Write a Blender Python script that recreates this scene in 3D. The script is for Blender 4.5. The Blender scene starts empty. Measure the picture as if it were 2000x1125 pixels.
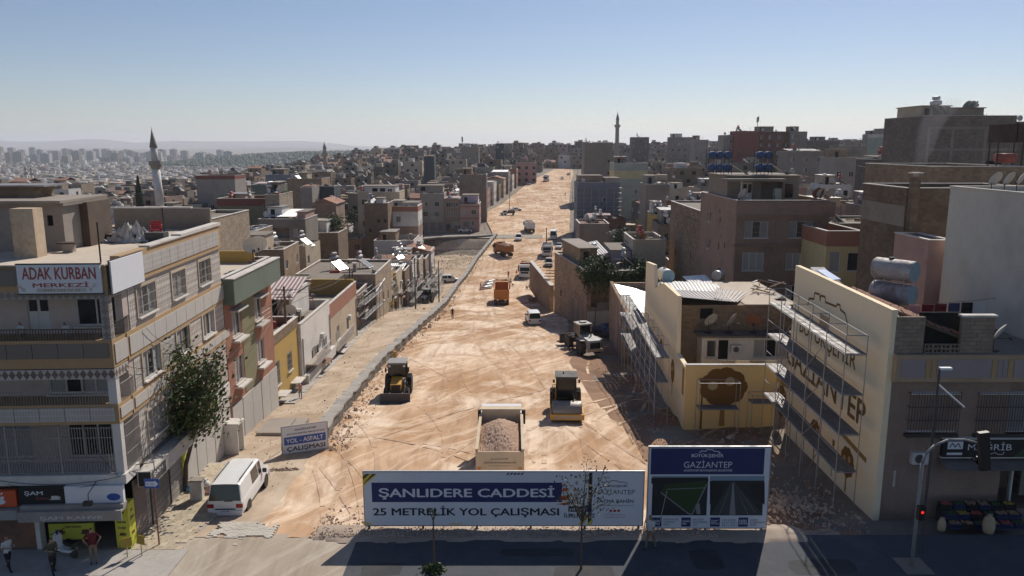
import bpy, bmesh, math, random
import numpy as np
from mathutils import Vector, Matrix
SC = bpy.context.scene
COL = SC.collection
rnd = random.Random(11)
# ------------------------------------------------------------------ camera, sky, sun, exposure
FPX, HOR, CAMH = 1500.0, 285.0, 18.0
PITCH = math.atan((562.5 - HOR) / FPX); CP, SP = math.cos(PITCH), math.sin(PITCH)
cam = bpy.data.cameras.new('camera'); cam_o = bpy.data.objects.new('camera', cam); COL.objects.link(cam_o)
cam.sensor_width = 36.0; cam.lens = FPX / 2000 * 36.0; cam.clip_start = 0.5; cam.clip_end = 60000
cam_o.location = (0, 0, CAMH); cam_o.rotation_euler = (math.pi / 2 - PITCH, 0, 0); SC.camera = cam_o
TOSUN = Vector((0.44, 1.0, 1.0)).normalized()
W = bpy.data.worlds.new('World'); SC.world = W; W.use_nodes = True
nt = W.node_tree; bg = nt.nodes['Background']
sky = nt.nodes.new('ShaderNodeTexSky'); sky.sky_type = 'NISHITA'; sky.sun_disc = False
sky.sun_elevation = math.asin(TOSUN.z); sky.sun_rotation = math.atan2(TOSUN.x, TOSUN.y)
sky.altitude = 850; sky.air_density = 1.0; sky.dust_density = .5; sky.ozone_density = 3.5
tint = nt.nodes.new('ShaderNodeMix'); tint.data_type = 'RGBA'; tint.blend_type = 'MULTIPLY'; tint.inputs[0].default_value = 1; tint.inputs[7].default_value = (1.07, .985, .995, 1); nt.links.new(sky.outputs[0], tint.inputs[6]); nt.links.new(tint.outputs[2], bg.inputs[0]); bg.inputs[1].default_value = 0.079
sl = bpy.data.lights.new('sun', 'SUN'); sl.energy = 4.6; sl.angle = math.radians(0.53); sl.color = (1.0, 0.93, 0.83)
so = bpy.data.objects.new('sun', sl); COL.objects.link(so); so.rotation_euler = TOSUN.to_track_quat('Z', 'Y').to_euler()
SC.view_settings.view_transform = 'Standard'; SC.view_settings.look = 'None'; SC.view_settings.gamma = 1
SC.view_settings.use_curve_mapping = False; SC.view_settings.exposure = 0.0
SC.render.engine = 'CYCLES'
cy = SC.cycles
cy.use_denoising = True; cy.max_bounces = 5; cy.diffuse_bounces = 3; cy.glossy_bounces = 2; cy.transmission_bounces = 2
cy.volume_bounces = 1; cy.transparent_max_bounces = 8; cy.use_adaptive_sampling = True; cy.adaptive_threshold = 0.02
cy.caustics_reflective = False; cy.caustics_refractive = False; cy.sample_clamp_indirect = 6

def at(px, py, Y):                                   # photograph pixel + distance -> world point
    u = (px - 1000) / FPX; v = (562.5 - py) / FPX; t = Y / (CP + v * SP)
    return Vector((u * t, Y, CAMH + t * (-SP + v * CP)))
def onwall(px, py, P, d):                            # ray against a vertical wall through P along d -> (along, z)
    u = (px - 1000) / FPX; v = (562.5 - py) / FPX
    rx, ry, rz = u, CP + v * SP, -SP + v * CP
    n = (d[1], -d[0]); t = (P[0] * n[0] + P[1] * n[1]) / (rx * n[0] + ry * n[1])
    return ((rx * t - P[0]) * d[0] + (ry * t - P[1]) * d[1], CAMH + rz * t)
# ------------------------------------------------------------------ mesh builder
class MB:
    def __init__(s): s.v = []; s.f = []; s.m = []
    def add(s, vs, fs, mi=0):
        b = len(s.v); s.v += [tuple(p) for p in vs]; s.f += [tuple(i + b for i in f) for f in fs]; s.m += [mi] * len(fs); return s
    def box(s, x0, x1, y0, y1, z0, z1, mi=0):
        return s.add([(x0,y0,z0),(x1,y0,z0),(x1,y1,z0),(x0,y1,z0),(x0,y0,z1),(x1,y0,z1),(x1,y1,z1),(x0,y1,z1)],
                     [(0,3,2,1),(4,5,6,7),(0,1,5,4),(1,2,6,5),(2,3,7,6),(3,0,4,7)], mi)
    def obox(s, c, sz, rot=(0,0,0), mi=0):
        from mathutils import Euler
        m = Euler(rot).to_matrix(); a, b, h = sz[0]/2, sz[1]/2, sz[2]/2; c = Vector(c)
        vs = [c + m @ Vector(p) for p in ((-a,-b,-h),(a,-b,-h),(a,b,-h),(-a,b,-h),(-a,-b,h),(a,-b,h),(a,b,h),(-a,b,h))]
        return s.add(vs, [(0,3,2,1),(4,5,6,7),(0,1,5,4),(1,2,6,5),(2,3,7,6),(3,0,4,7)], mi)
    def quad(s, a, b, c, d, mi=0): return s.add([a,b,c,d], [(0,1,2,3)], mi)
    def tube(s, p, q, r0, r1=None, n=8, mi=0, cap=True):
        p, q = Vector(p), Vector(q); r1 = r0 if r1 is None else r1; d = (q - p)
        if d.length < 1e-6: return s
        d.normalize(); a = d.orthogonal().normalized(); b = d.cross(a); vs = []
        for c, r in ((p, r0), (q, r1)):
            for i in range(n):
                t = 2 * math.pi * (i + .5) / n; vs.append(c + (a * math.cos(t) + b * math.sin(t)) * r)
        fs = [(i, (i+1) % n, n + (i+1) % n, n + i) for i in range(n)]
        if cap: fs += [tuple(range(n-1, -1, -1)), tuple(range(n, 2*n))]
        return s.add(vs, fs, mi)
    def path(s, pts, rs, n=6, mi=0):
        for i in range(len(pts) - 1):
            r0 = rs[i] if isinstance(rs, (list, tuple)) else rs; r1 = rs[i+1] if isinstance(rs, (list, tuple)) else rs
            s.tube(pts[i], pts[i+1], r0, r1, n, mi)
        return s
    def lathe(s, prof, n=16, c=(0,0,0), mi=0, axis='z'):
        vs = []
        for r, h in prof:
            for i in range(n):
                t = 2 * math.pi * i / n; x, y = r * math.cos(t), r * math.sin(t)
                p = (x, y, h) if axis == 'z' else ((h, x, y) if axis == 'x' else (x, h, y)); vs.append((p[0]+c[0], p[1]+c[1], p[2]+c[2]))
        fs = []
        for k in range(len(prof) - 1):
            for i in range(n):
                j = (i+1) % n; q = (k*n+i, k*n+j, (k+1)*n+j, (k+1)*n+i); fs.append(q if axis != 'y' else q[::-1])
        fs += [tuple(range(n-1, -1, -1)) if axis != 'y' else tuple(range(n)), tuple(range((len(prof)-1)*n, len(prof)*n)) if axis != 'y' else tuple(range(len(prof)*n-1, (len(prof)-1)*n-1, -1))]
        return s.add(vs, fs, mi)
    def prism(s, poly, a0, a1, plane='xz', mi=0):     # polygon extruded along the remaining axis
        n = len(poly); f = {'xz': lambda p, a: (p[0], a, p[1]), 'yz': lambda p, a: (a, p[0], p[1]), 'xy': lambda p, a: (p[0], p[1], a)}[plane]
        vs = [f(p, a0) for p in poly] + [f(p, a1) for p in poly]
        fs = [tuple(range(n)), tuple(range(2*n-1, n-1, -1))] + [(i, n+i, n+(i+1) % n, (i+1) % n) for i in range(n)]
        return s.add(vs, fs, mi)
    def mesh(s, name, mats, smooth=False, fixn=False):
        me = bpy.data.meshes.new(name); me.from_pydata(s.v, [], s.f)
        for m in (mats if isinstance(mats, (list, tuple)) else [mats]): me.materials.append(MAT(m))
        if any(s.m): me.polygons.foreach_set('material_index', s.m)
        if fixn:
            bm = bmesh.new(); bm.from_mesh(me); bmesh.ops.recalc_face_normals(bm, faces=bm.faces); bm.to_mesh(me); bm.free()
        if smooth: me.shade_smooth()
        me.update(); return me
    def build(s, name, mats, parent=None, smooth=False, loc=(0,0,0), rz=0, fixn=False):
        return inst(name, s.mesh(name, mats, smooth, fixn), parent, loc, rz)
def inst(name, me, parent=None, loc=(0,0,0), rz=0, scale=None, rot=None):
    o = bpy.data.objects.new(name, me); COL.objects.link(o); o.parent = parent; o.location = loc
    o.rotation_euler = rot or (0, 0, rz)
    if scale: o.scale = scale
    return o
LABELS = set()
def tag(o, label=None, cat=None, group=None, kind=None):
    if label: o['label'] = label
    if cat: o['category'] = cat
    if group: o['group'] = group
    if kind: o['kind'] = kind
    return o
def thing(name, label, cat, loc=(0,0,0), rz=0, group=None):
    o = bpy.data.objects.new(name, None); COL.objects.link(o); o.location = loc; o.rotation_euler = (0,0,rz); o['kind'] = 'thing'
    return tag(o, label, cat, group)
def copy_tree(o, parent=None):
    c = o.copy(); COL.objects.link(c); c.parent = parent
    for ch in o.children: copy_tree(ch, c)
    return c
ORD = 'zeroth first second third fourth fifth sixth seventh eighth ninth tenth eleventh twelfth thirteenth fourteenth fifteenth sixteenth seventeenth eighteenth nineteenth twentieth'.split()
ORD += ['twenty-' + w for w in ORD[1:10]] + ['thirtieth'] + ['thirty-' + w for w in ORD[1:10]]
# ------------------------------------------------------------------ materials
_M = {}
def MAT(m): return m if not isinstance(m, str) else _M[m]
def _new(name):
    m = bpy.data.materials.new(name); m.use_nodes = True; _M[name] = m; n = m.node_tree; return m, n, n.nodes['Principled BSDF'], n.nodes.new, n.links.new
def _math(nt, op, a, b=None, c=None):
    n = nt.nodes.new('ShaderNodeMath'); n.operation = op
    for i, x in enumerate((a, b, c)):
        if x is None: continue
        if isinstance(x, (int, float)): n.inputs[i].default_value = x
        else: nt.links.new(x, n.inputs[i])
    return n.outputs[0]
def _mix(nt, f, a, b, mode='MIX'):
    n = nt.nodes.new('ShaderNodeMix'); n.data_type = 'RGBA'; n.blend_type = mode
    for i, x in ((0, f), (6, a), (7, b)):
        if isinstance(x, (int, float)): n.inputs[i].default_value = x
        elif isinstance(x, (tuple, list)): n.inputs[i].default_value = (*x[:3], 1)
        else: nt.links.new(x, n.inputs[i])
    return n.outputs[2]
def _noise(nt, vec, scale, detail=5, rough=.6, dist=0):
    n = nt.nodes.new('ShaderNodeTexNoise'); n.inputs['Scale'].default_value = scale; n.inputs['Detail'].default_value = detail
    n.inputs['Roughness'].default_value = rough; n.inputs['Distortion'].default_value = dist
    if vec is not None: nt.links.new(vec, n.inputs['Vector'])
    return n.outputs[0]
def _ramp(nt, f, a, b, lo=0., hi=1.):
    n = nt.nodes.new('ShaderNodeMapRange'); n.inputs[1].default_value = a; n.inputs[2].default_value = b; n.inputs[3].default_value = lo; n.inputs[4].default_value = hi
    nt.links.new(f, n.inputs[0]); return n.outputs[0]
def _scale(nt, vec, s):
    n = nt.nodes.new('ShaderNodeVectorMath'); n.operation = 'MULTIPLY'; nt.links.new(vec, n.inputs[0]); n.inputs[1].default_value = s; return n.outputs[0]
def _bump(nt, h, strength, dist=.02):
    n = nt.nodes.new('ShaderNodeBump'); n.inputs['Strength'].default_value = strength; n.inputs['Distance'].default_value = dist
    nt.links.new(h, n.inputs['Height']); return n.outputs[0]
def _vecs(nt, random_shift=True):
    tc = nt.nodes.new('ShaderNodeTexCoord'); v = tc.outputs['Object']; oi = nt.nodes.new('ShaderNodeObjectInfo')
    if random_shift:
        k = _math(nt, 'MULTIPLY', oi.outputs['Random'], 60.); n = nt.nodes.new('ShaderNodeVectorMath'); n.operation = 'ADD'; nt.links.new(v, n.inputs[0]); nt.links.new(k, n.inputs[1]); return v, n.outputs[0], oi.outputs['Random']
    return v, v, oi.outputs['Random']
def M(name, col, rough=.85, var=.18, scale=1.5, bump=.25, stain=None, stain_amt=.5, stain_scale=.35, streak=.0, metal=0., spec=.3, rv=.0):
    m, nt, b, new, link = _new(name); ov, v, r = _vecs(nt)
    n1 = _noise(nt, v, scale * 4, 6, .65); n2 = _noise(nt, v, scale * .5, 4, .6)
    f = _ramp(nt, _math(nt, 'ADD', _math(nt, 'MULTIPLY', n1, .5), _math(nt, 'MULTIPLY', n2, .5)), .3, .7)
    c = _mix(nt, f, [x * (1 - var) for x in col], [min(1, x * (1 + var)) for x in col])
    if stain:
        sf = _ramp(nt, _noise(nt, v, stain_scale, 6, .7), .48, .68, 0, stain_amt)
        if streak: sf = _math(nt, 'MAXIMUM', sf, _ramp(nt, _noise(nt, _scale(nt, v, (2.2, 2.2, .3)), 1., 6, .75), .54, .8, 0, streak * .8))
        c = _mix(nt, sf, c, stain)
    if rv:
        c = _mix(nt, 1., c, _mix(nt, r, (1 - rv,) * 3, (1 + rv,) * 3), 'MULTIPLY')
    link(c, b.inputs['Base Color']); b.inputs['Roughness'].default_value = rough; b.inputs['Metallic'].default_value = metal
    b.inputs['Specular IOR Level'].default_value = spec
    if bump: link(_bump(nt, n1, bump, .03), b.inputs['Normal'])
    return m
def Mblock(name, col, mortar, bw=.4, bh=.2, var=.25, bump=.5, stain=None, dark=.55, ms=.012):
    m, nt, b, new, link = _new(name); ov, v, r = _vecs(nt)
    sx = new('ShaderNodeSeparateXYZ'); link(ov, sx.inputs[0]); cx = new('ShaderNodeCombineXYZ')
    link(_math(nt, 'ADD', sx.outputs[0], sx.outputs[1]), cx.inputs[0]); link(sx.outputs[2], cx.inputs[1])
    bt = new('ShaderNodeTexBrick'); link(cx.outputs[0], bt.inputs['Vector']); bt.inputs['Scale'].default_value = 1
    bt.inputs['Brick Width'].default_value = bw; bt.inputs['Row Height'].default_value = bh; bt.inputs['Mortar Size'].default_value = ms
    bt.inputs['Color1'].default_value = (*[x * (1 - var) for x in col], 1); bt.inputs['Color2'].default_value = (*[x * (1 + var) for x in col], 1); bt.inputs['Mortar'].default_value = (*mortar, 1)
    n1 = _noise(nt, v, 6, 6, .7); n2 = _noise(nt, v, .5, 5, .65)
    c = _mix(nt, _ramp(nt, n1, .35, .7, 0, .5), bt.outputs['Color'], [x * .7 for x in col])
    c = _mix(nt, _ramp(nt, n2, .42, .68, 0, .6), c, stain or [x * dark for x in col])
    c = _mix(nt, 1., c, _mix(nt, r, (.82,) * 3, (1.15,) * 3), 'MULTIPLY')
    link(c, b.inputs['Base Color']); b.inputs['Roughness'].default_value = .92; b.inputs['Specular IOR Level'].default_value = .2
    h = _math(nt, 'ADD', _math(nt, 'MULTIPLY', bt.outputs['Fac'], -1.), _math(nt, 'MULTIPLY', n1, .6)); link(_bump(nt, h, bump, .02), b.inputs['Normal'])
    return m
def Mplain(name, col, rough=.5, metal=0., spec=.5, emit=None, coat=0., dirt=0., dirtcol=(.22,.17,.12)):
    m, nt, b, new, link = _new(name); b.inputs['Roughness'].default_value = rough; b.inputs['Metallic'].default_value = metal; b.inputs['Specular IOR Level'].default_value = spec
    b.inputs['Coat Weight'].default_value = coat; b.inputs['Base Color'].default_value = (*col, 1)
    if dirt:
        ov, v, r = _vecs(nt); f = _ramp(nt, _noise(nt, v, 1.4, 7, .72), .38, .75, 0, dirt)
        link(_mix(nt, f, col, dirtcol), b.inputs['Base Color']); link(_ramp(nt, f, 0, dirt or 1, rough, min(1, rough + .4)), b.inputs['Roughness'])
    if emit: b.inputs['Emission Color'].default_value = (*col, 1); b.inputs['Emission Strength'].default_value = emit
    return m
# walls
DK = (.10, .085, .07)
Mblock('block_tan', (.33,.235,.155), (.27,.21,.155)); Mblock('block_grey', (.245,.2,.16), (.2,.165,.135)); Mblock('block_pale', (.42,.335,.25), (.33,.27,.21))
Mblock('brick_red', (.22,.09,.06), (.24,.19,.15), .25, .1); Mblock('stone_tan', (.34,.24,.165), (.25,.19,.14), .5, .26, .35, .8)
Mblock('stone_wall', (.27,.245,.215), (.15,.135,.12), .45, .3, .45, 1.0, None, .5, .03)
M('concrete', (.265,.225,.185), .9, .2, 1.2, .3, (.12,.11,.1), .6, .3, .5, rv=.15)
M('concrete_pale', (.35,.3,.255), .9, .15, 1.2, .3, (.2,.18,.16), .5, .3, .4, rv=.12)
M('plaster_brown', (.31,.22,.17), .92, .12, 1.0, .2, (.13,.1,.085), .55, .4, .5, rv=.1)
M('plaster_cream', (.52,.425,.31), .9, .1, 1.0, .15, (.25,.19,.14), .4, .35, .4, rv=.1)
M('plaster_white', (.66,.625,.58), .88, .08, 1.0, .15, (.3,.27,.24), .4, .35, .45, rv=.08)
M('plaster_grey', (.32,.28,.245), .9, .1, 1.0, .15, (.18,.165,.15), .5, .35, .5, rv=.12)
M('plaster_pink', (.42,.27,.235), .9, .1, 1.0, .15, (.22,.15,.13), .4, .35, .4)
M('plaster_lilac', (.47,.4,.46), .9, .08, 1.0, .15, (.25,.21,.22), .4, .35, .4)
M('plaster_terra', (.35,.17,.115), .9, .1, 1.0, .15, (.2,.1,.07), .4, .35, .4)
M('plaster_red', (.24,.09,.07), .9, .1, 1.0, .15, (.15,.07,.05), .4, .35, .4)
M('plaster_ochre', (.5,.33,.1), .9, .12, 1.0, .2, (.3,.22,.14), .5, .5, .5)
M('plaster_yellow', (.56,.47,.26), .9, .08, 1.0, .15, (.28,.22,.13), .35, .35, .4)
M('plaster_olive', (.24,.22,.13), .9, .08, 1.0, .15, (.13,.12,.08), .4, .35, .4)
M('plaster_green', (.16,.19,.15), .9, .08, 1.0, .15, (.1,.11,.09), .4, .35, .4)
M('plaster_palegreen', (.36,.38,.32), .9, .08, 1.0, .15, (.2,.2,.17), .4, .35, .4)
M('plaster_blue', (.2,.215,.245), .9, .08, 1.0, .15, (.12,.13,.15), .4, .35, .4)
M('plaster_dark', (.075,.08,.09), .9, .1, 1.0, .15, (.05,.05,.05), .4, .35, .4)
M('roof_dust', (.24,.205,.17), .95, .2, .8, .3, (.2,.17,.14), .7, .22)
M('roof_screed', (.55,.47,.38), .93, .1, .7, .15, (.33,.27,.21), .45, .25)
M('roof_dark', (.12,.105,.095), .95, .3, .8, .3, (.3,.25,.2), .5, .3)
M('tile_red', (.34,.185,.13), .9, .25, 2, .3, (.17,.1,.075), .6, .6)
M('sheet_white', (.62,.61,.6), .45, .1, 1, .05, (.3,.22,.16), .5, .5, metal=.3); M('sheet_grey', (.32,.3,.29), .5, .2, 1, .1, (.16,.12,.1), .7, .5, metal=.3)
M('sheet_mauve', (.36,.255,.25), .55, .1, 1, .05, (.22,.15,.14), .5, .4); M('sheet_rust', (.23,.12,.075), .8, .3, 1, .2, (.1,.07,.06), .7, .6)
M('coping', (.62,.58,.53), .9, .1, 1.5, .2, (.3,.26,.22), .5, .7)
# plain
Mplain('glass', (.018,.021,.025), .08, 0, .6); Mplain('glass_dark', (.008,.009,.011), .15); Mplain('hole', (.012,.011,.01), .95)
Mplain('curtain', (.33,.32,.31), .9); Mplain('frame_white', (.6,.59,.57), .5, dirt=.3); Mplain('frame_brown', (.12,.07,.04), .6)
Mplain('iron', (.05,.047,.045), .6, .4, dirt=.3); Mplain('iron_pale', (.34,.32,.3), .55, .2, dirt=.4); Mplain('galv', (.42,.42,.43), .42, .75, dirt=.35)
Mplain('galv_deck', (.2,.2,.205), .55, .4, dirt=.6); Mplain('white_paint', (.74,.74,.73), .35, 0, .5, None, .3, .12); Mplain('rubber', (.018,.018,.018), .9, dirt=.6)
Mplain('cream_paint', (.60,.47,.31), .5, dirt=.35); Mplain('black', (.013,.013,.014), .5); Mplain('black_shiny', (.012,.012,.014), .2, 0, .6)
Mplain('orange_paint', (.62,.22,.03), .5, dirt=.45); Mplain('orange_dull', (.42,.16,.04), .6, dirt=.6); Mplain('yellow_paint', (.66,.33,.03), .45, dirt=.35)
Mplain('grey_paint', (.28,.28,.28), .5, dirt=.4); Mplain('steel_drum', (.3,.28,.26), .5, .5, dirt=.5); Mplain('dark_grey', (.06,.06,.062), .6, dirt=.35)
Mplain('navy', (.02,.028,.125), .55); Mplain('sign_white', (.72,.73,.76), .6, dirt=.06); Mplain('ink', (.018,.02,.035), .6); Mplain('sign_yellow', (.66,.5,.06), .6)
Mplain('red', (.5,.03,.03), .5); Mplain('red_dull', (.36,.07,.05), .7, dirt=.4); Mplain('blue', (.03,.16,.48), .5); Mplain('sign_blue', (.03,.09,.36), .45); Mplain('cone', (.6,.1,.03), .5)
Mplain('tank_white', (.64,.64,.63), .3, .3, dirt=.35); Mplain('tank_red', (.42,.1,.07), .5, dirt=.3); Mplain('tank_orange', (.62,.2,.05), .5, dirt=.3, dirtcol=(.28,.1,.05)); Mplain('tank_blue', (.03,.075,.19), .45, dirt=.25)
Mplain('tank_rusty', (.5,.5,.5), .55, .2, dirt=.9, dirtcol=(.2,.09,.05)); Mplain('tank_face', (.3,.47,.55), .5, dirt=.3); Mplain('solar', (.02,.025,.04), .28, 0, .8); Mplain('solar_rim', (.6,.6,.6), .35, .6); Mplain('dish', (.55,.54,.52), .5, dirt=.35); Mplain('dish_rust', (.25,.1,.06), .7, dirt=.4)
Mplain('skin', (.36,.2,.13), .6); Mplain('hair', (.012,.009,.007), .6); Mplain('cloth_black', (.015,.015,.018), .9); Mplain('cloth_maroon', (.12,.012,.018), .9); Mplain('cloth_khaki', (.2,.15,.1), .9)
Mplain('cloth_white', (.6,.6,.6), .9); Mplain('cloth_yellow', (.55,.38,.03), .9); Mplain('cloth_olive', (.06,.065,.045), .9); Mplain('cloth_grey', (.2,.19,.19), .9); Mplain('cloth_pink', (.5,.28,.26), .9)
Mplain('cloth_red', (.45,.02,.03), .9); Mplain('tarp', (.5,.49,.48), .8, dirt=.5); Mplain('vest', (.55,.14,.03), .8); Mplain('lamp_red', (1,.03,.02), .5, emit=1.1); Mplain('lamp_tail', (.3,.01,.01), .25)
Mplain('awning', (.33,.31,.29), .8, dirt=.6); Mplain('shutter', (.23,.19,.165), .65, .1, dirt=.4); Mplain('wood', (.26,.17,.1), .8, dirt=.4); Mplain('wood_dark', (.09,.06,.045), .85, dirt=.4)
Mplain('poster_yellow', (.55,.55,.06), .6); Mplain('poster_brown', (.12,.05,.03), .6); Mplain('mural_brown', (.2,.095,.018), .85); Mplain('mural_ochre', (.36,.2,.045), .85); Mplain('mural_pale', (.5,.39,.2), .85)
Mplain('light_face', (.75,.74,.72), .5); Mplain('leaf_red', (.2,.06,.03), .7); Mplain('crate_blue', (.02,.03,.09), .6); Mplain('crate_black', (.015,.015,.015), .6); Mplain('fruit_orange', (.3,.1,.025), .5); Mplain('fruit_brown', (.3,.18,.1), .6); Mplain('fruit_yellow', (.34,.24,.03), .5); Mplain('fruit_green', (.04,.075,.025), .6); Mplain('sack', (.5,.38,.25), .9, dirt=.3)
Mplain('band_orange', (.44,.29,.15), .8, dirt=.3); Mplain('panel_grey', (.2,.17,.145), .8, dirt=.3); Mplain('panel_side', (.5,.47,.43), .7, dirt=.2); Mplain('mauve_panel', (.33,.28,.28), .8, dirt=.25)
Mplain('wire', (.012,.012,.012), .7); Mplain('plastic_bag', (.1,.35,.6), .4); Mplain('chair_red', (.5,.02,.03), .4)
# ------------------------------------------------------------------ lettering
_TX = {}; _BOLD = {}
def _texts(items):
    obs = []
    for key, body, bold in items:
        c = bpy.data.curves.new('lettering', 'FONT'); c.body = body; c.size = 1; c.offset = min(bold, 0); _BOLD[key] = bold; c.resolution_u = 3; o = bpy.data.objects.new('lettering', c); COL.objects.link(o); obs.append((key, o, c))
    bpy.context.view_layer.update(); dg = bpy.context.evaluated_depsgraph_get()
    for key, o, c in obs: _TX[key] = bpy.data.meshes.new_from_object(o.evaluated_get(dg))
    for key, o, c in obs: bpy.data.objects.remove(o); bpy.data.curves.remove(c)
def letters(key, parent, x0, x1, z0, z1, mat, y=0, side=False, name='lettering', skew=0):   # lettering filling the box on a wall facing -Y (or +X when side)
    me = _TX[key].copy(); co = np.empty(len(me.vertices)*3); me.vertices.foreach_get('co', co); co = co.reshape(-1, 3); a, b = co.min(0), co.max(0)
    bd = _BOLD.get(key, 0)
    if bd > .004:                                    # heavier weight: shifted copies, each a hair in front of the last
        n0 = len(me.vertices); F_ = [tuple(p.vertices) for p in me.polygons]; me = bpy.data.meshes.new('lettering'); sh = ((0,0),(bd,0),(-bd,0),(0,bd*.7),(0,-bd*.7)); lift = np.repeat(np.arange(5) * .0007, n0)
        co = np.concatenate([co + np.array([dx, dy, 0]) * 1.6 for dx, dy in sh]); me.from_pydata(co.tolist(), [], [tuple(i + k*n0 for i in f_) for k in range(5) for f_ in F_]); a, b = co.min(0), co.max(0)
    else: lift = 0
    u = x0 + (co[:,0]-a[0]) / (b[0]-a[0]) * (x1-x0); v = z0 + (co[:,1]-a[1]) / (b[1]-a[1]) * (z1-z0); u = u + skew * (v - z0)
    k = np.full_like(u, y) + (lift if side else -lift); co = np.stack([k, u, v] if side else [u, k, v], -1); me.vertices.foreach_set('co', co.ravel()); me.materials.clear(); me.materials.append(MAT(mat)); me.update()
    return inst(name, me, parent)
def stencil(parent, polys, mat, y, name='print', side=False):       # flat printed shapes on a board
    m = MB()
    for p in polys: m.add([(y, a, b) if side else (a, y, b) for a, b in p], [tuple(range(len(p)))])
    return m.build(name, mat, parent)
_texts([('sanli','ŞANLIDERE CADDESİ',.016),('metre','25 METRELİK YOL ÇALIŞMASI',.016),('hizmet','HİZMET',.02),('ileri','İLERLİYORUZ',.014),('buyuk','BÜYÜKŞEHİR',.008),('gazi','GAZİANTEP',-.004),('gazib','GAZİANTEP',.014),
 ('fatma','FATMA ŞAHİN',.012),('baskan','GAZİANTEP BÜYÜKŞEHİR BELEDİYE BAŞKANI',0),('url1','www.gaziantep.bel.tr',0),('url2','www.gaziantep.com.tr',0),('beled','GAZİANTEP BÜYÜKŞEHİR BELEDİYESİ',.01),
 ('adak','ADAK KURBAN',.016),('merkez','MERKEZİ',.016),('sam','ŞAM',.01),('kahve','Kahve',0),('samkahve','ŞAM KAHVE',.015),('gtp','GAZİANTEP',.02),('bbeled','BÜYÜKŞEHİR BELEDİYESİ',.02),('yol','YOL - ASFALT',.016),('calis','ÇALIŞMASI',.016),
 ('tekyon','TEK YÖN',.0),('magrib','MAĞRİB',0),('ithal','İTHAL SİYAH',.02),('fen','FEN İŞLERİ DAİRESİ BAŞKANLIĞI',0),('f04','F-04',.01),('isin','İŞİN\nADI',.02),('yuklenici','YÜKLENİCİ\nFİRMA',.02),('sozlesme','İŞİN BEDELİ\nBAŞLAMA\nBİTİŞ TARİHİ',.02),('kontrol','KONTROL',.02),
 ('p1','ŞANLIDERE TAŞ DUVAR\nVE YAĞMUR SUYU\nYAPIM İŞİ',0),('p2','BANGU TAŞ YAPI\nİNŞAAT MÜHENDİSLİK\nLTD ŞTİ',0),('p3','150 GÜN\n03.07.2023\n30.11.2023',0),('p4','GAZİANTEP\nBÜYÜKŞEHİR BELEDİYESİ\nFEN İŞLERİ',0),('plate','27 AE 1304',.02),('phone','0342 232 17 24',0),('turk','Türk\nKahvesi',.02),('dogal','Doğal',.02),('cig','Çiğköfte',.02),('emlak','EMLAK',.02),('sam3','ŞAM KAHVE',.02)])
# ------------------------------------------------------------------ human figures: one continuous skinned body per pose
_PP = {}
def _poses(defs):
    obs = []
    for key, (arms, legs, lean) in defs.items():
        V = []; Ed = []; Ra = []
        def add(p, r, par=None):
            V.append(p); Ra.append(r); 
            if par is not None: Ed.append((par, len(V)-1))
            return len(V)-1
        ly = lambda z: -lean * max(0, z - .95)
        pel = add((0,0,.95), .13); sp_ = add((0,ly(1.15),1.15), .125, pel); ch = add((0,ly(1.36),1.36), .15, sp_); nk = add((0,ly(1.5),1.5), .055, ch); hb = add((0,ly(1.57)-.01,1.57), .075, nk); hm = add((0,ly(1.65)-.02,1.65), .095, hb); ht = add((0,ly(1.72)-.01,1.73), .07, hm); add((0,ly(1.63)-.115,1.63), .018, hm)
        for s in (-1, 1):
            k, an, toe = legs[(s+1)//2]; h = add((s*.09,0,.88), .1, pel); kn = add((s*.1,k[0],k[1]), .065, h); a_ = add((s*.1,an[0],an[1]), .042, kn); add((s*.115,toe[0],toe[1]), .035, a_)
            e, w = arms[(s+1)//2]; sh = add((s*.17,ly(1.42),1.42), .07, ch); el = add((s*e[0],e[1],e[2]), .045, sh); wr = add((s*w[0],w[1],w[2]), .03, el)
            d = Vector((s*w[0]-s*e[0], w[1]-e[1], w[2]-e[2])).normalized(); pm = Vector((s*w[0],w[1],w[2])) + d*.07; pi = add(tuple(pm), .033, wr); a2 = d.orthogonal().normalized()
            for q, L in ((-.03,.075),(-.01,.09),(.012,.085),(.032,.07)): f1 = add(tuple(pm+a2*q+d*.03), .011, pi); add(tuple(pm+a2*q*1.2+d*(.03+L)+Vector((0,-.02,0))), .009, f1)
            t1 = add(tuple(pm-a2*.045-d*.02), .012, pi); add(tuple(pm-a2*.065+d*.03), .01, t1)
        me = bpy.data.meshes.new('body'); me.from_pydata(V, Ed, []); o = bpy.data.objects.new('body', me); COL.objects.link(o)
        m = o.modifiers.new('s', 'SKIN'); lay = me.skin_vertices[0].data
        for i, r in enumerate(Ra): lay[i].radius = (r, r * (.75 if i in (1, 2) else 1)); lay[i].use_root = (i == 0)
        sub = o.modifiers.new('u', 'SUBSURF'); sub.levels = sub.render_levels = 1; obs.append((key, o, me))
    bpy.context.view_layer.update(); dg = bpy.context.evaluated_depsgraph_get()
    for key, o, me in obs:
        b = bpy.data.meshes.new_from_object(o.evaluated_get(dg)); b.shade_smooth(); _PP[key] = b
    for key, o, me in obs: bpy.data.objects.remove(o); bpy.data.meshes.remove(me)
st_ = [((.02,.5),(.03,.09),(-.15,.035))]*2; hang = [((.25,.03,1.14),(.26,-.06,.9))]*2
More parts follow.
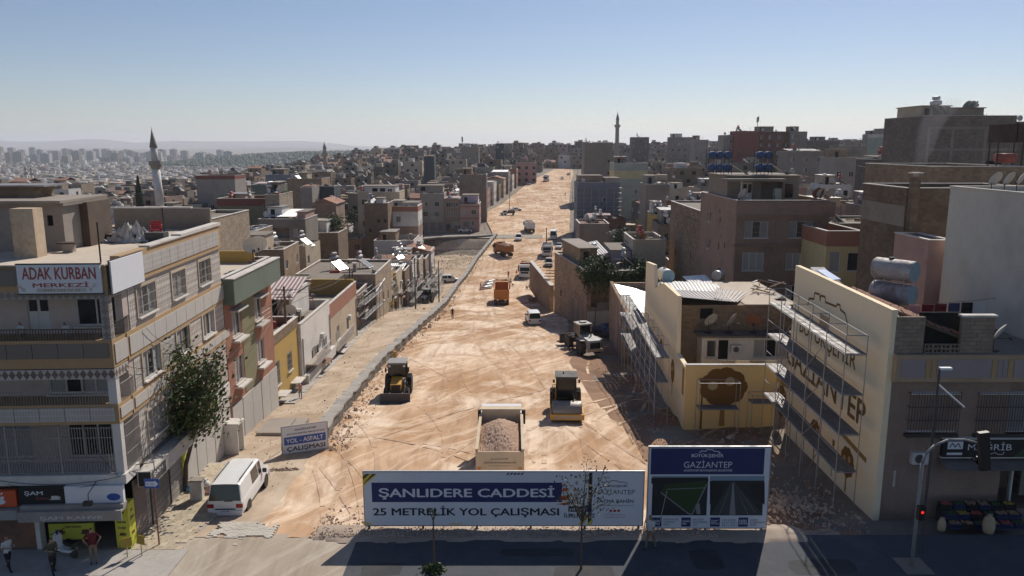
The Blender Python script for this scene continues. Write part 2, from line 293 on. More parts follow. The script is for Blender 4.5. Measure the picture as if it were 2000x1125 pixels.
_poses({'stand': (hang, st_, .02), 'hips': ([((.36,.1,1.16),(.2,-.02,.98))]*2, [((.0,.5),(.03,.09),(-.15,.035)),((-.02,.5),(-.04,.09),(-.22,.035))], .0),
        'phone': ([((.22,.02,1.14),(.12,-.24,1.2))]*2, [((-.14,.5),(-.2,.09),(-.36,.035)),((.1,.5),(.26,.12),(.1,.045))], .06), 'walk': ([((.24,.12,1.16),(.25,.06,.92)),((.24,-.1,1.15),(.24,-.24,.95))], [((-.14,.5),(-.2,.09),(-.36,.035)),((.1,.5),(.26,.12),(.1,.045))], .06),
        'bend': ([((.24,-.2,1.1),(.2,-.42,.95))]*2, st_, .35)})
def person(label, loc, rz, h, shirt, trousers, pose='stand', hat=None):
    b = _PP[pose].copy(); b.materials.clear()
    for m in (shirt, trousers, 'skin', 'hair', 'cloth_black'): b.materials.append(MAT(m))
    n = len(b.polygons); c = np.empty(n*3); b.polygons.foreach_get('center', c); c = c.reshape(-1, 3); x, y, z = np.abs(c[:,0]), c[:,1], c[:,2]; mi = np.zeros(n, np.int32)
    mi[z < .93] = 1; mi[z < .09] = 4; mi[(z > 1.475)] = 2; mi[(z > 1.69) | ((z > 1.58) & (y > .02))] = 3; mi[(z > .6) & (z < 1.24) & ((x > .185) | (y < -.16))] = 2
    b.polygons.foreach_set('material_index', mi); b.update(); s = h / 1.78; r = thing('person', label, 'person', loc, rz); r.scale = (s, s, s); inst('body', b, r)
    if hat: MB().lathe([(.14,1.7),(.11,1.72),(.1,1.79),(.02,1.83)], 12).build('helmet', hat, r, True)
    return r
# ------------------------------------------------------------------ land
_rng = np.random.RandomState(5); _lat = _rng.rand(256, 256)
def vnoise(x, y):
    x = np.asarray(x, float); y = np.asarray(y, float); xi = np.floor(x).astype(int); yi = np.floor(y).astype(int); fx, fy = x - xi, y - yi
    fx = fx*fx*(3-2*fx); fy = fy*fy*(3-2*fy); g = lambda a, b: _lat[a % 256, b % 256]
    return (g(xi,yi)*(1-fx) + g(xi+1,yi)*fx)*(1-fy) + (g(xi,yi+1)*(1-fx) + g(xi+1,yi+1)*fx)*fy
def fbm(x, y, o=4):
    s = 0; a = .5
    for k in range(o): s = s + a * vnoise(np.asarray(x)*2**k + 17*k, np.asarray(y)*2**k + 31*k); a *= .5
    return s
def tab(rows):
    a = np.array(rows, float); return lambda y: np.interp(y, a[:, 0], a[:, 1])
ROADZ = tab([(-100,0),(33,0),(38,-.55),(44,-.85),(55,-1.6),(78,-3.9),(104,-6.0),(128,-8.6),(150,-10),(165,-10.5),(180,-10.3),(195,-9.75),(213,-8.85),(230,-8.2),(240,-7.75),(290,-7.1),(325,-6.4),(420,-1.1),(490,.5),(540,.9),(620,4),(700,9),(900,9)])
ROADC = tab([(0,-1),(60,-2.5),(105,-4),(165,-2.5),(200,0),(232,3),(290,6),(325,11),(420,21),(490,30),(560,38),(900,60)])
WALLX = tab([(30,-12.2),(51,-12.7),(75,-13.2),(106,-11.7),(130,-11.4),(152,-11.2),(188,-8.9),(228,-4.6)])
FACX = lambda y: -17.3 - .047 * (y - 32.2)          # line of the house fronts along the side street
_U = np.array([-1.5,-.66,-.46,-.33,-.2,-.1,0,.07,.13,.33,.66,1.5])
_Y = np.array([30,50,100,165,240,320,420,550,700,900,1200,2000,3500,4500,6000])
_Z = np.array([[0]*12,[0,0,-.5,-1.2,-1.2,-1.2,-1.2,-1.2,-1.2,-.8,0,0],[0,-2,-4,-5.5,-6,-6,-5.7,-5.5,-4.5,-1,1.5,2],[-4,-6,-8,-10,-11.5,-11.5,-10.5,-10.5,-8,-1,3,4],
  [-8,-9,-9.5,-10,-9,-8,-7.7,-7.7,-6,0,4,6],[-10,-10,-10,-9,-8,-7,-6.5,-6.4,-4,2,6,8],[-13,-13,-12,-9,-4,-2,-1.1,-1.1,0,5,9,11],[-18,-18,-16,-9,-1,2,1,.8,3,8,12,14],
  [-26,-26,-22,-12,4,8,9,10,9,11,14,16],[-40,-40,-34,-22,2,8,9,10,10,12,14,16],[-55,-55,-50,-40,-15,-5,0,0,0,5,8,8],[-58,-58,-55,-52,-45,-40,-40,-40,-40,-30,-20,-20],
  [-40,-40,-44,-46,-48,-46,-45,-45,-45,-45,-45,-45],[-16,-16,-26,-34,-40,-40,-40,-40,-40,-40,-40,-40],[-8,-8,-10,-14,-20,-20,-20,-20,-20,-20,-20,-20]], float)
def H(x, y):
    x = np.asarray(x, float); y = np.asarray(y, float); u = np.clip(x / np.maximum(y, 30), -1.5, 1.5); yy = np.clip(y, 30, 6000)
    i = np.clip(np.searchsorted(_Y, yy) - 1, 0, len(_Y) - 2); j = np.clip(np.searchsorted(_U, u) - 1, 0, len(_U) - 2)
    a = (yy - _Y[i]) / (_Y[i+1] - _Y[i]); b = (u - _U[j]) / (_U[j+1] - _U[j])
    z = (_Z[i,j]*(1-b) + _Z[i,j+1]*b)*(1-a) + (_Z[i+1,j]*(1-b) + _Z[i+1,j+1]*b)*a
    s = np.abs(x - ROADC(y)); w = np.clip((26 - s) / 10, 0, 1) * np.clip((700 - y) / 100, 0, 1); w = w*w*(3-2*w)
    z = z*(1-w) + ROADZ(y)*w
    lot = np.clip((WALLX(y) - x) / 1.5, 0, 1) * np.clip((x + 60) / 20, 0, 1) * np.clip((y - 120) / 40, 0, 1) * np.clip((221 - y) / 3, 0, 1)
    return z - 3.6 * lot
def Hf(x, y): return float(H(x, y))
# soil materials
def soil(name, c1, c2, c3, track=1., dark=(.2,.13,.085)):
    m, nt, b, new, link = _new(name); tc = new('ShaderNodeTexCoord'); v = tc.outputs['Object']
    big = _noise(nt, v, .09, 4, .55, .2); mid = _noise(nt, v, .4, 6, .65); fine = _noise(nt, v, 5., 7, .75)
    warp = new('ShaderNodeTexNoise'); warp.inputs['Scale'].default_value = .055; warp.inputs['Detail'].default_value = 3; link(v, warp.inputs['Vector'])
    wv = new('ShaderNodeVectorMath'); wv.operation = 'MULTIPLY_ADD'; link(warp.outputs['Color'], wv.inputs[0]); wv.inputs[1].default_value = (5, 5, 0); link(v, wv.inputs[2])
    st = _noise(nt, _scale(nt, wv.outputs[0], (1.25, .07, 1)), 1., 6, .7)
    rot = new('ShaderNodeMapping'); rot.inputs['Rotation'].default_value = (0, 0, .55); link(wv.outputs[0], rot.inputs[0])
    st2 = _noise(nt, _scale(nt, rot.outputs[0], (1.3, .08, 1)), 1., 6, .7)
    c = _mix(nt, _ramp(nt, big, .4, .62), c1, c2); c = _mix(nt, _ramp(nt, _noise(nt, v, .16, 6, .62, .6), .47, .62, 0, .85), c, c3)
    c = _mix(nt, _ramp(nt, st, .46, .7, 0, .7 * track), c, [x * .74 for x in c1]); c = _mix(nt, _ramp(nt, st2, .5, .72, 0, .7 * track), c, [min(1, x * 1.18) for x in c3])
    c = _mix(nt, _ramp(nt, fine, .58, .85, 0, .4), c, dark)
    link(c, b.inputs['Base Color']); b.inputs['Roughness'].default_value = .97; b.inputs['Specular IOR Level'].default_value = .1
    h = _math(nt, 'ADD', _math(nt, 'MULTIPLY', st, .8 * track), _math(nt, 'ADD', _math(nt, 'MULTIPLY', fine, .35), _math(nt, 'MULTIPLY', mid, .5)))
    link(_bump(nt, h, .3, .1), b.inputs['Normal'])
soil('soil_road', (.44,.265,.15), (.60,.41,.27), (.80,.65,.50))
soil('soil_track', (.45,.29,.185), (.54,.37,.25), (.65,.49,.37), .8)
soil('soil_load', (.44,.30,.22), (.50,.36,.27), (.38,.25,.18), 0.)
soil('soil_street', (.40,.30,.215), (.49,.385,.29), (.58,.48,.37), .8)
soil('soil_mouth', (.36,.28,.205), (.44,.38,.31), (.52,.46,.39), 1.)
soil('soil_red_shaded', (.27,.165,.11), (.34,.22,.15), (.22,.14,.095), .25)
soil('soil_grey', (.36,.29,.235), (.44,.36,.29), (.31,.24,.19), .2)
M('terrain', (.25,.21,.17), .95, .3, .15, .3, (.13,.115,.09), .6, .05); M('asphalt_dusty', (.33,.295,.25), .93, .14, .8, .3, (.42,.345,.265), .8, .25)
M('asphalt', (.052,.053,.057), .9, .2, 1.5, .3, (.1,.095,.085), .5, .35); M('sidewalk_dark', (.075,.08,.092), .88, .14, 1.2, .2, (.13,.125,.115), .5, .4)
M('paver', (.47,.40,.30), .92, .2, 2., .3, (.36,.27,.17), .6, .8, rv=.16); M('paver_white', (.58,.54,.47), .92, .15, 2., .3, (.4,.33,.25), .5, .6, rv=.15); M('kerb', (.42,.39,.35), .9, .15, 1.5, .3, (.25,.2,.16), .5, .6)
M('rock', (.43,.335,.265), .95, .35, 1.5, .6, (.2,.15,.12), .6, .7, rv=.3); M('mountain', (.30,.25,.22), 1., .2, .002, 0, (.2,.18,.16), .5, .0006)
# the wide terrain
def grid(name, xs, ys, zf, mat, kind='structure', smooth=True):
    X, Y = (np.broadcast_to(np.asarray(a, float), (len(ys), np.shape(xs)[-1])) for a in (xs, np.asarray(ys, float)[:, None])); Z = zf(X, Y)
    n, m = X.shape; v = np.stack([X, Y, Z], -1).reshape(-1, 3); i = np.arange((n-1)*(m-1)); r, c = i // (m-1), i % (m-1); a = r*m + c
    me = bpy.data.meshes.new(name); me.from_pydata(v.tolist(), [], np.stack([a, a+1, a+m+1, a+m], -1).tolist()); me.materials.append(MAT(mat))
    if smooth: me.shade_smooth()
    o = bpy.data.objects.new(name, me); COL.objects.link(o)
    if kind: o['kind'] = kind
    return o
ys = np.concatenate([np.linspace(-60, 30, 8), 30 * np.power(400, np.linspace(0, 1, 260))[1:]]); us = np.linspace(-1.7, 1.7, 301)
def zt(x, y):
    z = H(x, y) - .35 * np.clip((60 - np.abs(x)) / 20, 0, 1) * np.clip((560 - y) / 20, 0, 1)
    return z - .8 * np.clip((35 - y), 0, 1) * (np.abs(x) < 80)
grid('ground', us[None, :] * (np.abs(ys)[:, None] + 45), ys, zt, 'terrain')
# mountains on the horizon
mx = np.linspace(-9000, 9500, 260); my = np.array([8200, 8500, 8800, 9100, 9400, 9900, 10500])
def zm(x, y):
    t = np.clip(1 - np.abs(y - 9400) / 1250, 0, 1); px = 1000 + 1500 * x / y
    top = np.interp(px, [-500,0,60,120,200,230,270,350,430,520,600,650,690,740,800,900,1200,3000], [272,273,277,276,272.5,274,279,276,276.5,276,276,279,284,287,288,292,293,293])
    return -30 + (CAMH + (285 - top) / 1500 * 9400 + 30) * np.sqrt(t) + 18 * (fbm(x / 500, y / 500) - .47) * t + 5 * (fbm(x/120, y/120) - .47)
grid('mountains', mx, my, zm, 'mountain')
# dirt road corridor: fine relief near, coarser far
yr = [33.2]
while yr[-1] < 600: yr.append(yr[-1] + max(.3, yr[-1] * .0075))
yr = np.array(yr); RR = tab([(30,17),(52,17),(53,15),(76,14),(90,16),(105,13),(125,11),(160,12),(200,17),(240,18),(290,22),(325,24),(420,32),(490,39),(600,46)])
LL = np.where(yr < 229, WALLX(yr) + .1, ROADC(yr) - np.interp(yr, [229,290,325,420,490,600], [8.5,17,15.5,11.5,9.5,7])); t = np.linspace(0, 1, 110)[None, :]
def zroad(x, y):
    lane = fbm((x + 2.5 * fbm(x*.05, y*.03, 2)) * .8, y * .05, 3) - .45
    berm = np.clip((x - np.interp(y, [34,50,60,75,90,110], [8.6,8.2,6.4,6.2,7,8])) / 1.6, 0, 1) * np.clip((112 - y) / 20, 0, 1)
    return H(x, y) + .22 * lane + .10 * (fbm(x*1.6, y*1.6) - .45) + berm * (-.35 + .7 * (fbm(x*.5, y*.5) - .4))
dr = grid('dirt_road', LL[:, None] * (1 - t) + RR(yr)[:, None] * t, yr, zroad, 'soil_road')
dr.data.materials.append(MAT('soil_red_shaded'))  # reddish earth right of the lane, its shade worked into a darker colour
pol = dr.data.polygons; cen = np.empty(len(pol) * 3); pol.foreach_get('center', cen); cen = cen.reshape(-1, 3)
lim = np.interp(cen[:,1], [34,50,60,75,90,112,113], [8.3,7.9,6.2,6.0,6.8,8,60]) + 1.1 * (fbm(cen[:,0]*.35, cen[:,1]*.35) - .45)
pol.foreach_set('material_index', (cen[:,0] > lim).astype(np.int32)); dr.data.update()
# side street and sunken lot beside the retaining wall
yl = yr[(yr < 222)]; xl0 = FACX(yl) - 3; xl1 = np.where(yl < 46.2, WALLX(yl) + .5, WALLX(yl) - .2); t2 = np.linspace(0, 1, 60)[None, :]
grid('side_street', xl0[:, None] * (1 - t2) + xl1[:, None] * t2, yl, lambda x, y: H(x, y) + .03 + .10 * (fbm(x*.8, y*.5) - .45) + np.clip((y-150)/20,0,1)*.5*(fbm(x*.3,y*.3)-.45), 'soil_street')
yc = np.linspace(222.5, 229, 12); xc = np.linspace(-36, 9, 40)
grid('cross_street', xc[None, :].repeat(12, 0), yc, lambda x, y: H(x, y) + .12, 'asphalt_dusty')
# mouth of the side street, main street, pavements
ym = np.linspace(26, 33.6, 40); xm = np.linspace(-40, -7.2, 120)
grid('street_mouth', xm[None, :].repeat(40, 0), ym, lambda x, y: H(x, y) + .012 + .03 * (fbm(x, y) - .45), 'soil_mouth')
MB().box(-60, 60, -30, 29.3, -.5, -.11).build('main_street', 'asphalt')['kind'] = 'structure'
pv = MB().box(-7.2, 60, 29.55, 33.4, -.5, .02).build('pavement', 'sidewalk_dark'); pv['kind'] = 'structure'
for k in range(46): MB().box(0, .97, 0, .22, -.4, .035).build('kerb_stone', 'kerb', pv, loc=(-7.2 + k * 1.0, 29.32, 0))
sw = MB().box(-40, -14.6, 29.2, 31.9, -.4, .1).add([(-19.5,31.9,.02),(-14.8,31.9,.02),(-14.8,42.5,-.28),(-19.8,42.5,-.28),(-19.5,31.9,-1),(-14.8,31.9,-1),(-14.8,42.5,-1.3),(-19.8,42.5,-1.3)],[(0,1,2,3),(1,5,6,2),(2,6,7,3),(0,4,5,1)]).build('sidewalk', 'kerb'); sw['kind'] = 'structure'
pme = MB().box(-.155, .155, -.155, .155, 0, .045).mesh('paving_tile', 'paver')
for j in range(31):
    for i in range(8):
        y = 32.15 + j * .33; x = FACX(y) + .2 + i * .33 + (.16 if j % 2 else 0)
        if x < -14.9 and rnd.random() < .985: inst('paving_tile', pme, sw, (x, y, .024 - (y - 31.9) * .0283 + rnd.uniform(-.006, .006)), rnd.uniform(-.03, .03))
p = MB()
for j in range(20):
    for i in range(14):
        x = -14.2 + i * .215 + (.1 if j % 2 else 0); y = 32.5 + j * .11
        if fbm(x * 1.1 + 9, y * 1.1) + .12 * (1 - abs(i - 6.5) / 7) * (1 - abs(j - 9.5) / 10) * 2 > .49: p.box(x - .1, x + .1, y - .05, y + .05, -.05, .032 + rnd.uniform(0, .012))
tag(p.build('block_paving', 'paver_white'), 'patch of exposed pale interlocking paving blocks behind the parked van', 'paving', kind='stuff')
# retaining wall along the side street
def wall_strip(name, pts, w, hz0, hz1, mats, label, cat, cap=.12):
    root = thing(name, label, cat, (pts[0][0], pts[0][1], 0)); o = Vector((pts[0][0], pts[0][1], 0)); a = MB(); b = MB(); N = len(pts)
    for k in range(N - 1):
        (x0, y0), (x1, y1) = pts[k], pts[k+1]; d = Vector((x1-x0, y1-y0, 0)).normalized(); n = Vector((d.y, -d.x, 0)) * w / 2
        jj = lambda t_: .1 * math.sin(t_ * 2.1) * math.sin(t_ * .77) + .05 * math.sin(t_ * 5.3); z0, z1 = Hf(x0 + .8, y0) + jj(y0), Hf(x1 + .8, y1) + jj(y1); A, B = Vector((x0,y0,0)) - o, Vector((x1,y1,0)) - o; r = lambda: Vector((rnd.uniform(-.05,.05), 0, rnd.uniform(-.04,.04)))
        for mb, lo0, lo1, hi0, hi1, g in ((a, z0-hz0, z1-hz0, z0+hz1, z1+hz1, 1.), (b, z0+hz1, z1+hz1, z0+hz1+cap, z1+hz1+cap, 1.12)):
            Z = Vector((0,0,1)); m = n * g
            v = [A-m+Z*lo0, A+m+Z*lo0, B+m+Z*lo1, B-m+Z*lo1, A-m+Z*hi0, A+m+Z*hi0, B+m+Z*hi1, B-m+Z*hi1]
            mb.add(v, [(4,5,6,7),(0,1,5,4),(1,2,6,5),(2,3,7,6),(3,0,4,7)])
    a.build('wall', mats[0], root); b.build('coping', mats[1], root); return root
M('wall_top', (.36,.335,.30), .95, .25, 1.5, .6, (.22,.2,.175), .6, .8)
yw = np.arange(48.4, 228, 1.2); wall_strip('retaining_wall', [(float(WALLX(y)) + .12 * math.sin(y*1.7), float(y)) for y in yw], .75, 6, .75, ('stone_wall', 'wall_top'), 'long grey stone retaining wall between the dirt road and the side street', 'wall')
pts = [(-4.7, 228), (-6.5, 225.5), (-10, 223.3), (-14, 222), (-18, 221.2), (-22, 219.5), (-25, 216.5)]
root = thing('lot_wall', 'dark curved stone wall holding up the cross street above the sunken lot', 'wall', (-14, 222, 0)); a = MB(); b = MB()
for (x0,y0),(x1,y1) in zip(pts, pts[1:]):
    zt_, zb = Hf(-2, 228) + .35, -14
    a.add([(x0+14,y0-222,zb),(x1+14,y1-222,zb),(x1+14,y1-222,zt_),(x0+14,y0-222,zt_)], [(0,3,2,1),(0,1,2,3)]); dx, dy = x1-x0, y1-y0; L = math.hypot(dx,dy)
    b.obox(((x0+x1)/2+14, (y0+y1)/2-222+.3, zt_), (L*1.03, .7, .35), (0,0,math.atan2(dy,dx)))
a.build('wall', 'stone_wall', root); b.build('coping', 'kerb', root)
bank = lambda x, y: H(x, y) + .02 + (.30 * fbm(x * .7, y * .7) + .12 * fbm(x * 3, y * 3)) * np.clip(1 - np.abs(y - 33.7) / 1.25, 0, 1) - .16 * np.clip((np.abs(y - 33.7) - .55 - .75 * fbm(x * .9, y * .4 + 7)) / .12, 0, 1) - .2 * np.clip((x - 13.5) / .5, 0, 1)
# rubble
def rubble(name, pts, label, mat='rock', seed=1):
    r = random.Random(seed); mb = MB()
    for x, y, z, s in pts:
        a = [Vector((r.uniform(-1,1), r.uniform(-1,1), r.uniform(-.7,.8))).normalized() * s * r.uniform(.6, 1.1) for _ in range(3)]
        c = Vector((x, y, z + s * .15)); q = [c + a[0], c + a[1] * Vector((1,1,.6)).length / 1.6, c - a[0], c - a[1], c + Vector((0,0,s*r.uniform(.5,.9))), c - Vector((0,0,s*.6))]
        mb.add(q, [(0,1,4),(1,2,4),(2,3,4),(3,0,4),(1,0,5),(2,1,5),(3,2,5),(0,3,5)])
    o = mb.build(name, mat, fixn=True); tag(o, label, 'rubble', kind='stuff'); return o
r = random.Random(3); P_ = []
for k in range(2600):
    y = 46 + 150 * r.random() ** 1.7; x = float(WALLX(y)) + .35 + abs(r.gauss(0, .75)); P_.append((x, y, Hf(x, y), r.uniform(.03, .12) * (1 + (r.random() < .06) * 1.6)))
rubble('wall_rubble', P_, 'loose stones and earth heaped along the foot of the retaining wall')
P_ = []
for k in range(2600): x = r.uniform(-9, 9.6); y = 33.0 + abs(r.gauss(0, .5)) * (.4 + 1.3 * float(fbm(x * .9, 3.))); P_.append((x, y, float(bank(x, y)), r.uniform(.02, .075)))
for k in range(420): x = r.uniform(-9.5, -6.5); y = 33 + abs(r.gauss(0, 2)); P_.append((x, y, Hf(x, y), r.uniform(.03, .14)))
rubble('kerb_rubble', P_, 'broken stone and gravel strewn under the long white billboard')
P_ = []
for k in range(3200):
    x, y = r.uniform(8, 17.5), r.uniform(33.5, 76)
    if x < 17.6: P_.append((x, y, float(zroad(x, y)) , r.uniform(.02, .1) * (2 if r.random() < .05 else 1)))
for k in range(900): x = r.gauss(13.6, 1.6); y = r.gauss(37, 1.6); P_.append((min(x,17.3), max(y,33.4), Hf(x, y) - .1 + .5 * math.exp(-((x-13.6)/2)**2 - ((y-37)/2)**2), r.uniform(.03, .16)))
rubble('yard_rubble', P_, 'reddish earth clods and broken concrete below the painted walls')
P_ = [(r.uniform(-22, -9), r.uniform(196, 219), 0, r.uniform(.04, .2)) for k in range(900)]; P_ = [(x, y, Hf(x, y) + 1.6 * max(0, (y-200)/20), s) for x, y, z, s in P_]
rubble('lot_rubble', P_, 'earth and stones heaped in the sunken lot before the curved wall', 'rock', 8)
P_ = []
for k in range(700): y = r.uniform(120, 420); x = float(ROADC(y)) + r.choice([-1,1]) * r.uniform(8, 17); P_.append((x, y, Hf(x,y), r.uniform(.05, .3)))
rubble('road_rubble', P_, 'scattered stones along the far edges of the dirt road', 'rock', 9)

# tyre tracks pressed into the soil
m = MB(); q = random.Random(17)
for k in range(60):
    y0 = 35 + 150 * q.random() ** 1.8; L = q.uniform(10, 45); xl, xr_ = float(WALLX(y0)) + 2, np.interp(y0, [34,60,110,200], [7.5,5.5,7,10]); x0 = q.uniform(xl, xr_); ang = q.gauss(-.05, .16) if q.random() < .7 else q.uniform(-.8, .8); cur = q.gauss(0, .018); wv = q.uniform(.18, .34); n = int(L / .7)
    for off in ((0, 1.9) if q.random() < .75 else (0,)):
        x, y, a = x0 + off * math.cos(ang), y0 - off * math.sin(ang), ang; pv_ = None
        for i in range(n):
            nx, ny = math.cos(a), -math.sin(a); z_ = lambda X, Y: float(zroad(X, Y)) + .022
            cu = [(x - nx*wv/2, y - ny*wv/2), (x + nx*wv/2, y + ny*wv/2)]
            if y < 34 or x < float(WALLX(y)) + .8 or x > float(RR(y)) - 1: break
            cu = [(*c, z_(*c)) for c in cu]
            if pv_ and q.random() < .93: m.quad(pv_[0], pv_[1], cu[1], cu[0], 0 if q.random() < .6 else 1)
            pv_ = cu; a += cur * .7 + q.gauss(0, .006); x += math.sin(a) * .7; y += math.cos(a) * .7
tag(m.build('tyre_tracks', ['soil_track', 'soil_road']), 'curving tyre tracks pressed into the soft dirt road', 'tracks', kind='stuff')

# earth bank under the billboard, house-side paving, street patches
xb = np.linspace(-9.2, 15.5, 160); yb = np.linspace(32.6, 35.2, 14)
grid('earth_bank', xb[None, :].repeat(14, 0), yb, bank, 'soil_grey')
hp = MB().box(-.3, .3, 0, 1, -.4, -.2).build('house_pavement', 'kerb', None, loc=(-18, 57, -6)); hp['kind'] = 'structure'
for k in range(56):
    y = 57.2 + k * 2.02; x = float(FACX(y)) + .75 + (1.5 + max(0, (y - 121) * .105) if y > 120 else 0); z = Hf(x, y); z2 = Hf(x, y + 2)
    MB().add([(-.85,0,z+.1),(.75,0,z+.1),(.75,1.96,z2+.1),(-.85,1.96,z2+.1),(.75,0,z-.4),(.75,1.96,z2-.4)], [(0,1,2,3),(1,4,5,2)]).build('paving_slab', 'kerb', hp, loc=(x + 18 + rnd.uniform(-.06, .06), y - 57, 6 + rnd.uniform(-.03, .03)))
for k, (x, y, w, d) in enumerate(((-5.6,30.4,1.6,.9),(3.1,30.0,2.4,1.2),(8.6,31.2,1.2,1.5),(13.5,30.6,2.6,1.1),(1.2,31.8,3.0,.6))):
    MB().add([(x+a*w/2*(1+.08*rnd.random()), y+b*d/2*(1+.1*rnd.random()), .0245+.001*k) for a, b in ((-1,-1),(0,-1.1),(1,-.9),(1.05,.1),(1,1),(.1,1.1),(-1,.9),(-1.1,0))], [tuple(range(8))]).build('asphalt_patch', 'asphalt', pv)
dm = MB().box(-.3,.3,-.22,.22,.0,.03); [dm.box(-.27+i*.09,-.23+i*.09,-.19,.19,.03,.04) for i in range(7)]; dm.build('drain_grate', 'dark_grey', pv, loc=(5.9, 29.95, .01))

P_ = []; r = random.Random(44)
for k in range(1700):
    y = 40 + 130 * r.random() ** 1.3; x = r.uniform(float(FACX(y)) + .3, float(WALLX(y)) - .5); P_.append((x, y, Hf(x, y) + .03, r.uniform(.015, .07) * (2.2 if r.random() < .04 else 1)))
for k in range(260): y = 42.5 + r.gauss(0, .12); x = -17.5 + k * .019; P_.append((x, y, Hf(x, y), r.uniform(.05, .16)))
rubble('street_debris', P_, 'loose stones and broken paving littering the side street', 'rock', 12)
# ------------------------------------------------------------------ house kit
def wallface(mb, o, d, L, z0, z1, holes, rec=.14, mi=0):
    n = (d[1], -d[0]); us = sorted({0, L, *[h[0] for h in holes], *[h[0]+h[2] for h in holes]}); vs = sorted({z0, z1, *[h[1] for h in holes], *[h[1]+h[3] for h in holes]})
    us = [u for u in us if -1e-6 <= u <= L + 1e-6]; vs = [v for v in vs if z0 - 1e-6 <= v <= z1 + 1e-6]
    P = lambda u, v, k=0: (o[0] + d[0]*u - n[0]*k, o[1] + d[1]*u - n[1]*k, v)
    for j in range(len(vs) - 1):
        run = None
        for i in range(len(us)):
            solid = i < len(us) - 1 and not any(h[0] - 1e-6 < (us[i]+us[i+1])/2 < h[0]+h[2]+1e-6 and h[1] - 1e-6 < (vs[j]+vs[j+1])/2 < h[1]+h[3]+1e-6 for h in holes)
            if solid and run is None: run = us[i]
            if not solid and run is not None: mb.quad(P(run, vs[j]), P(us[i], vs[j]), P(us[i], vs[j+1]), P(run, vs[j+1]), mi); run = None
    for h in holes:
        u0, v0, u1, v1 = h[0], h[1], h[0]+h[2], h[1]+h[3]; k = h[5] if len(h) > 5 else rec
        mb.quad(P(u0,v0), P(u1,v0), P(u1,v0,k), P(u0,v0,k), mi); mb.quad(P(u0,v1,k), P(u1,v1,k), P(u1,v1), P(u0,v1), mi)
        mb.quad(P(u0,v0,k), P(u0,v1,k), P(u0,v1), P(u0,v0), mi); mb.quad(P(u1,v0), P(u1,v1), P(u1,v1,k), P(u1,v0,k), mi)
        if k > .5: mb.quad(P(u0,v0,k), P(u1,v0,k), P(u1,v1,k), P(u0,v1,k), mi)
_wm = {}
def win_mesh(w, h, style, frame='frame_white'):
    key = (round(w, 1), round(h, 1), style, frame)
    if key in _wm: return _wm[key]
    fr, gl = MB(), MB(); t = .06; n = max(1, round(w / .75)); wd = w / 2
    for a, b in ((-wd, -wd+t), (wd-t, wd)): fr.box(a, b, -.05, .05, 0, h)
    for a, b in ((0, t), (h-t, h)): fr.box(-wd+t, wd-t, -.05, .05, a, b)
    for k in range(1, n): x = -wd + w*k/n; fr.box(x-.03, x+.03, -.04, .05, t, h-t)
    for k in range(n):
        x0, x1 = -wd+w*k/n, -wd+w*(k+1)/n; c = {0: 0, 1: int(k % 2 == 0), 2: int(k != n//2), 3: 1}[style]; gl.quad((x0,.02,0),(x1,.02,0),(x1,.02,h),(x0,.02,h), c)
    both = MB(); both.v = fr.v + gl.v; both.f = fr.f + [tuple(i + len(fr.v) for i in f) for f in gl.f]; both.m = fr.m + [i + 1 for i in gl.m]
    _wm[key] = (fr.mesh('frame', frame), gl.mesh('pane', ['glass', 'curtain']), both.mesh('window', [frame, 'glass', 'curtain'])); return _wm[key]
_gm = {}
def grille_mesh(w, h, mat='iron_pale', belly=.0):
    key = (round(w, 1), round(h, 1), mat, belly)
    if key in _gm: return _gm[key]
    m = MB(); n = max(3, int(w / .13)); wd = w / 2
    for k in range(n + 1): x = -wd + w*k/n; m.box(x-.009, x+.009, -.009, .009, 0, h)
    for z in (0, h*.33, h*.66, h): m.box(-wd, wd, -.012, .006, z-.012, z+.012)
    if belly:
        for x in (-wd, wd):
            for z in (0, h*.33, h*.66, h): m.box(x-.012, x+.012, 0, belly, z-.012, z+.012)
    _gm[key] = m.mesh('grille', mat); return _gm[key]
_um = {}
def unit_mesh(key, f):
    if key not in _um: _um[key] = f()
    return _um[key]
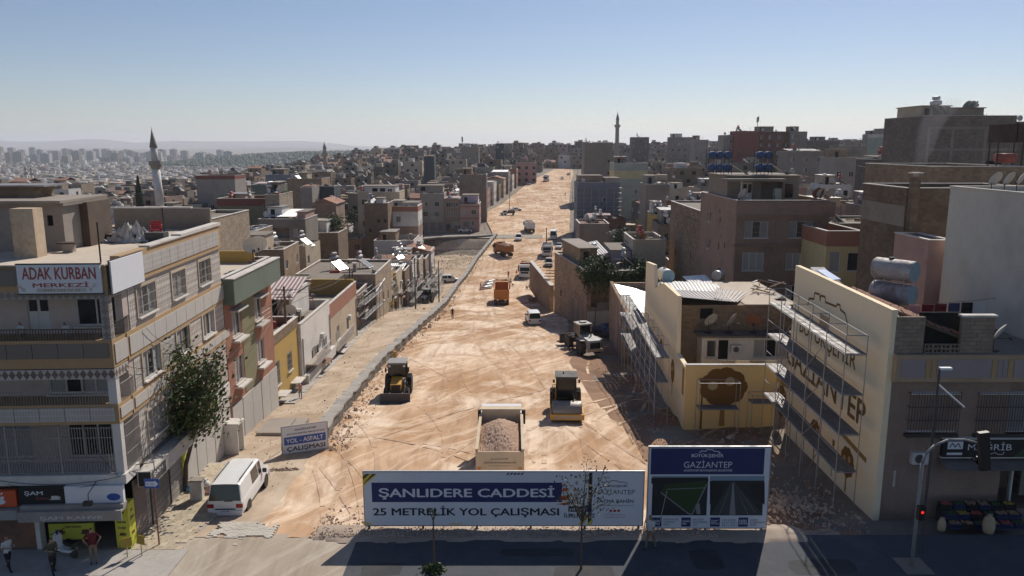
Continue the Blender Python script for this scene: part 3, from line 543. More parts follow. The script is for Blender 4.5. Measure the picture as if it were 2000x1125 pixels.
def opening(root, o, d, u, v, w, h, kind, near, rec=.14, fr='frame_white'):
    n = (d[1], -d[0]); rz = math.atan2(d[1], d[0]); c = (o[0] + d[0]*(u+w/2) - n[0]*(rec-.06), o[1] + d[1]*(u+w/2) - n[1]*(rec-.06), v)
    k = kind[0]
    if k in 'wg':
        F_, G_, B_ = win_mesh(w, h, rnd.choice((0, 0, 1, 2, 3)) if len(kind) < 2 or not kind[1].isdigit() else int(kind[1]), fr)
        if near:
            wo = inst('window', F_, root, c, rz); inst('pane', G_, wo)
            inst('sill', unit_mesh(('sill', round(w,1)), lambda: MB().box(-w/2-.08, w/2+.08, -.24, -.06, -.09, -.02).mesh('sill', 'coping')), wo)
            if k == 'g': inst('grille', grille_mesh(w, h), wo, (0, -.13, 0))
        else:
            wo = inst('window', B_, root, c, rz)
            if k == 'g': inst('grille', grille_mesh(w, h, 'iron'), wo, (0, -.13, 0))
    elif k in 'ds':
        def f():
            m = MB(); m.box(-w/2, w/2, -.03, .03, 0, h)
            if k == 's':
                for i in range(int(h/.16)): m.box(-w/2, w/2, -.045, -.03, i*.16, i*.16+.12)
            else:
                for a in (-.25, .25): m.box(a*w-.18*w, a*w+.18*w, -.05, -.03, h*.08, h*.42); m.box(a*w-.18*w, a*w+.18*w, -.05, -.03, h*.5, h*.92, 1)
            return m.mesh('door', ['shutter' if k == 's' else ('wood_dark' if kind == 'd' else 'frame_white'), 'glass'])
        inst('roller_shutter' if k == 's' else 'door', unit_mesh((k, kind, round(w,1), round(h,1)), f), root, c, rz)
    elif k == 'h':
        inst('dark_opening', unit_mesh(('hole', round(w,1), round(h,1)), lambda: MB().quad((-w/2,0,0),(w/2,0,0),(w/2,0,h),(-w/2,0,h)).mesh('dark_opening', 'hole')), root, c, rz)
FOOT = []
def free(x0, x1, y0, y1, m=.2): return not any(x0 < b - m and x1 > a + m and y0 < d - m and y1 > c + m for a, b, c, d in FOOT)
HOUSES = []
def house(label, x, y, w, d, h, rz=0, wall='block_tan', F=(), Rt=(), Lf=(), par=.6, base=3, z=None, roof='roof_dust', name='house', cat='house', group='houses of the old quarter', near=False, parmat=None, coping=True, short=None, book=True, fr='frame_white', bands=()):
    z = Hf(x + w/2, y) if z is None else z; root = thing(name, label, cat, (x, y, z), rz, group)
    hc = lambda Ls: [o if o[4][0] not in 'l' else (*o[:5], 1.3) for o in Ls]
    mb = MB(); top = h if parmat else h + par
    wallface(mb, (0,0), (1,0), w, -base, top, hc(F)); wallface(mb, (w,0), (0,1), d, -base, top, hc(Rt)); wallface(mb, (w,d), (-1,0), w, -base, top, []); wallface(mb, (0,d), (0,-1), d, -base, top, hc(Lf))
    t = .18
    if par and not parmat:
        mb.add([(t,t,h),(w-t,t,h),(w-t,d-t,h),(t,d-t,h),(t,t,h+par),(w-t,t,h+par),(w-t,d-t,h+par),(t,d-t,h+par)], [(0,1,5,4)[::-1],(1,2,6,5)[::-1],(2,3,7,6)[::-1],(3,0,4,7)[::-1]])
    mb.build('wall', wall, root)
    if parmat and par:
        pm = MB(); q = .04
        for a in ((-q,w+q,-q,t),(-q,w+q,d-t,d+q),(-q,t,t,d-t),(w-t,w+q,t,d-t)): pm.box(a[0],a[1],a[2],a[3],h-.1,h+par)
        pm.build('parapet', parmat, root)
    if par and coping:
        cm = MB(); q = .06 if not parmat else .09
        for a in ((-q,w+q,-q,t+.04),(-q,w+q,d-t-.04,d+q),(-q,t+.04,t+.04,d-t-.04),(w-t-.04,w+q,t+.04,d-t-.04)): cm.box(a[0],a[1],a[2],a[3],h+par+.002,h+par+.06)
        cm.build('coping', 'coping', root)
    MB().box(.02, w-.02, .02, d-.02, h-.15, h + (.0 if par else .12)).build('roof', roof, root)
    for zb, hb, mt in bands:
        MB().box(-.03, w+.03, -.03, d, zb, zb+hb).build('band', mt, root)
    for Ls, o, dr_ in ((F,(0,0),(1,0)),(Rt,(w,0),(0,1)),(Lf,(0,d),(0,-1))):
        for op in Ls: opening(root, o, dr_, *op[:5], near, fr=fr)
    if book:
        c, s = math.cos(rz), math.sin(rz); cx = [x + a*c - b*s for a, b in ((0,0),(w,0),(w,d),(0,d))]; cyy = [y + a*s + b*c for a, b in ((0,0),(w,0),(w,d),(0,d))]
        FOOT.append((min(cx), max(cx), min(cyy), max(cyy)))
    root['h'] = h; HOUSES.append((root, x, y, z, w, d, h, rz, short or label)); del root['h']
    return root
def part(root, name, mb, mats, smooth=False, loc=(0,0,0), rz=0): return mb.build(name, mats, root, smooth, loc, rz)
def sheet(mb, o, du, dv, nu, amp=.03, mi=0, th=.0):       # corrugated sheet: ridges run along dv
    o, du, dv = Vector(o), Vector(du), Vector(dv); n = du.cross(dv).normalized(); K = nu * 4; b = len(mb.v); vs = []
    for k in range(K + 1):
        a = amp * (0, 1, 1, 0)[k % 4]; p = o + du * (k / K) + n * a; vs += [p, p + dv]
    return mb.add(vs, [(2*k, 2*k+2, 2*k+3, 2*k+1) for k in range(K)], mi)
# roof furniture: each a thing of its own
_hp = {}
def heater(loc, rz, tank='tank_white', label='', parts=True, s=1.):
    if not _hp:
        f = MB()
        for y in (-.55, .55): f.tube((-.5,y,0),(-.5,y,1.45),.025,n=4); f.tube((-.1,y,0),(-.1,y,1.3),.025,n=4); f.tube((1.5,y,0),(-.3,y,1.2),.03,n=4); f.tube((-.5,y,1.3),(1.0,y,.1),.02,n=4)
        for x in (-.5,-.1): f.tube((x,-.55,1.3),(x,.55,1.3),.02,n=4)
        p = MB()
        for y in (-.48, .48): p.obox((.65,y,.7),(1.95,.88,.07),(0,.62,0)); p.obox((.65+.022,y,.7+.03),(1.85,.8,.05),(0,.62,0),1)
        t = MB().lathe([(.05,-.78),(.28,-.72),(.3,-.6),(.3,.6),(.28,.72),(.05,.78)], 14, (-.3,0,1.62), axis='y'); t2 = MB().lathe([(.05,-.5),(.24,-.45),(.25,-.3),(.25,.3),(.24,.45),(.05,.5)], 12, (-.32,0,2.2), axis='y')
        _hp['frame'] = f.mesh('frame', 'iron'); _hp['panel'] = p.mesh('panel', ['solar_rim', 'solar'])
        for m in ('tank_white','tank_red','tank_blue','tank_rusty','tank_orange'): _hp[m] = t.mesh('tank', m, True); _hp[m+'2'] = t2.mesh('tank', m, True)
        for m in ('tank_white','tank_red','tank_blue','tank_rusty'):
            a = MB(); a.add(f.v, f.f, 2); a.add(p.v, p.f); a.m[-len(p.f):] = p.m; a.add(t.v, t.f, 3); a.add(t2.v, t2.f, 3); _hp['all'+m] = a.mesh('solar_heater', ['solar_rim','solar','iron',m], False)
    if not parts:
        o = inst('solar_heater', _hp['all'+tank], None, loc, rz, (s,s,s)); return tag(o, label, 'solar heater', 'solar water heaters on the roofs')
    r = thing('solar_heater', label, 'solar heater', loc, rz, 'solar water heaters on the roofs'); r.scale = (s,s,s)
    inst('frame', _hp['frame'], r); inst('panel', _hp['panel'], r); inst('tank', _hp[tank], r); inst('tank', _hp[tank+'2'], r); return r
_dp = {}
def dish(loc, rz, label, s=1., mat='dish', parts=True):
    if not _dp:
        d = MB(); prof = [(.02,.0),(.2,.018),(.38,.07),(.46,.115),(.46,.125),(.38,.085),(.2,.035),(.02,.018)]; d.lathe(prof, 18, axis='y')
        a = MB().tube((0,.05,-.4),(0,-.5+1.05,.0),.012,n=5).obox((0,.56,.0),(.07,.14,.07)); st = MB().tube((0,-.1,-.9),(0,-.1,.0),.025,n=6).obox((0,-.1,-.9),(.4,.4,.05)).tube((0,-.1,0),(0,0,0),.03,n=5)
        _dp['arm'] = a.mesh('feed_arm', 'iron'); _dp['mast'] = st.mesh('mast', 'iron')
        for m in ('dish','dish_rust'):
            _dp[m] = d.mesh('reflector', m, True); q = MB(); q.add(d.v, d.f); q.add(a.v, a.f, 1); q.add(st.v, st.f, 1); _dp['all'+m] = q.mesh('satellite_dish', [m, 'iron'])
    if not parts: return tag(inst('satellite_dish', _dp['all'+mat], None, (loc[0],loc[1],loc[2]+.92*s), rz, (s,s,s)), label, 'satellite dish', 'satellite dishes on the roofs')
    r = thing('satellite_dish', label, 'satellite dish', (loc[0],loc[1],loc[2]+.92*s), rz, 'satellite dishes on the roofs'); r.scale = (s,s,s)
    inst('mast', _dp['mast'], r); k = inst('reflector', _dp[mat], r, rot=(-.5,0,0)); inst('feed_arm', _dp['arm'], k); return r
def barrel_tank(loc, rz, L, rad, hstand, mats, label, legs='iron', two=False):
    r = thing('water_tank', label, 'water tank', loc, rz, 'water tanks on the roofs'); lv = [hstand + rad] + ([hstand - rad - .15] if two else [])
    for zc in lv:
        MB().lathe([(.02,-L/2),(rad*.97,-L/2),(rad,-L/2+.04),(rad,L/2-.04),(rad*.97,L/2),(.02,L/2)], 24, (0,0,zc), axis='y').build('tank', mats[0], r, True)
        MB().lathe([(.02,-.02),(rad*.96,-.02),(rad*.96,.0)], 24, (0,-L/2-.004,zc), axis='y').build('end_cap', mats[1], r)
    MB().lathe([(.16,0),(.16,.1),(.05,.12)], 12, (0,.1*L,lv[0]+rad-.02)).build('filler_cap', 'iron', r)
    f = MB()
    for x in (-rad*.9, rad*.9):
        for y in (-L*.38, L*.38): f.tube((x,y,0),(x,y,lv[0]-rad*.35),.03,n=5)
        f.tube((x,-L*.38,hstand),(x,L*.38,hstand),.025,n=5)
    for y in (-L*.38, L*.38): f.tube((-rad*.9,y,hstand),(rad*.9,y,hstand),.025,n=5)
    f.build('stand', legs, r); return r
def chimney(root, x, y, z, h=1.6, w=.5, mat='concrete', cap='coping'):
    c = MB().box(x-w/2,x+w/2,y-w/2,y+w/2,z,z+h).build('chimney', mat, root); MB().box(x-w/2-.1,x+w/2+.1,y-w/2-.1,y+w/2+.1,z+h+.2,z+h+.28).box(x-.2,x-.14,y-.2,y-.14,z+h,z+h+.2).box(x+.14,x+.2,y+.14,y+.2,z+h,z+h+.2).build('cap', cap, c)
def wins(L, n, storeys, w=1.3, h=1.3, v0=1.0, sh=3.0, kind='w', ground=None, m=.8):
    out = []
    for s in range(storeys):
        for k in range(n):
            u = m + (L - 2*m - w) * (k / (n-1) if n > 1 else .5); kd = kind if s or not ground else ground
            if kd in ('s','d'): out.append((u, .02, w, 2.2, kd))
            else: out.append((u, v0 + s*sh, w, h, kd))
    return out
# ------------------------------------------------------------------ houses one can tell apart, placed from their outlines
def hpx(label, pl, pr, pt, Y, d, wall, F=(), Rt=(), Lf=(), par=.6, rz=0, **k):
    a, b = at(pl, pt, Y), at(pr, pt, Y); z = k.pop('z', None); z = Hf((a.x+b.x)/2, Y) - .2 if z is None else z
    w_, h_ = b.x - a.x, a.z - z - par; auto = k.pop('auto', False)
    if auto: F = [o for o in wins(w_, max(1, int(w_/2.8)), max(1, int(h_/3)), 1.2, 1.3, 1.1, 3.0) if rnd.random() < .7]
    return house(label, a.x, Y, w_, d, h_, rz, wall, F, Rt, Lf, par, z=z, base=k.pop('base', 5), **k)
def top_room(root, x0, x1, y0, y1, z, h, wall, ops=(), roof='roof_dust', name='rooftop_room'):
    m = MB(); wallface(m, (x0,y0), (1,0), x1-x0, z, z+h, [o if o[4] != 'l' else (*o[:5], 1.2) for o in [(o[0], z+o[1], *o[2:]) for o in ops]])
    wallface(m, (x1,y0), (0,1), y1-y0, z, z+h, []); wallface(m, (x1,y1), (-1,0), x1-x0, z, z+h, []); wallface(m, (x0,y1), (0,-1), y1-y0, z, z+h, [])
    o = m.build(name, wall, root); MB().box(x0-.2,x1+.2,y0-.25,y1+.2,z+h,z+h+.14).build('roof_slab', roof, o)
    for op in ops: opening(o, (x0,y0), (1,0), op[0], z+op[1], *op[2:5], False)
    return o
def shed_roof(root, x0, x1, y0, y1, z0, z1, mat, name='sheet_roof', n=None):
    m = MB(); sheet(m, (x0,y0,z0), (x1-x0,0,0), (0,y1-y0,z1-z0), n or max(4, int((x1-x0)/.35)), .05); m.build(name, mat, root)
# --- minaret side
r = hpx('pale block house whose long sunlit gable has four small square holes', 330, 406, 430, 76, 12, 'block_pale', F=[(1,1,1,1.2,'h')], Rt=[(1.5,5.5,.5,.7,'h'),(4.5,7,.5,.7,'h'),(8,7,.5,.8,'h'),(2,2.5,.5,.7,'h')], par=.3, z=-3, short='the pale gabled block house')
r = hpx('olive house with dark red parapet band and corner windows', 424, 517, 388, 150, 10, 'plaster_olive', F=wins(9.2,2,4,1.2,1.3,kind='w'), Rt=[(1,7,1,1.2,'w')], par=1.3, parmat='plaster_red', z=-9)
r = hpx('pale block house with bare gable beside the olive house', 517, 545, 380, 146, 9, 'block_pale', Rt=[(3,4,.6,.8,'h')], par=.2, z=-9)
r = hpx('grey concrete house with blue loggia and bright sheet roof', 504, 596, 428, 140, 9, 'concrete', F=[(.6,9.6,1.3,1.5,'w'),(2.6,9.4,3.0,1.9,'l'),(6.4,9.6,1.3,1.5,'w'),(1,6.4,1.2,.9,'w'),(5,6.4,1.2,.9,'w')], par=.3, z=-8)
shed_roof(r, 1.0, 7.8, 1.5, 8, at(504,428,140).z+8.3, at(504,428,140).z+9.2, 'sheet_white'); top_room(r, 7.0, 8.5, .6, 7, at(504,428,140).z+8, 1.2, 'plaster_pink')
r = hpx('low brown block house behind the tiled corner house', 462, 501, 451, 118, 8, 'block_tan', Rt=[(3,3,.8,1,'h')], par=.3, z=-7)
r = hpx('tan block house with cluttered roof and lit end wall', 585, 660, 455, 152, 9, 'block_tan', F=[(1,2.2,1.2,1.2,'w'),(3.6,2.2,1.2,1.2,'g')], Rt=[(5,2,1,1.2,'h')], par=.3, z=-9)
r = hpx('brown block house with tiled gable roof and square shutters', 609, 656, 399, 172, 9, 'plaster_brown', F=wins(5,2,2,1,1.2), par=.2, z=-10)
part(r, 'tiled_roof', MB().prism([(-.4,8.9),(2.8,10.6),(6,8.9)], -.5, 9.5), 'tile_red')
r = hpx('slate blue block of two storeys with flat dark roof', 518, 583, 341, 300, 12, 'plaster_blue', F=wins(12,3,2,1.4,1.2), par=.4)
r = hpx('tan windowless block house under a clutter of water tanks', 561, 628, 349, 232, 11, 'block_tan', F=[(7.5,6.5,1,.8,'h')], par=.4)
r = hpx('black clad box house with white stepped side', 609, 652, 364, 214, 8, 'plaster_dark', par=.1); top_room(r, 6.2, 9.8, .3, 6, 5.4, 2.2, 'plaster_white', [(.5,.5,1,1.2,'w'),(2,.5,1,1.2,'w')])
r = hpx('dull green flat roofed house before the slate blue block', 490, 546, 361, 240, 9, 'plaster_green', F=wins(8.8,2,1,1.2,1.0,4), par=.3)
r = hpx('grey apartment house with red roof edge and dark blue storey', 382, 458, 343, 258, 11, 'plaster_grey', F=wins(13,4,3,1.4,1.5), Rt=wins(11,3,3), par=1.1, parmat='plaster_red', bands=[(6.2,1.4,'plaster_dark')])
r = hpx('dark slate house with bright stair beside tile gable', 586, 609, 366, 205, 8, 'plaster_grey', F=wins(3,1,2,1,1.2), par=.4)
r = hpx('cream house with pergola terrace and three brown windows', 698, 780, 375, 200, 10, 'plaster_cream', F=wins(10.6,3,5,1.6,1.5,1.2,2.8,kind='w',m=1), Rt=wins(10,3,5,1.3,1.5,1.2,2.8), par=1.2, z=-9.5)
top_room(r, .4, 9.5, 2.5, 9, at(698,375,200).z+9.5-1.2, 2.5, 'plaster_white', [(3,.05,1.4,2,'h'),(5,.05,1.4,2,'h'),(7,.6,1.2,1.3,'w')])
r = hpx('brown block house with patched lower storey under the pergola house', 711, 757, 397, 181, 8, 'block_tan', F=[(3,10.2,.7,.8,'h'),(4.6,10.2,.6,.7,'h'),(1,8,.6,.7,'h'),(3.2,6,1.1,1.2,'w')], par=.3, z=-10); top_room(r, 2.8, 4.5, .2, 4, at(711,397,181).z+9.7, 1.4, 'plaster_white')
r = hpx('white and brown banded house with two small barred windows', 757, 816, 403, 188, 9, 'plaster_white', F=[(2,11.2,1.1,1.3,'g1'),(2,7.9,.7,.8,'h'),(4.6,4.6,1.2,1.3,'w')], Rt=wins(9,3,4,1,1.3,kind='w'), par=1.2, parmat='plaster_terra', z=-11.5, bands=[(7.2,2.9,'plaster_brown')])
top_room(r, 3.4, 7.2, 1.5, 8, at(757,403,188).z+11.5-1.2, 1.9, 'plaster_white', [(.4,.2,.9,1.2,'h'),(2,.4,1.6,1.1,'w')])
r = hpx('low white walled yard house below the banded house', 730, 808, 470, 172, 11, 'plaster_white', F=[(5.8,1.8,.8,1.2,'h')], Rt=wins(11,3,1,1,1.2), par=.9, z=-13)
r = hpx('grey three storey house with three roller shutter garages', 820, 867, 378, 238, 9, 'plaster_grey', F=[(.4,.05,1.9,2.8,'s'),(2.9,.05,1.9,2.8,'s'),(5.3,.05,1.7,2.8,'s'),(.9,4.6,1.4,1.4,'g'),(4.5,4.6,1.4,1.4,'g'),(.9,7.7,1.4,1.4,'w'),(4.5,7.7,1.4,1.4,'w')], par=.3, z=-8.1)
top_room(r, -.9, 7.0, 1, 7, 12.0, 2.0, 'plaster_grey', [(1,.4,1.5,1.3,'h')])
r = hpx('tan house with lattice parapet between garages and pink corner', 867.6, 897, 388, 238.2, 9, 'plaster_brown', F=[(.5,4.6,3.6,1.4,'w'),(.5,7.4,3.8,1.5,'w'),(.5,.05,1.1,2.3,'d'),(2.2,1,1.7,1.2,'w')], par=.5, z=-8.1)
r = hpx('pink corner house with red bands above the cross street', 897.6, 936, 399, 238, 12, 'plaster_pink', F=[(.8,5.2,1.3,1.5,'w'),(3.6,5.2,1.5,1.5,'w'),(1.2,1.8,3.2,1.3,'w1')], Rt=wins(12,4,3,1.3,1.5,1,2.9), par=.4, z=-8.1, bands=[(3.9,.25,'plaster_red'),(7.5,.25,'plaster_red')])
top_room(r, .8, 5.6, 2.5, 9, 8.4, 2.6, 'plaster_lilac', [(.5,.1,1,1.9,'h')])
r = hpx('tall brown block house with one dark window strip', 897, 950, 341, 264, 10, 'block_grey', F=[(4,3.5,1,6,'h')], Rt=wins(10,3,4,1.3,1.5), par=.4, z=-7.5)
r = hpx('navy box house standing on the hillside roofs', 828, 848, 306, 372, 8, 'plaster_dark', par=.2); 
r = hpx('salmon house with nine dark windows beside the far road bend', 1008, 1048, 318, 412, 10, 'plaster_pink', F=wins(11,3,3,1.5,1.5,1.0,3.2,'h'), Rt=wins(10,3,3,1.2,1.4), par=.5, z=-1.6)
xs_ = 0
cols = ['plaster_cream','plaster_white','plaster_grey','plaster_pink','plaster_white','block_tan','plaster_cream','plaster_grey','plaster_white','plaster_terra']
nm = ['cream','white','grey','pink','second white','tan block','second cream','second grey','third white','terracotta']
for k, y in enumerate(range(275, 400, 13)):
    x = float(ROADC(y)) - float(np.interp(y,[275,325,400],[20.5,19,15.5]))
    house(f'{nm[k]} terrace house in the sunlit row climbing beside the far road', x - 8.5, y, 8.5, 12.6, 6.5 + (k * 37 % 5) * .8, -.08, cols[k], F=wins(8.5,2,2,1.2,1.3), Rt=wins(12.6,4,3 if k % 2 else 2,1.3,1.5,1,2.9,ground=None), par=.5, z=float(ROADZ(y)) - .3)
# --- tower side
r = hpx('slate grey five storey house wrapped in scaffolding poles', 1128, 1211, 356, 226, 12, 'plaster_blue', F=[(7,9.3,1.3,1.3,'w'),(7,6.2,1.3,1.3,'w')], Lf=[(2,9,1.2,1.3,'h'),(6,9,1.2,1.3,'h'),(2,6,1.2,1.3,'h'),(6,6,1.2,1.3,'h')], par=.6, z=-7.5, wall_=None) if False else hpx('slate grey five storey house wrapped in scaffolding poles', 1128, 1211, 356, 226, 12, 'plaster_blue', F=[(7,9.3,1.3,1.3,'w'),(7,6.2,1.3,1.3,'w')], Lf=[(2,9,1.2,1.3,'h'),(6,9,1.2,1.3,'h'),(2,6,1.2,1.3,'h'),(6,6,1.2,1.3,'h')], par=.6, z=-7.5)
top_room(r, .5, 7.5, 3, 11, 14.2, 2.6, 'plaster_brown'); top_room(r, 8.2, 12.3, .5, 9, 14.3, 1.9, 'plaster_grey')
SLATE = r
r = hpx('pale green apartment house with yellow upper storey', 1200, 1266, 319, 252, 12, 'plaster_palegreen', F=[(.8,4,1.4,1.3,'w'),(6,4,2.6,1.3,'w2'),(.8,7.2,1.4,1.3,'w'),(6,7.2,2.6,1.3,'w2'),(7,13,1.2,1.3,'w'),(6,1,2.6,1.2,'w')], Lf=wins(12,2,4,1.2,1.3), par=.4, z=-4.5, bands=[(12.0,2.6,'plaster_yellow')])
r = hpx('plain grey tower house on the skyline by the road', 1142, 1197, 279, 332, 14, 'concrete', F=[(2,5,1.4,1.5,'w'),(10,14,.8,1,'h'),(10,9,.8,1,'h')], par=.4, z=-3)
r = hpx('grey terrace house with sheet roofed top beside the parked truck', 1132, 1190, 437, 150, 9, 'concrete', F=[(1.2,3.2,1.2,1.6,'w'),(2.8,3.2,1.0,1.6,'w1'),(4.2,3.2,1.2,1.6,'w')], par=1., z=-7.5); top_room(r, .2, 5, 3, 8, 6.2, 2.2, 'concrete_pale', [(.4,.4,1.6,1.2,'h'),(2.4,.4,1.9,1.3,'h')], 'sheet_grey')
r = hpx('lilac courtyard house with pink room and cream parapet', 1237, 1301, 468, 104, 9, 'plaster_cream', F=[(1,1.4,1.1,1.2,'w')], Lf=[(3,1,1,1,'h')], par=.8, z=-4.5)
top_room(r, .1, 4.4, 4.5, 8.8, 7.0-1.5, 3.4, 'plaster_lilac', [(1.2,.05,1.4,2.3,'l'),(2.8,.05,1.4,2.2,'h')]); top_room(r, -2.8, -.1, 1.0, 8.8, -1, 9.3, 'plaster_lilac'); top_room(r, -2.2, -.6, .4, 1.9, 5.4, 1.7, 'plaster_ochre', roof='sheet_white', name='stair_hut')
r = hpx('stepped tan block house joined behind the brown apartment house', 1375, 1480, 415, 90, 19, 'stone_tan', Lf=[(13,6,.5,1,'h'),(4,5,.6,.9,'h')], par=.2, z=-2, short='the stepped block house'); top_room(r, .02, 3.6, .03, 9, 8, 2.9, 'stone_tan')
# brown three storey apartment house
BR = hpx('brown rendered apartment house with curtained triple windows and roof terrace', 1440, 1622, 392, 75, 14.5, 'plaster_brown', F=[(.85,8.55,2.3,1.6,'g2'),(5.2,8.55,2.3,1.6,'g1'),(.8,5.3,2.1,1.75,'w3'),(5.1,5.4,2.1,1.6,'w3'),(.9,2.2,2,1.6,'w2'),(5.2,2.2,2,1.6,'w2')], Lf=[(8.2,10.4,.35,.45,'h'),(8.5,9.5,.35,.5,'h'),(10.6,7.0,.35,.6,'h'),(8.4,6.6,.35,.75,'h'),(9.2,7.9,.22,.22,'h'),(4,6.2,.8,1.1,'w'),(4,9.2,.8,1.1,'w')], par=.55, z=.6, near=True, short='the brown apartment house')
BZ = at(1440, 392, 75).z - .6 - .6
part(BR, 'parapet_band', MB().box(-.06, 9.6, -.08, .0, BZ-.9, BZ+.5), 'plaster_brown')
for zb in (7.75, BZ - .95): part(BR, 'ledge', MB().box(-.3 if zb < 8 else -.06, 9.5, -.22, 0, zb, zb + .12), 'plaster_brown')
tr = top_room(BR, -2.0+2.2, 7.6, 4.5, 12, BZ, 2.75, 'concrete', [(1.6,.05,1.0,2.1,'df'),(3.5,.0,2.2,2.2,'l'),(5.9,.5,1.0,1.6,'g')], 'concrete')
part(tr, 'canopy', MB().box(-.8, 5.6, 2.6, 4.5, BZ+2.35, BZ+2.6), 'concrete'); part(tr, 'pipe', MB().tube((1.2,2.9,BZ),(1.2,2.9,BZ+2.4),.07), 'coping')
r = hpx('yellow house with terracotta parapet band squeezed between brown blocks', 1616, 1686, 452, 69, 8, 'plaster_yellow', F=[(.35,6.4,1.0,1.9,'w1'),(2.0,6.5,1.05,1.7,'w2'),(.4,3.2,1,1.7,'w'),(2,3.2,1,1.7,'w')], par=1.25, parmat='plaster_terra', z=.3, near=True)
Mblock('block_dark', (.20,.145,.105), (.15,.115,.09), dark=.5)
x0 = at(1772, 368, 52).x; zt_ = at(1772, 368, 52).z
r = house('tall dark block house with rendered band and white capped chimney', x0, 52, 9, 6.5, zt_-.5-.3, 0, 'block_dark', F=[(.9,6.9,.55,2.3,'w'),(.8,2.6,.6,1.9,'w')], Lf=[], par=.3, z=.5, short='the tall dark block house', near=True)
zc = zt_ - .5; MB().box(-.035, .3, .02, 6.52, zc-2.6, zc-1.2).build('render_band', 'concrete', r); chimney(r, .35, -.26, zc-3.6, 4.4, .5, 'block_dark')
part(r, 'balcony', MB().box(1.55, 2.9, -1.6, -.02, 5.95, 6.1).box(1.55,2.9,-1.6,-1.56,6.1,6.15), 'concrete'); m = MB()
for k in range(13): m.box(1.56+k*.11, 1.575+k*.11, -1.6, -1.58, 6.1, 6.85)
m.box(1.55,2.95,-1.61,-1.57,6.83,6.88).box(1.56,1.58,-1.6,0,6.83,6.88); m.build('railing', 'iron_pale', r)
m = MB(); sheet(m, (1.3,-1.9,8.4), (1.8,0,.5), (0,1.9,.35), 5, .04); m.build('awning_sheet', 'sheet_grey', r); part(r, 'post', MB().box(1.55,1.62,-1.62,-1.55,6.1,8.5), 'frame_white')
M('plaster_offwhite', (.56,.535,.475), .92, .1, .6, .35, (.36,.335,.29), .75, .3, .35)
x1 = at(1857, 363, 46.7).x; zt2 = at(1857, 363, 46.7).z
r = house('off white plastered house with long blank wall at the picture edge', x1, 37.5, 9, 9.2, zt2-.6, 0, 'plaster_offwhite', par=.25, z=.3, short='the off white blank house')
part(r, 'block_footing', MB().box(-.06, 0, .0, 9.2, -1, 5.2), 'block_grey'); WHITE = (x1, zt2)
r = hpx('pink washed house end between dark block and white house', 1815, 1862, 470, 47.3, 4.3, 'plaster_pink', par=.1, z=.3)
r = hpx('long tan block house with ragged parapet behind the white house', 1822, 2010, 326, 63, 12, 'block_tan', F=[(6,8,.25,.5,'h'),(3,7.4,.3,.4,'h')], par=.2, z=.8)
TW = hpx('tall bare concrete frame tower with block infill and dishes', 1815, 1987, 226, 118, 14, 'block_grey', F=[(9.3,13.0,2.4,.8,'h'),(9.2,9.4,2.4,1,'h')], par=.5, z=2, short='the tall bare tower'); tz = at(1815,226,118).z - 2 - .5
for zb in (tz-1.5, tz-4.7, tz-8.0, tz-11.3): part(TW, 'floor_beam', MB().box(-.05, 13.6, -.06, 0, zb, zb+.4), 'concrete')
for xb in (.0, 3.6, 7.4, 8.6, 13.0): part(TW, 'column', MB().box(xb-.03, xb+.42, -.05, 0, -2, tz-1.5), 'concrete')
top_room(TW, 3.2, 8.3, .3, 7, tz, 1.6, 'concrete')
r = hpx('tall concrete neighbour tower cut by the picture edge', 1989, 2040, 238, 121, 12, 'block_grey', par=.3, z=2)
r = hpx('wine red and cream house with mast on the skyline', 1440, 1484, 256, 300, 10, 'plaster_red', F=wins(9,2,2,.9,1.2,2,4), par=.3, bands=[])
top_room(r, 4, 8.8, -.3, 5, 10, 3.4, 'plaster_cream', [(.8,1.6,.6,.6,'h'),(2.8,1.6,.6,.6,'h')])
r = hpx('long red brick house with few windows on the skyline', 1482, 1545, 257, 305, 11, 'brick_red', par=.3, auto=True); r = hpx('grey concrete top house right of the red brick house', 1544, 1577, 257, 303, 8, 'concrete', par=.4, auto=True)
r = hpx('pale grey blank house beside the wine red house', 1413, 1440, 264, 306, 8, 'plaster_grey', par=.3, auto=True)
r = hpx('pale green and white house behind the tall bare tower', 1728, 1811, 262, 215, 10, 'plaster_palegreen', F=[(1.5,6.5,1.6,1,'h'),(7,6.5,2,1,'h'),(1,2.5,1.2,1.3,'w'),(4.5,2.5,1.2,1.3,'w'),(8,2.5,1.2,1.3,'w')], par=.8, parmat='plaster_white')
r = hpx('low house with broad white sheet roof and cafe sign before the tower', 1713, 1800, 312, 150, 9, 'block_grey', F=[(1,1,2,1.5,'h'),(5,1,2,1.5,'h')], par=.1); shed_roof(r, -.4, 9, -1.4, 7, 7.2, 7.8, 'sheet_white') if False else None
part(r, 'sheet_roof', MB().obox((4.3, 3, at(1713,312,150).z - Hf(17*6,150) + .35), (9.4, 8.5, .1), (.05,.03,0)), 'sheet_white')
r = hpx('grey house with open dark loft left of the blue tank roof', 1262, 1308, 360, 190, 9, 'concrete', F=[(.5,4.5,4,1.5,'l'),(.8,1,1.2,1.3,'w'),(3.5,1,1.2,1.3,'w')], par=.3)
r = hpx('orange and maroon house with white windows by the grey loft house', 1280, 1302, 420, 135, 8, 'plaster_ochre', F=[(.3,4.2,1,1,'w1'),(.3,1,1.2,1.2,'w')], par=.2, bands=[(-.5,3.6,'plaster_red')])
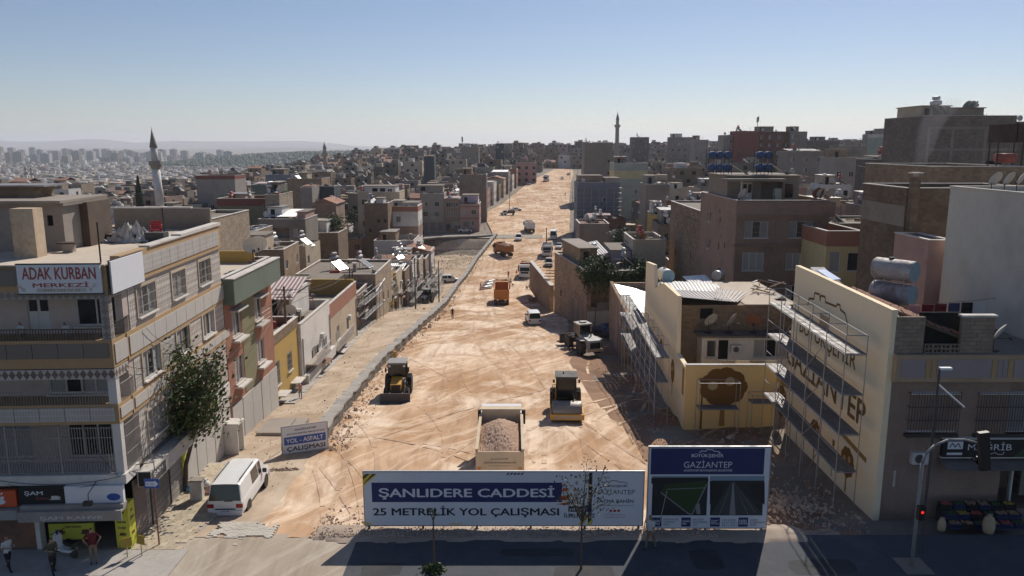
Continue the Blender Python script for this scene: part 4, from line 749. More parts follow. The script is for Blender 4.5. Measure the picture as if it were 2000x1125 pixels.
for i, (pl, pr, pt, Y, wl, lb) in enumerate([(1310,1356,268,420,'concrete','long pale roofed house with raised grey loft on the skyline'),(1357,1384,273,380,'plaster_grey','slate grey house with jutting roof slab on the skyline'),
    (1590,1640,275,330,'block_grey','wide grey block house right of the red brick skyline house'),(1640,1712,284,270,'concrete','stained concrete house below the skyline before the green house'),
    (1540,1610,296,230,'concrete','two tone concrete house with tall stained wall'),(1630,1700,308,190,'concrete_pale','pale concrete cube house with flat slab roof'),
    (1700,1735,262,400,'plaster_grey','small grey house crowded on the far skyline'),(1235,1268,268,430,'block_grey','dark tall house with turret beside the slim minaret'),
    (900,935,287,480,'concrete','grey house under the tall roof mast'),(968,985,280,520,'plaster_dark','dark raised tank house on the central skyline'),(915,932,283,520,'concrete','narrow grey tower house on the central skyline')]):
    hpx(lb, pl, pr, pt, Y, 9, wl, auto=True, par=.4)
# ------------------------------------------------------------------ tiled corner house with the coffee shop
def Mdiamond(name, c1, c2, a=.2, b=.36, line=.95, lc=(.12,.1,.09), z0=0.):
    m, nt, bs, new, link = _new(name); ov, v, r = _vecs(nt, False); sx = new('ShaderNodeSeparateXYZ'); link(ov, sx.inputs[0]); u = _math(nt, 'ADD', sx.outputs[0], sx.outputs[1])
    fu = _math(nt, 'ABSOLUTE', _math(nt, 'SUBTRACT', _math(nt, 'FRACT', _math(nt, 'DIVIDE', u, a)), .5)); fv = _math(nt, 'ABSOLUTE', _math(nt, 'SUBTRACT', _math(nt, 'FRACT', _math(nt, 'DIVIDE', _math(nt, 'SUBTRACT', sx.outputs[2], z0), b)), .5))
    f = _math(nt, 'LESS_THAN', _math(nt, 'ADD', fu, fv), .5); c = _mix(nt, f, c1, c2)
    c = _mix(nt, _ramp(nt, _noise(nt, v, 1.2, 6, .7), .4, .75, 0, .45), c, (.3,.25,.2)); g = _math(nt, 'LESS_THAN', _math(nt, 'FRACT', _math(nt, 'DIVIDE', sx.outputs[2], b * 2)), .035)
    c = _mix(nt, g, c, lc); link(c, bs.inputs['Base Color']); bs.inputs['Roughness'].default_value = .55
Mdiamond('tile_diamond', (.62,.58,.53), (.36,.325,.29)); Mdiamond('tile_frieze', (.5,.46,.42), (.14,.1,.085), .3, .44, z0=8.02); Mdiamond('tile_frieze_top', (.34,.31,.28), (.2,.17,.15), .3, .35, z0=11.55); Mdiamond('tile_small', (.55,.52,.48), (.42,.39,.36), .13, .13)
CX, CY, CR = -17.3, 32.2, .047
LB = thing('corner_building', 'four storey corner building clad in diamond patterned tiles above the coffee shop', 'building', (CX, CY, 0), CR)
side_d = (-math.sin(CR), math.cos(CR))
SWv = lambda px, py: onwall(px, py, (CX, CY), side_d)
W_, D_, ZR = 12., 14.6, 13.05
fl = []
tops = [(268,304,562,622),(336,362,536,583),(388,411,513,557)]
UW = [(SWv(l,(t+b)/2)[0], SWv(r_,(t+b)/2)[0]) for l, r_, t, b in tops]
zt3, zb3 = SWv(268,562)[1], SWv(270,620)[1]; holes = []
for (u0, u1) in UW: holes += [(u0, zb3, u1-u0, zt3-zb3, 'g'), (u0, zb3-3.1, u1-u0, zt3-zb3, 'w2'), (u0, zb3-6.0, u1-u0, (zt3-zb3), 'g')]
m = MB(); wallface(m, (0,1.9), (0,1), D_-1.9, -3, 11.9, [(h[0]-1.9, *h[1:]) for h in holes]); m.build('side_wall', 'tile_diamond', LB)
for h in holes: opening(LB, (0,0), (0,1), *h, True, fr='frame_white'); MB().box(-.02,.05,h[0]-.14,h[0],h[1]-.1,h[1]+h[3]+.14).box(-.02,.05,h[0]+h[2],h[0]+h[2]+.14,h[1]-.1,h[1]+h[3]+.14).box(-.02,.052,h[0],h[0]+h[2],h[1]+h[3],h[1]+h[3]+.14).build('window_surround', 'plaster_cream', LB)
m = MB(); F3 = [(-4.15+W_,9.9,.95,1.75,'df'),(-2.05+W_,10.1,1.75,1.7,'w0')]; F2 = [(-3.6+W_,6.95,1.5,1.4,'w1'),(-2.2+W_,6.95,1.3,1.4,'w3')]; F1 = [(-3.0+W_,3.9,2.,1.6,'w'),(-6.2+W_,3.9,1.6,1.6,'w')]
wallface(m, (-W_,1.35), (1,0), W_-.02, 3.5, 11.9, F3+F2+F1); wallface(m, (-.02,1.35), (0,1), .55, 3.5, 11.9, []); M('loggia_paint', (.52,.435,.385), .9, .08, 1, .12, (.3,.24,.21), .4, .4, .3); m.build('loggia_wall', 'loggia_paint', LB)
for o_ in F3+F2+F1: opening(LB, (-W_,1.35), (1,0), *o_, True)
wallface(m := MB(), (0,D_), (-1,0), W_, -3, 13.05, []); wallface(m, (-W_,D_), (0,-1), D_, -3, 13.05, []); m.build('rear_wall', 'concrete', LB)
part(LB, 'roof_slab', MB().box(-W_, 0, .0, D_, 12.6, ZR), 'roof_screed')
# bands of the front with separate panels
def front_band(z0, z1, pz0, pz1, n, mat, edge='band_orange'):
    MB().box(-W_, .02, -.0, 1.35, z0, z1).build('balcony_band', edge, LB); L = W_ - .35; w = 1.05
    for k in range(n): x1 = -.14 - k * (w + .03); MB().box(x1-w, x1, -.045, 0, pz0, pz1).build('panel', mat, LB)
front_band(8.5, 9.75, 8.95, 9.6, 10, 'panel_grey'); front_band(5.95, 6.85, 6.1, 6.72, 10, 'tile_small'); front_band(11.9, 13.0, 12.15, 12.85, 10, 'panel_grey')
part(LB, 'frieze', MB().box(-W_, .03, -.03, 1.3, 8.02, 8.46), 'tile_frieze'); part(LB, 'frieze', MB().box(-W_, -.0, .06, 1.3, 11.55, 11.9), 'tile_frieze_top')
part(LB, 'corner_column', MB().box(-.36, -.0, .03, .36, 3.5, 8.02), 'plaster_white'); part(LB, 'corner_column', MB().box(-.36, -.0, .03, .36, 9.75, 11.55), 'tile_frieze_top')
for z0, z1 in ((8.46,9.75),(5.95,6.85)):
    part(LB, 'side_band', MB().box(-.3, .06, 1.35, D_, z0, z1), 'band_orange')
    y = .15
    while y < D_ - .3: part(LB, 'panel', MB().box(.06 if y > 1.35 else .022, .10 if y > 1.35 else .06, y, y+1.33, z0+.22, z1-.2), 'panel_side'); y += 1.37
part(LB, 'side_parapet', MB().box(-.3, .12, 1.2, D_, 11.85, 13.25), 'band_orange'); y = 3.4
while y < D_ - 1: part(LB, 'panel', MB().box(.12, .165, y, y+1.05, 12.1, 12.95), 'tile_small'); y += 1.08
part(LB, 'side_coping', MB().box(-.32, .2, 4.2, D_, 13.25, 13.33).box(-.32,.2,8.2,D_,13.335,13.42), 'coping')
for k, (z0, h, mat) in enumerate(((9.75,.5,'iron'),(6.85,.6,'iron_pale'))):
    m = MB(); m.box(-W_, -.4, .05, .08, z0+h-.03, z0+h)
    for i in range(90): x = -.42 - i*.12; m.box(x-.008, x+.008, .055, .075, z0, z0+h)
    m.build('railing', mat, LB); m = MB(); m.box(.0,.03,.4,1.8,z0+h+.2,z0+h+.23)
    for i in range(13): m.box(.005,.025,.42+i*.11,.435+i*.11,z0,z0+h+.2)
    m.build('railing', mat, LB)
m = MB()
for i in range(100): x = -.4 - i*.115; m.box(x-.012, x+.012, .06, .09, 3.65, 5.8)
for z in (3.7, 4.3, 5.3, 5.75): m.box(-W_, -.38, .055, .095, z-.015, z+.015)
for x in (-2.7, -5, -7): m.box(x-.04, x+.04, .05, .1, 3.6, 5.9)
m.build('security_bars', 'iron_pale', LB); m = MB()
for i in range(14): m.box(.0, .03, .4+i*.11, .42+i*.11, 3.65, 5.8)
for z in (3.7, 4.4, 5.2, 5.75): m.box(-.01, .035, .38, 1.9, z-.015, z+.015)
m.build('security_bars', 'iron_pale', LB)
# ground floor: fascia, shop opening, pillars, shutters
part(LB, 'fascia', MB().box(-W_, .1, -.1, 1.3, 3.18, 3.62), 'plaster_white'); part(LB, 'slab', MB().box(-W_, 0, 0.02, D_, 3.3, 3.5), 'concrete')
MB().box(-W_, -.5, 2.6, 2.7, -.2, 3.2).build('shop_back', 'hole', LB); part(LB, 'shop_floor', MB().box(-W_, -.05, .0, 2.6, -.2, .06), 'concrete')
part(LB, 'shop_window', MB().box(-3.75, -2.0, .35, .4, 1.15, 2.1), 'glass_dark'); part(LB, 'shop_counter', MB().box(-3.75, -1.75, .3, .42, .35, 1.12), 'poster_yellow')
cf = lambda x, z, s: [[(x-s*.5,z),(x+s*.5,z),(x+s*.42,z+s*.5),(x-s*.42,z+s*.5)], [(x-s*.75,z-.04*s),(x+s*.75,z-.04*s),(x+s*.7,z+.03*s),(x-s*.7,z+.03*s)], [(x+s*.5,z+.12*s),(x+s*.68,z+.15*s),(x+s*.66,z+.4*s),(x+s*.46,z+.4*s)]]
stencil(LB, cf(-3.3,.62,.4)+cf(-2.1,.62,.4), 'poster_brown', .285); letters('sam3', LB, -3.0, -2.3, .9, 1.02, 'ink', .285)
for x0, x1 in ((-4.15,-3.95),(-7.2,-7.0)): part(LB, 'pillar', MB().box(x0, x1, -.02, .4, 0, 3.2), 'plaster_white')
part(LB, 'roller_shutter', MB().box(-7.0, -4.15, .2, .25, 0, 3.0), 'sheet_rust')
pc = MB().box(-.62, .0, -.02, .62, .02, 2.15).build('poster_column', 'poster_yellow', LB)
letters('turk', pc, -.52, -.14, 1.25, 1.55, 'ink', -.024); letters('dogal', pc, -.5, -.16, .95, 1.1, 'ink', -.024); stencil(pc, cf(-.33,.65,.26)+cf(-.33,1.72,.22), 'poster_brown', -.024); letters('cig', pc, .1, .5, 1.3, 1.5, 'ink', .004, True); stencil(pc, cf(.3,.6,.26)+cf(.3,1.7,.2), 'poster_brown', .004, side=True)
aw = part(LB, 'awning_box', MB().box(-4.4, .05, -.75, -.1, 2.12, 2.22).box(-4.4,.05,-.75,-.7,1.75,2.12).box(-4.4,.05,-.5,-.1,2.22,2.4), 'awning'); letters('samkahve', aw, -3.45, -.75, 1.8, 2.02, 'coping', -.756)
part(LB, 'awning_box', MB().box(-7.8, -4.5, -.6, -.1, 2.1, 2.25).box(-7.8,-4.5,-.6,-.56,1.8,2.1), 'awning')
sg = thing('shop_sign', 'dark coffee shop sign with white letters and cup picture above the awning', 'sign', (CX, CY, 0), CR)
MB().box(-4.5, -2.55, -.32, -.12, 2.38, 3.18).build('sign_box', 'black', sg); letters('sam', sg, -4.25, -3.45, 2.78, 3.02, 'sign_white', -.324); letters('kahve', sg, -3.75, -3.2, 2.6, 2.74, 'red_dull', -.324); stencil(sg, cf(-2.95,2.6,.35), 'coping', -.324)
MB().box(-2.53, -.0, -.3, -.12, 2.38, 3.18).build('blank_panel', 'sign_white', sg); stencil(sg, [[(-.42+.3*math.cos(t*.3), 2.66+.17*math.sin(t*.3)) for t in range(21)]], 'sign_blue', -.304, 'plaque')
MB().tube((-1.1,-.3,3.4),(-1.2,-.9,3.1),.02).tube((-1.2,-.9,3.1),(-1.2,-.95,2.75),.02).box(-1.38,-1.02,-1.1,-.9,2.62,2.8).build('floodlight', 'iron', sg)
sg = thing('phone_shop_sign', 'orange sign with white apple shape next to the coffee shop sign', 'sign', (CX, CY, 0), CR); MB().box(-7.4, -4.62, -.32, -.12, 2.3, 3.05).build('sign_box', 'cone', sg)
ap = []; 
for k in range(28):
    t = 2*math.pi*k/28; rr_ = .22*(1+.09*math.cos(2*t)) - (.045 if abs(t-math.pi/2) < .3 else 0); ap.append((-5.3+rr_*math.cos(t), 2.62+rr_*math.sin(t)))
stencil(sg, [ap, [(-5.28,2.86),(-5.2,2.88),(-5.16,2.98),(-5.25,2.96)]], 'sign_white', -.324, 'apple_mark'); stencil(sg, [[(-5.08+.09*math.cos(t*.63), 2.66+.09*math.sin(t*.63)) for t in range(10)]], 'cone', -.327, 'bite_mark')
sg = thing('side_sign', 'long weathered grey sign box with white letters along the corner building side', 'sign', (CX, CY, 0), CR)
MB().box(.12, .75, .9, 7.6, 2.55, 3.3).build('sign_box', 'panel_side', sg); MB().box(.2,.74,.86,.9,2.6,3.25).build('end_plate','black',sg); MB().box(.752,.76,.95,2.6,2.62,3.2).build('print','dark_grey',sg); letters('sam', sg, 1.15, 2.2, 2.85, 3.12, 'sign_white', .764, True)
MB().path([(.1,.9,3.65),(.8,1.2,3.62),(.8,1.2,3.2)], .02).path([(.1,7.3,3.65),(.9,7.5,3.62),(.9,7.5,3.1)], .02).build('bracket', 'iron', sg)
for k, (y0, y1) in enumerate(((.7,2.3),(2.4,4.6),(4.7,6.3))):
    m = MB(); m.box(-.05,-.02,y0,y1,-.5,2.9); [m.box(-.02,.0,y0,y1,-.4+i*.16,-.28+i*.16) for i in range(20)]; m.build('roller_shutter', 'shutter', LB)
for y0 in (2.3, 4.6): part(LB, 'shutter_rail', MB().box(-.06,.04,y0,y0+.1,-.5,3.), 'iron')
p2 = MB().box(-.04,.06,6.35,6.85,-.6,2.5).build('poster_column', 'poster_yellow', LB); letters('cig', p2, 6.42, 6.78, 1.2, 1.5, 'ink', .064, True); stencil(p2, cf(6.6,.5,.2), 'poster_brown', .064, side=True)
for k in range(5): part(LB, 'metal_door', MB().box(-.04,.05 + .01*(k%2),6.95+k*1.5,8.35+k*1.5,-1.6,2.45), 'panel_side')
part(LB, 'lintel', MB().box(-.06,.08,6.9,D_,2.45,3.3), 'plaster_white')
# signs on the parapet
sg = thing('roof_sign', 'faded white sign with red letters on the front parapet of the corner building', 'sign', (CX, CY, 0), CR)
MB().box(-3.55, -.12, -.16, -.05, 11.86, 13.08).build('board', 'sign_white', sg); MB().box(-3.6,-.08,-.14,-.04,11.8,11.86).box(-3.6,-.08,-.14,-.04,13.08,13.13).build('frame', 'iron', sg)
letters('adak', sg, -3.35, -.3, 12.45, 12.98, 'red_dull', -.164); letters('merkez', sg, -2.95, -.62, 12.12, 12.36, 'red_dull', -.164); stencil(sg, [[(-2.8,11.92),(-.75,11.92),(-.75,12.07),(-2.8,12.07)]], 'coping', -.164); letters('phone', sg, -2.5,-1.0,11.95,12.04,'panel_grey',-.167)
for s_ in (1,-1): x = -1.95 + s_*1.45; stencil(sg, [[(x+s_*.1,12.3),(x+s_*.2,12.2),(x,12.02),(x+s_*.03,11.96),(x-s_*.15,11.93),(x-s_*.12,12.12),(x-s_*.06,12.08)]], 'coping', -.167, 'arrow')
sg = thing('blank_sign', 'blank white board round the corner of the roof parapet', 'sign', (CX, CY, 0), CR); MB().box(.13, .2, .15, 3.35, 11.75, 13.15).build('board', 'sign_white', sg); MB().box(.1,.13,.1,3.4,11.7,13.2).build('frame','iron',sg)
# roof terrace
ph = top_room(LB, -W_, -3.9, 4.6, 8.6, ZR, 2.15, 'plaster_grey', [(6.2,.05,.8,1.9,'d'),(7.35,1.2,.28,.5,'h')], 'concrete'); part(ph, 'eave', MB().box(-W_,-3.7,4.1,8.8,ZR+2.3,ZR+2.42), 'concrete_pale'); part(ph, 'upper_room', MB().box(-W_,-6.2,6.6,8.4,ZR+2.42,ZR+2.95), 'block_tan'); part(ph,'upper_slab', MB().box(-W_,-5.6,6.4,8.6,ZR+2.95,ZR+3.03),'sheet_grey'); part(ph,'shed_wall',MB().box(-3.9,-3.5,6.2,8.6,ZR,ZR+2.2),'wood_dark')
cq = LB.matrix_basis.inverted() @ (Matrix.Identity(4) @ Vector((at(62,508,34.6).x, 34.6, 0))); tc = MB().box(cq.x-.5,cq.x+.5,cq.y-.4,cq.y+.4,ZR,ZR+2.2).build('chimney_stack', 'plaster_cream', LB); M('rust_stain', (.5,.39,.28), .9, .2, 1.5, .3, (.32,.13,.04), .9, .8, .9); tc.data.materials[0] = MAT('rust_stain')
part(LB, 'rear_parapet', MB().box(-6, -.3, D_-.25, D_, ZR, ZR+1.25).box(-.32,.1,D_-.25,D_,13.2,13.4), 'concrete'); part(LB,'rear_coping',MB().box(-6,-1.4,D_-.3,D_+.05,ZR+1.25,ZR+1.33),'coping')
rx = lambda px, py: Vector(((at(px,py,1).x), 0, 0))
def roofpt(px, py, z=ZR):
    u = (px-1000)/FPX; v = (562.5-py)/FPX; t = (z-CAMH)/(-SP+v*CP); return Vector((u*t, t*(CP+v*SP), z))
t = thing('tarp_heap', 'grey white tarpaulin thrown over furniture on the tiled roof', 'tarpaulin', roofpt(255,472)); m = MB(); g = 14; q = np.random.RandomState(2)
for j in range(g):
    for i in range(g):
        a, b_ = i/(g-1)*2-1, j/(g-1)*2-1; zz = max(.02, .75*(1-abs(a)**2.2)*(1-abs(b_)**2.2) + .16*q.randn()); m.v.append((a*1.1+.05*q.randn(), b_*.7+.05*q.randn(), zz))
m.f = [(j*g+i, j*g+i+1, (j+1)*g+i+1, (j+1)*g+i) for j in range(g-1) for i in range(g-1)]; m.m = [0]*len(m.f); m.build('sheet', 'tarp', t)
MB().box(-1.9,.5,-.35,.35,0,.42).build('sofa_base', 'wood_dark', t); MB().box(.9,1.9,-.3,.3,0,.5).build('table_block','dark_grey',t)
def plastic_chair(loc, rz, label, mat='chair_red'):
    r = thing('plastic_chair', label, 'chair', loc, rz); 
    for x in (-.22,.22):
        for y in (-.2,.2): MB().tube((x*1.1,y*1.1,0),(x,y,.44),.025,n=6).build('leg', mat, r)
    MB().box(-.25,.25,-.23,.23,.42,.46).build('seat', mat, r); m = MB()
    for k in range(5): m.box(-.2+k*.09,-.15+k*.09,.2,.23,.48,.85)
    m.box(-.26,.26,.2,.24,.8,.9).build('backrest', mat, r)
    for x in (-.27,.27): MB().tube((x,-.2,.66),(x,.22,.68),.022,n=6).tube((x,-.2,.44),(x,-.2,.66),.02,n=6).build('armrest', mat, r)
p_ = roofpt(306,470); plastic_chair(p_, .3, 'red plastic chair with armrests on the tiled roof'); plastic_chair(p_+Vector((.03,.0,.14)), .34, 'second red plastic chair stacked on the roof chair')
t = thing('brick_grill', 'small block grill stand in the middle of the tiled roof', 'grill', roofpt(136,492)); MB().box(-.22,.22,-.18,.18,0,.4).build('pedestal','concrete_pale',t); MB().box(-.45,.45,-.25,.25,.4,.46).build('tray','iron',t)
for k, px in enumerate((88,97,108)):
    t = thing('potted_plant', f'{("leafy","drooping","low")[k]} plant in a clay pot beside the roof penthouse', 'plant', roofpt(px,484)); MB().lathe([(.12,0),(.17,.3),(.18,.3)],10).build('pot','tile_red',t,True)
    m = MB(); q = random.Random(k)
    for i in range(60): p0 = Vector((q.gauss(0,.14),q.gauss(0,.14),.3+abs(q.gauss(0,.22)))); m.quad(p0, p0+Vector((.1,.03,.05)), p0+Vector((.14,.1,.12)), p0+Vector((.02,.08,.06)))
    m.build('leaves','fruit_green',t)
for px, py, lb in ((197,513,'black pole at the front edge of the tiled roof'),(322,470,'black wrapped pole by the red chairs')):
    b = roofpt(px,py); t = tag(MB().tube((0,0,0),(0,0,1.75),.035,n=6).build('roof_pole','iron',None,loc=b), lb, 'pole')
barrel_tank(at(180,436,58), .25, 1.9, .48, .35, ('tank_orange','tank_orange'), 'large orange cylinder water tank behind the tiled roof')
FOOT.append((CX-W_-1, CX+.5, CY-1, CY+D_+1))
# cables on the facade
t = thing('facade_cables', 'tangle of black cables slung across the corner shop fronts', 'cables', (CX, CY, 0), CR); m = MB()
def wire(m, a, b, sag, r=.012, n=10):
    a, b = Vector(a), Vector(b); m.path([a.lerp(b, k/n) - Vector((0,0,sag*4*(k/n)*(1-k/n))) for k in range(n+1)], r, 4)
for a, b, s in (((-6,-.15,3.6),(-.1,-.15,3.55),.35),((-5,-.2,3.3),(-1,-.32,3.3),.25),((.1,.2,3.6),(.85,5,3.7),.5),((.1,.5,3.5),(.8,7,3.4),.4),((.1,1,8.3),(.15,7,7.9),.6),((.2,3,9.6),(.2,9,8.2),.9),((-.2,-.1,3.5),(-1.6,-.1,6),.2)): wire(m, a, b, s)
m.build('cable', 'wire', t)
# ------------------------------------------------------------------ row of houses down the side street
def row_house(label, y0, y1, ztop, wall, side_ops, front_ops=(), over=0, par=.7, parmat=None, w=9, set_=0, near=True, fr='frame_white', z=None, **k):
    x1 = float(FACX(y0)) - set_; z = float(H(x1+1, (y0+y1)/2)) if z is None else z
    return house(label, x1 - w, y0, w, y1 - y0 - .05, ztop - z - par, .047*0, wall, front_ops, side_ops, par=par, parmat=parmat, z=z, base=4, near=near, fr=fr, **k)
G2 = row_house('terracotta and olive house with jutting green parapet next to the tiled building', 46.9, 56.4, 9.9, 'plaster_terra', [(1.2,6.6,1.5,1.7,'w1'),(5.6,6.7,1.4,1.6,'w1'),(1.2,3.5,1.5,1.7,'w1'),(5.6,3.6,1.5,1.6,'w1')], par=.7, z=-.8)
gx = 9.0
part(G2, 'olive_stripe', MB().box(gx, gx+.03, 2.9, 5.4, 2.4, 9.2), 'plaster_olive'); part(G2, 'jutting_parapet', MB().box(-.1, gx+.75, -.1, 9.5, 9.05, 9.2).box(gx+.6,gx+.75,-.1,9.5,9.2,10.65).box(0,gx+.6,-.1,.05,9.2,10.65), 'plaster_green'); part(G2, 'terrace_coping', MB().box(gx+.2,gx+.8,-.12,9.5,10.655,10.72), 'coping')
part(G2, 'rear_screen', MB().box(.2, 8, 9.1, 9.3, 9.2, 11.2), 'plaster_ochre'); part(G2, 'terrace_floor', MB().box(.2,gx+.6,.05,9.1,9.21,10.3), 'roof_screed')
for u in (1.2, 5.6):
    for zz in (8.35,): part(G2, 'window_hood', MB().box(gx, gx+.55, u-.2, u+1.7, zz, zz+.1), 'coping')
    for zz in (3.38, 6.45): part(G2, 'window_ledge', MB().box(gx, gx+.5, u-.2, u+1.75, zz-.12, zz), 'coping')
m = MB()
for zz in (6.7, 7.0, 7.3): m.box(gx+.5, gx+.53, 5.4, 7.4, zz, zz+.03)
m.box(gx,gx+.53,7.37,7.4,7.3,7.33).box(gx,gx+.53,5.4,5.43,7.3,7.33).build('balcony_rail','frame_white',G2)
for k in range(5): part(G2, 'metal_gate', MB().box(gx, gx+.06+.015*(k%2), .2+k*1.9, 2.0+k*1.9, -1.6, 2.3), 'panel_side')
for k, dy in enumerate((0, .55)): dish((float(FACX(54))+.1, 53.6+dy*1.6, 9.85), 3.6, ('white dish at the end of the green parapet','second white dish leaning beside its twin on the green parapet')[k], 1.5)
p_ = thing('door_porch','small flat porch roof on posts at the side street','porch',(float(FACX(46))+.75,45.6,-1.0)); MB().box(-.75,.3,-.5,.6,2.0,2.1).build('roof','coping',p_); MB().box(-.75,.2,-.46,-.38,0,2.0).build('post','plaster_white',p_); MB().box(-.75,.2,.5,.58,0,2.0).build('post','plaster_white',p_)
L3 = row_house('flaking yellow house with barred windows and low rubble parapet', 56.5, 64.3, 3.6, 'plaster_ochre', [(.8,2.6,1.4,1.9,'g'),(4.4,2.8,1.2,1.5,'g'),(1.0,.1,1,1.6,'h'),(5.2,.2,1.3,1.3,'g1')], par=.7, parmat='block_tan', z=-3.1)
part(L3,'door_hood',MB().box(9,9.9,.6,2.2,1.9,2.0).box(9,9.8,4.9,6.8,1.6,1.68),'coping'); dish((float(FACX(58))-2.5,57.8,2.6),3.4,'white dish on the yellow house roof',1.5)
b = at(520,836,56); st = tag(MB().box(-1.3,1.4,-1.6,1.6,-.9,.22).box(-1.3,.6,-1.6,1.2,.22,.34).build('stone_step','concrete_pale',None,loc=(-15.9,50.6,Hf(-15.9,50.6))),'broad broken concrete step before the white garage gates','step')
L4 = row_house('white house with terrace and tall corner window under the mauve roof', 64.4, 75, 2.9, 'plaster_white', [(3.2,2.3,2.6,1.6,'w0'),(7,2.3,2,1.6,'w1'),(1,-.3,1.2,1.6,'h'),(5,-.5,1.2,1.8,'d')], [(7.1,.9+.6,.9,2.0,'h')], par=.8, z=-4.2, set_=-.6)
part(L4,'balcony_band',MB().box(9,9.5,.0,10.4,1.6,2.5),'plaster_white'); tp = top_room(L4, -1.5, 7.2, 3.8, 10, 6.4, 2.4, 'plaster_brown', [(2.4,.2,.8,2,'h'),(4.2,.2,3.2,1.9,'h')], 'roof_dust')
m = MB(); sheet(m, (-1.9,2.6,8.75), (9.6,0,0), (0,5.2,1.15), 26, .07); m.build('mauve_sheet_roof', 'sheet_mauve', tp); m = MB(); sheet(m, (-2.2,7.7,9.9), (9.4,0,-.2), (0,4.2,-.8), 18, .06); m.build('grey_sheet_roof', 'sheet_grey', tp)
part(tp,'gable_wall',MB().box(7.2,7.4,3.2,9,6.4,9.2),'plaster_white'); dish((float(FACX(66))-.6,65.6,2.7),3.5,'satellite dish on the white terrace house',1.4)
m = MB()
for x in (3.2, 7.0): m.tube((x,2.3,6.4),(x,2.3,9.3),.025,n=4)
m.tube((3.2,2.3,9.3),(7,2.3,9.3),.025,n=4).build('pergola','iron',tp)
L5 = row_house('cream house with salmon red parapet band down the side street', 75.1, 92, 1.8, 'plaster_cream', [(1.5,3,1,1.8,'w'),(6,3.2,1.2,1.5,'w'),(11,3,1.2,1.5,'w'),(3,.3,1.2,1.6,'g'),(9,.3,1.2,1.6,'g')], par=1.5, parmat='plaster_terra', z=-6., set_=-.3)
part(L5,'inner_screen',MB().box(.3,8.9,16.0,16.3,6,8.2),'plaster_ochre')
L6 = hpx('broad tan rendered house with ragged rusty roof edge', 577, 733, 536, 106, 14, 'block_pale', Rt=[(2,3.6,.9,1.3,'w'),(6,3.6,.9,1.3,'w'),(10,3,.9,1.3,'h')], par=.3, z=-8.2, near=True)
m = MB(); sheet(m, (-.6,-.5,6.0), (12,0,.1), (0,8,.6), 30, .07); m.build('rusty_roof','sheet_grey',L6)
part(L6,'green_awning',MB().box(-4.6,.0,.3,.5,3.2,5.2),'dark_green') if 'dark_green' in _M else None
Mplain('dark_green',(.0,.07,.05),.6); part(L6,'green_cladding',MB().box(-5.2,-.02,.2,.35,2.6,5.0),'dark_green')
names = [('ochre','plaster_ochre'),('cream','plaster_cream'),('raw block','block_tan'),('white','plaster_white'),('second cream','plaster_cream'),('tan rendered','plaster_brown'),('second white','plaster_white')]
yy = 92.2
for k, (nmx, wl) in enumerate(names):
    ln = 11.2
    if k == 0: yy = 120.5; 
    row_house(f'{nmx} narrow house behind street scaffolding before the sunken lot', yy, yy+7.2, -2.2-.5*(k%3)-k*.35, wl, [(1,3,1.1,1.4,'w'),(4,3,1.1,1.4,'w'),(1,.2,1.2,1.9,'h'),(4.2,.3,1.2,1.5,'g')], par=.5, w=8, set_=-1.5-.75*k, near=False); yy += 7.3
row_house('brown house with roof terrace between the salmon band and ragged roof houses', 92.2, 105.5, -.8, 'plaster_brown', [(1.5,2.8,1.2,1.4,'w'),(6,2.8,1.2,1.4,'w'),(10,2.8,1.2,1.4,'w'),(3,.2,1.2,1.9,'h')], par=.7, w=8, near=False)

# balconies, canopies, machines and pipes on the sunny street fronts
def row_trim(root, w, d, zf, seed):
    q = random.Random(seed); b = MB().box(w, w+1.0, d*.12, d*.62, zf-.12, zf).build('balcony', 'concrete_pale', root); g = MB().box(w+.95,w+.99,d*.12,d*.62,zf+.85,zf+.9)
    for k in range(int(d*.5/.16)): g.box(w+.96,w+.98,d*.12+k*.16,d*.12+k*.16+.02,zf,zf+.85)
    g.build('railing', q.choice(('iron','iron_pale','frame_white')), b)
    for k in range(2): y = d*q.uniform(.1,.85); MB().box(w, w+.32, y, y+.75, zf-.9+k*1.9, zf-.4+k*1.9).build('air_conditioner', 'frame_white', root)
    for y in (d*.03, d*.97): MB().tube((w+.06,y,-1),(w+.06,y,zf+2.6),.05,n=5).build('downpipe', 'iron_pale', root)
    y = d*q.uniform(.3,.6); MB().obox((w+.5,y,2.3),(1.1,1.8,.05),(0,.2,0)).build('door_canopy', q.choice(('sheet_grey','coping','sheet_rust')), root)
    for k in range(3): y = d*q.uniform(.05,.9); z = q.uniform(.2,zf); MB().box(w,w+.02,y,y+q.uniform(.6,1.6),z,z+q.uniform(.5,1.4)).build('render_patch', q.choice(('concrete','plaster_grey','plaster_brown')), root)
for k, hh in enumerate(HOUSES):
    root, x, y, z, w, d, h, rz, lab = hh
    if 60 < y < 175 and -30 < x < -16 and 'pale block' not in lab: row_trim(root, w, d, max(2.6, h*.5), k)
# ------------------------------------------------------------------ painted wall, corner grocery and neighbours
M('mural_wall', (.92,.78,.53), .88, .04, .8, .12, (.86,.74,.55), .5, .2, .15); M('mural_yellow', (.88,.62,.26), .88, .05, .8, .12, (.8,.58,.3), .5, .2, .15)
PN = Vector((18.22, 36.0)); LM = 14.0; dv = Vector((.033, 1)).normalized(); PF = PN + dv * LM; dn = (-dv.x, -dv.y)
MWZ = 0.0
def mw(px, py): return onwall(px, py, (PF.x, PF.y), dn)
RZM = math.atan2(dn[1], dn[0])
MU = thing('mural_house', 'house whose long gable is painted cream yellow with brown lettering and trees', 'house', (PF.x, PF.y, 0), RZM)
top = [mw(*p) for p in ((1541,512),(1590,534),(1744,606))]; poly = [(0,-2.5),(LM,-1),(LM,top[2][1]),(min(LM-.5,top[1][0]),top[1][1]),(top[0][0]*0,top[0][1])]
part(MU, 'painted_wall', MB().prism([(a,b) for a,b in poly], 0, .3), 'mural_wall')
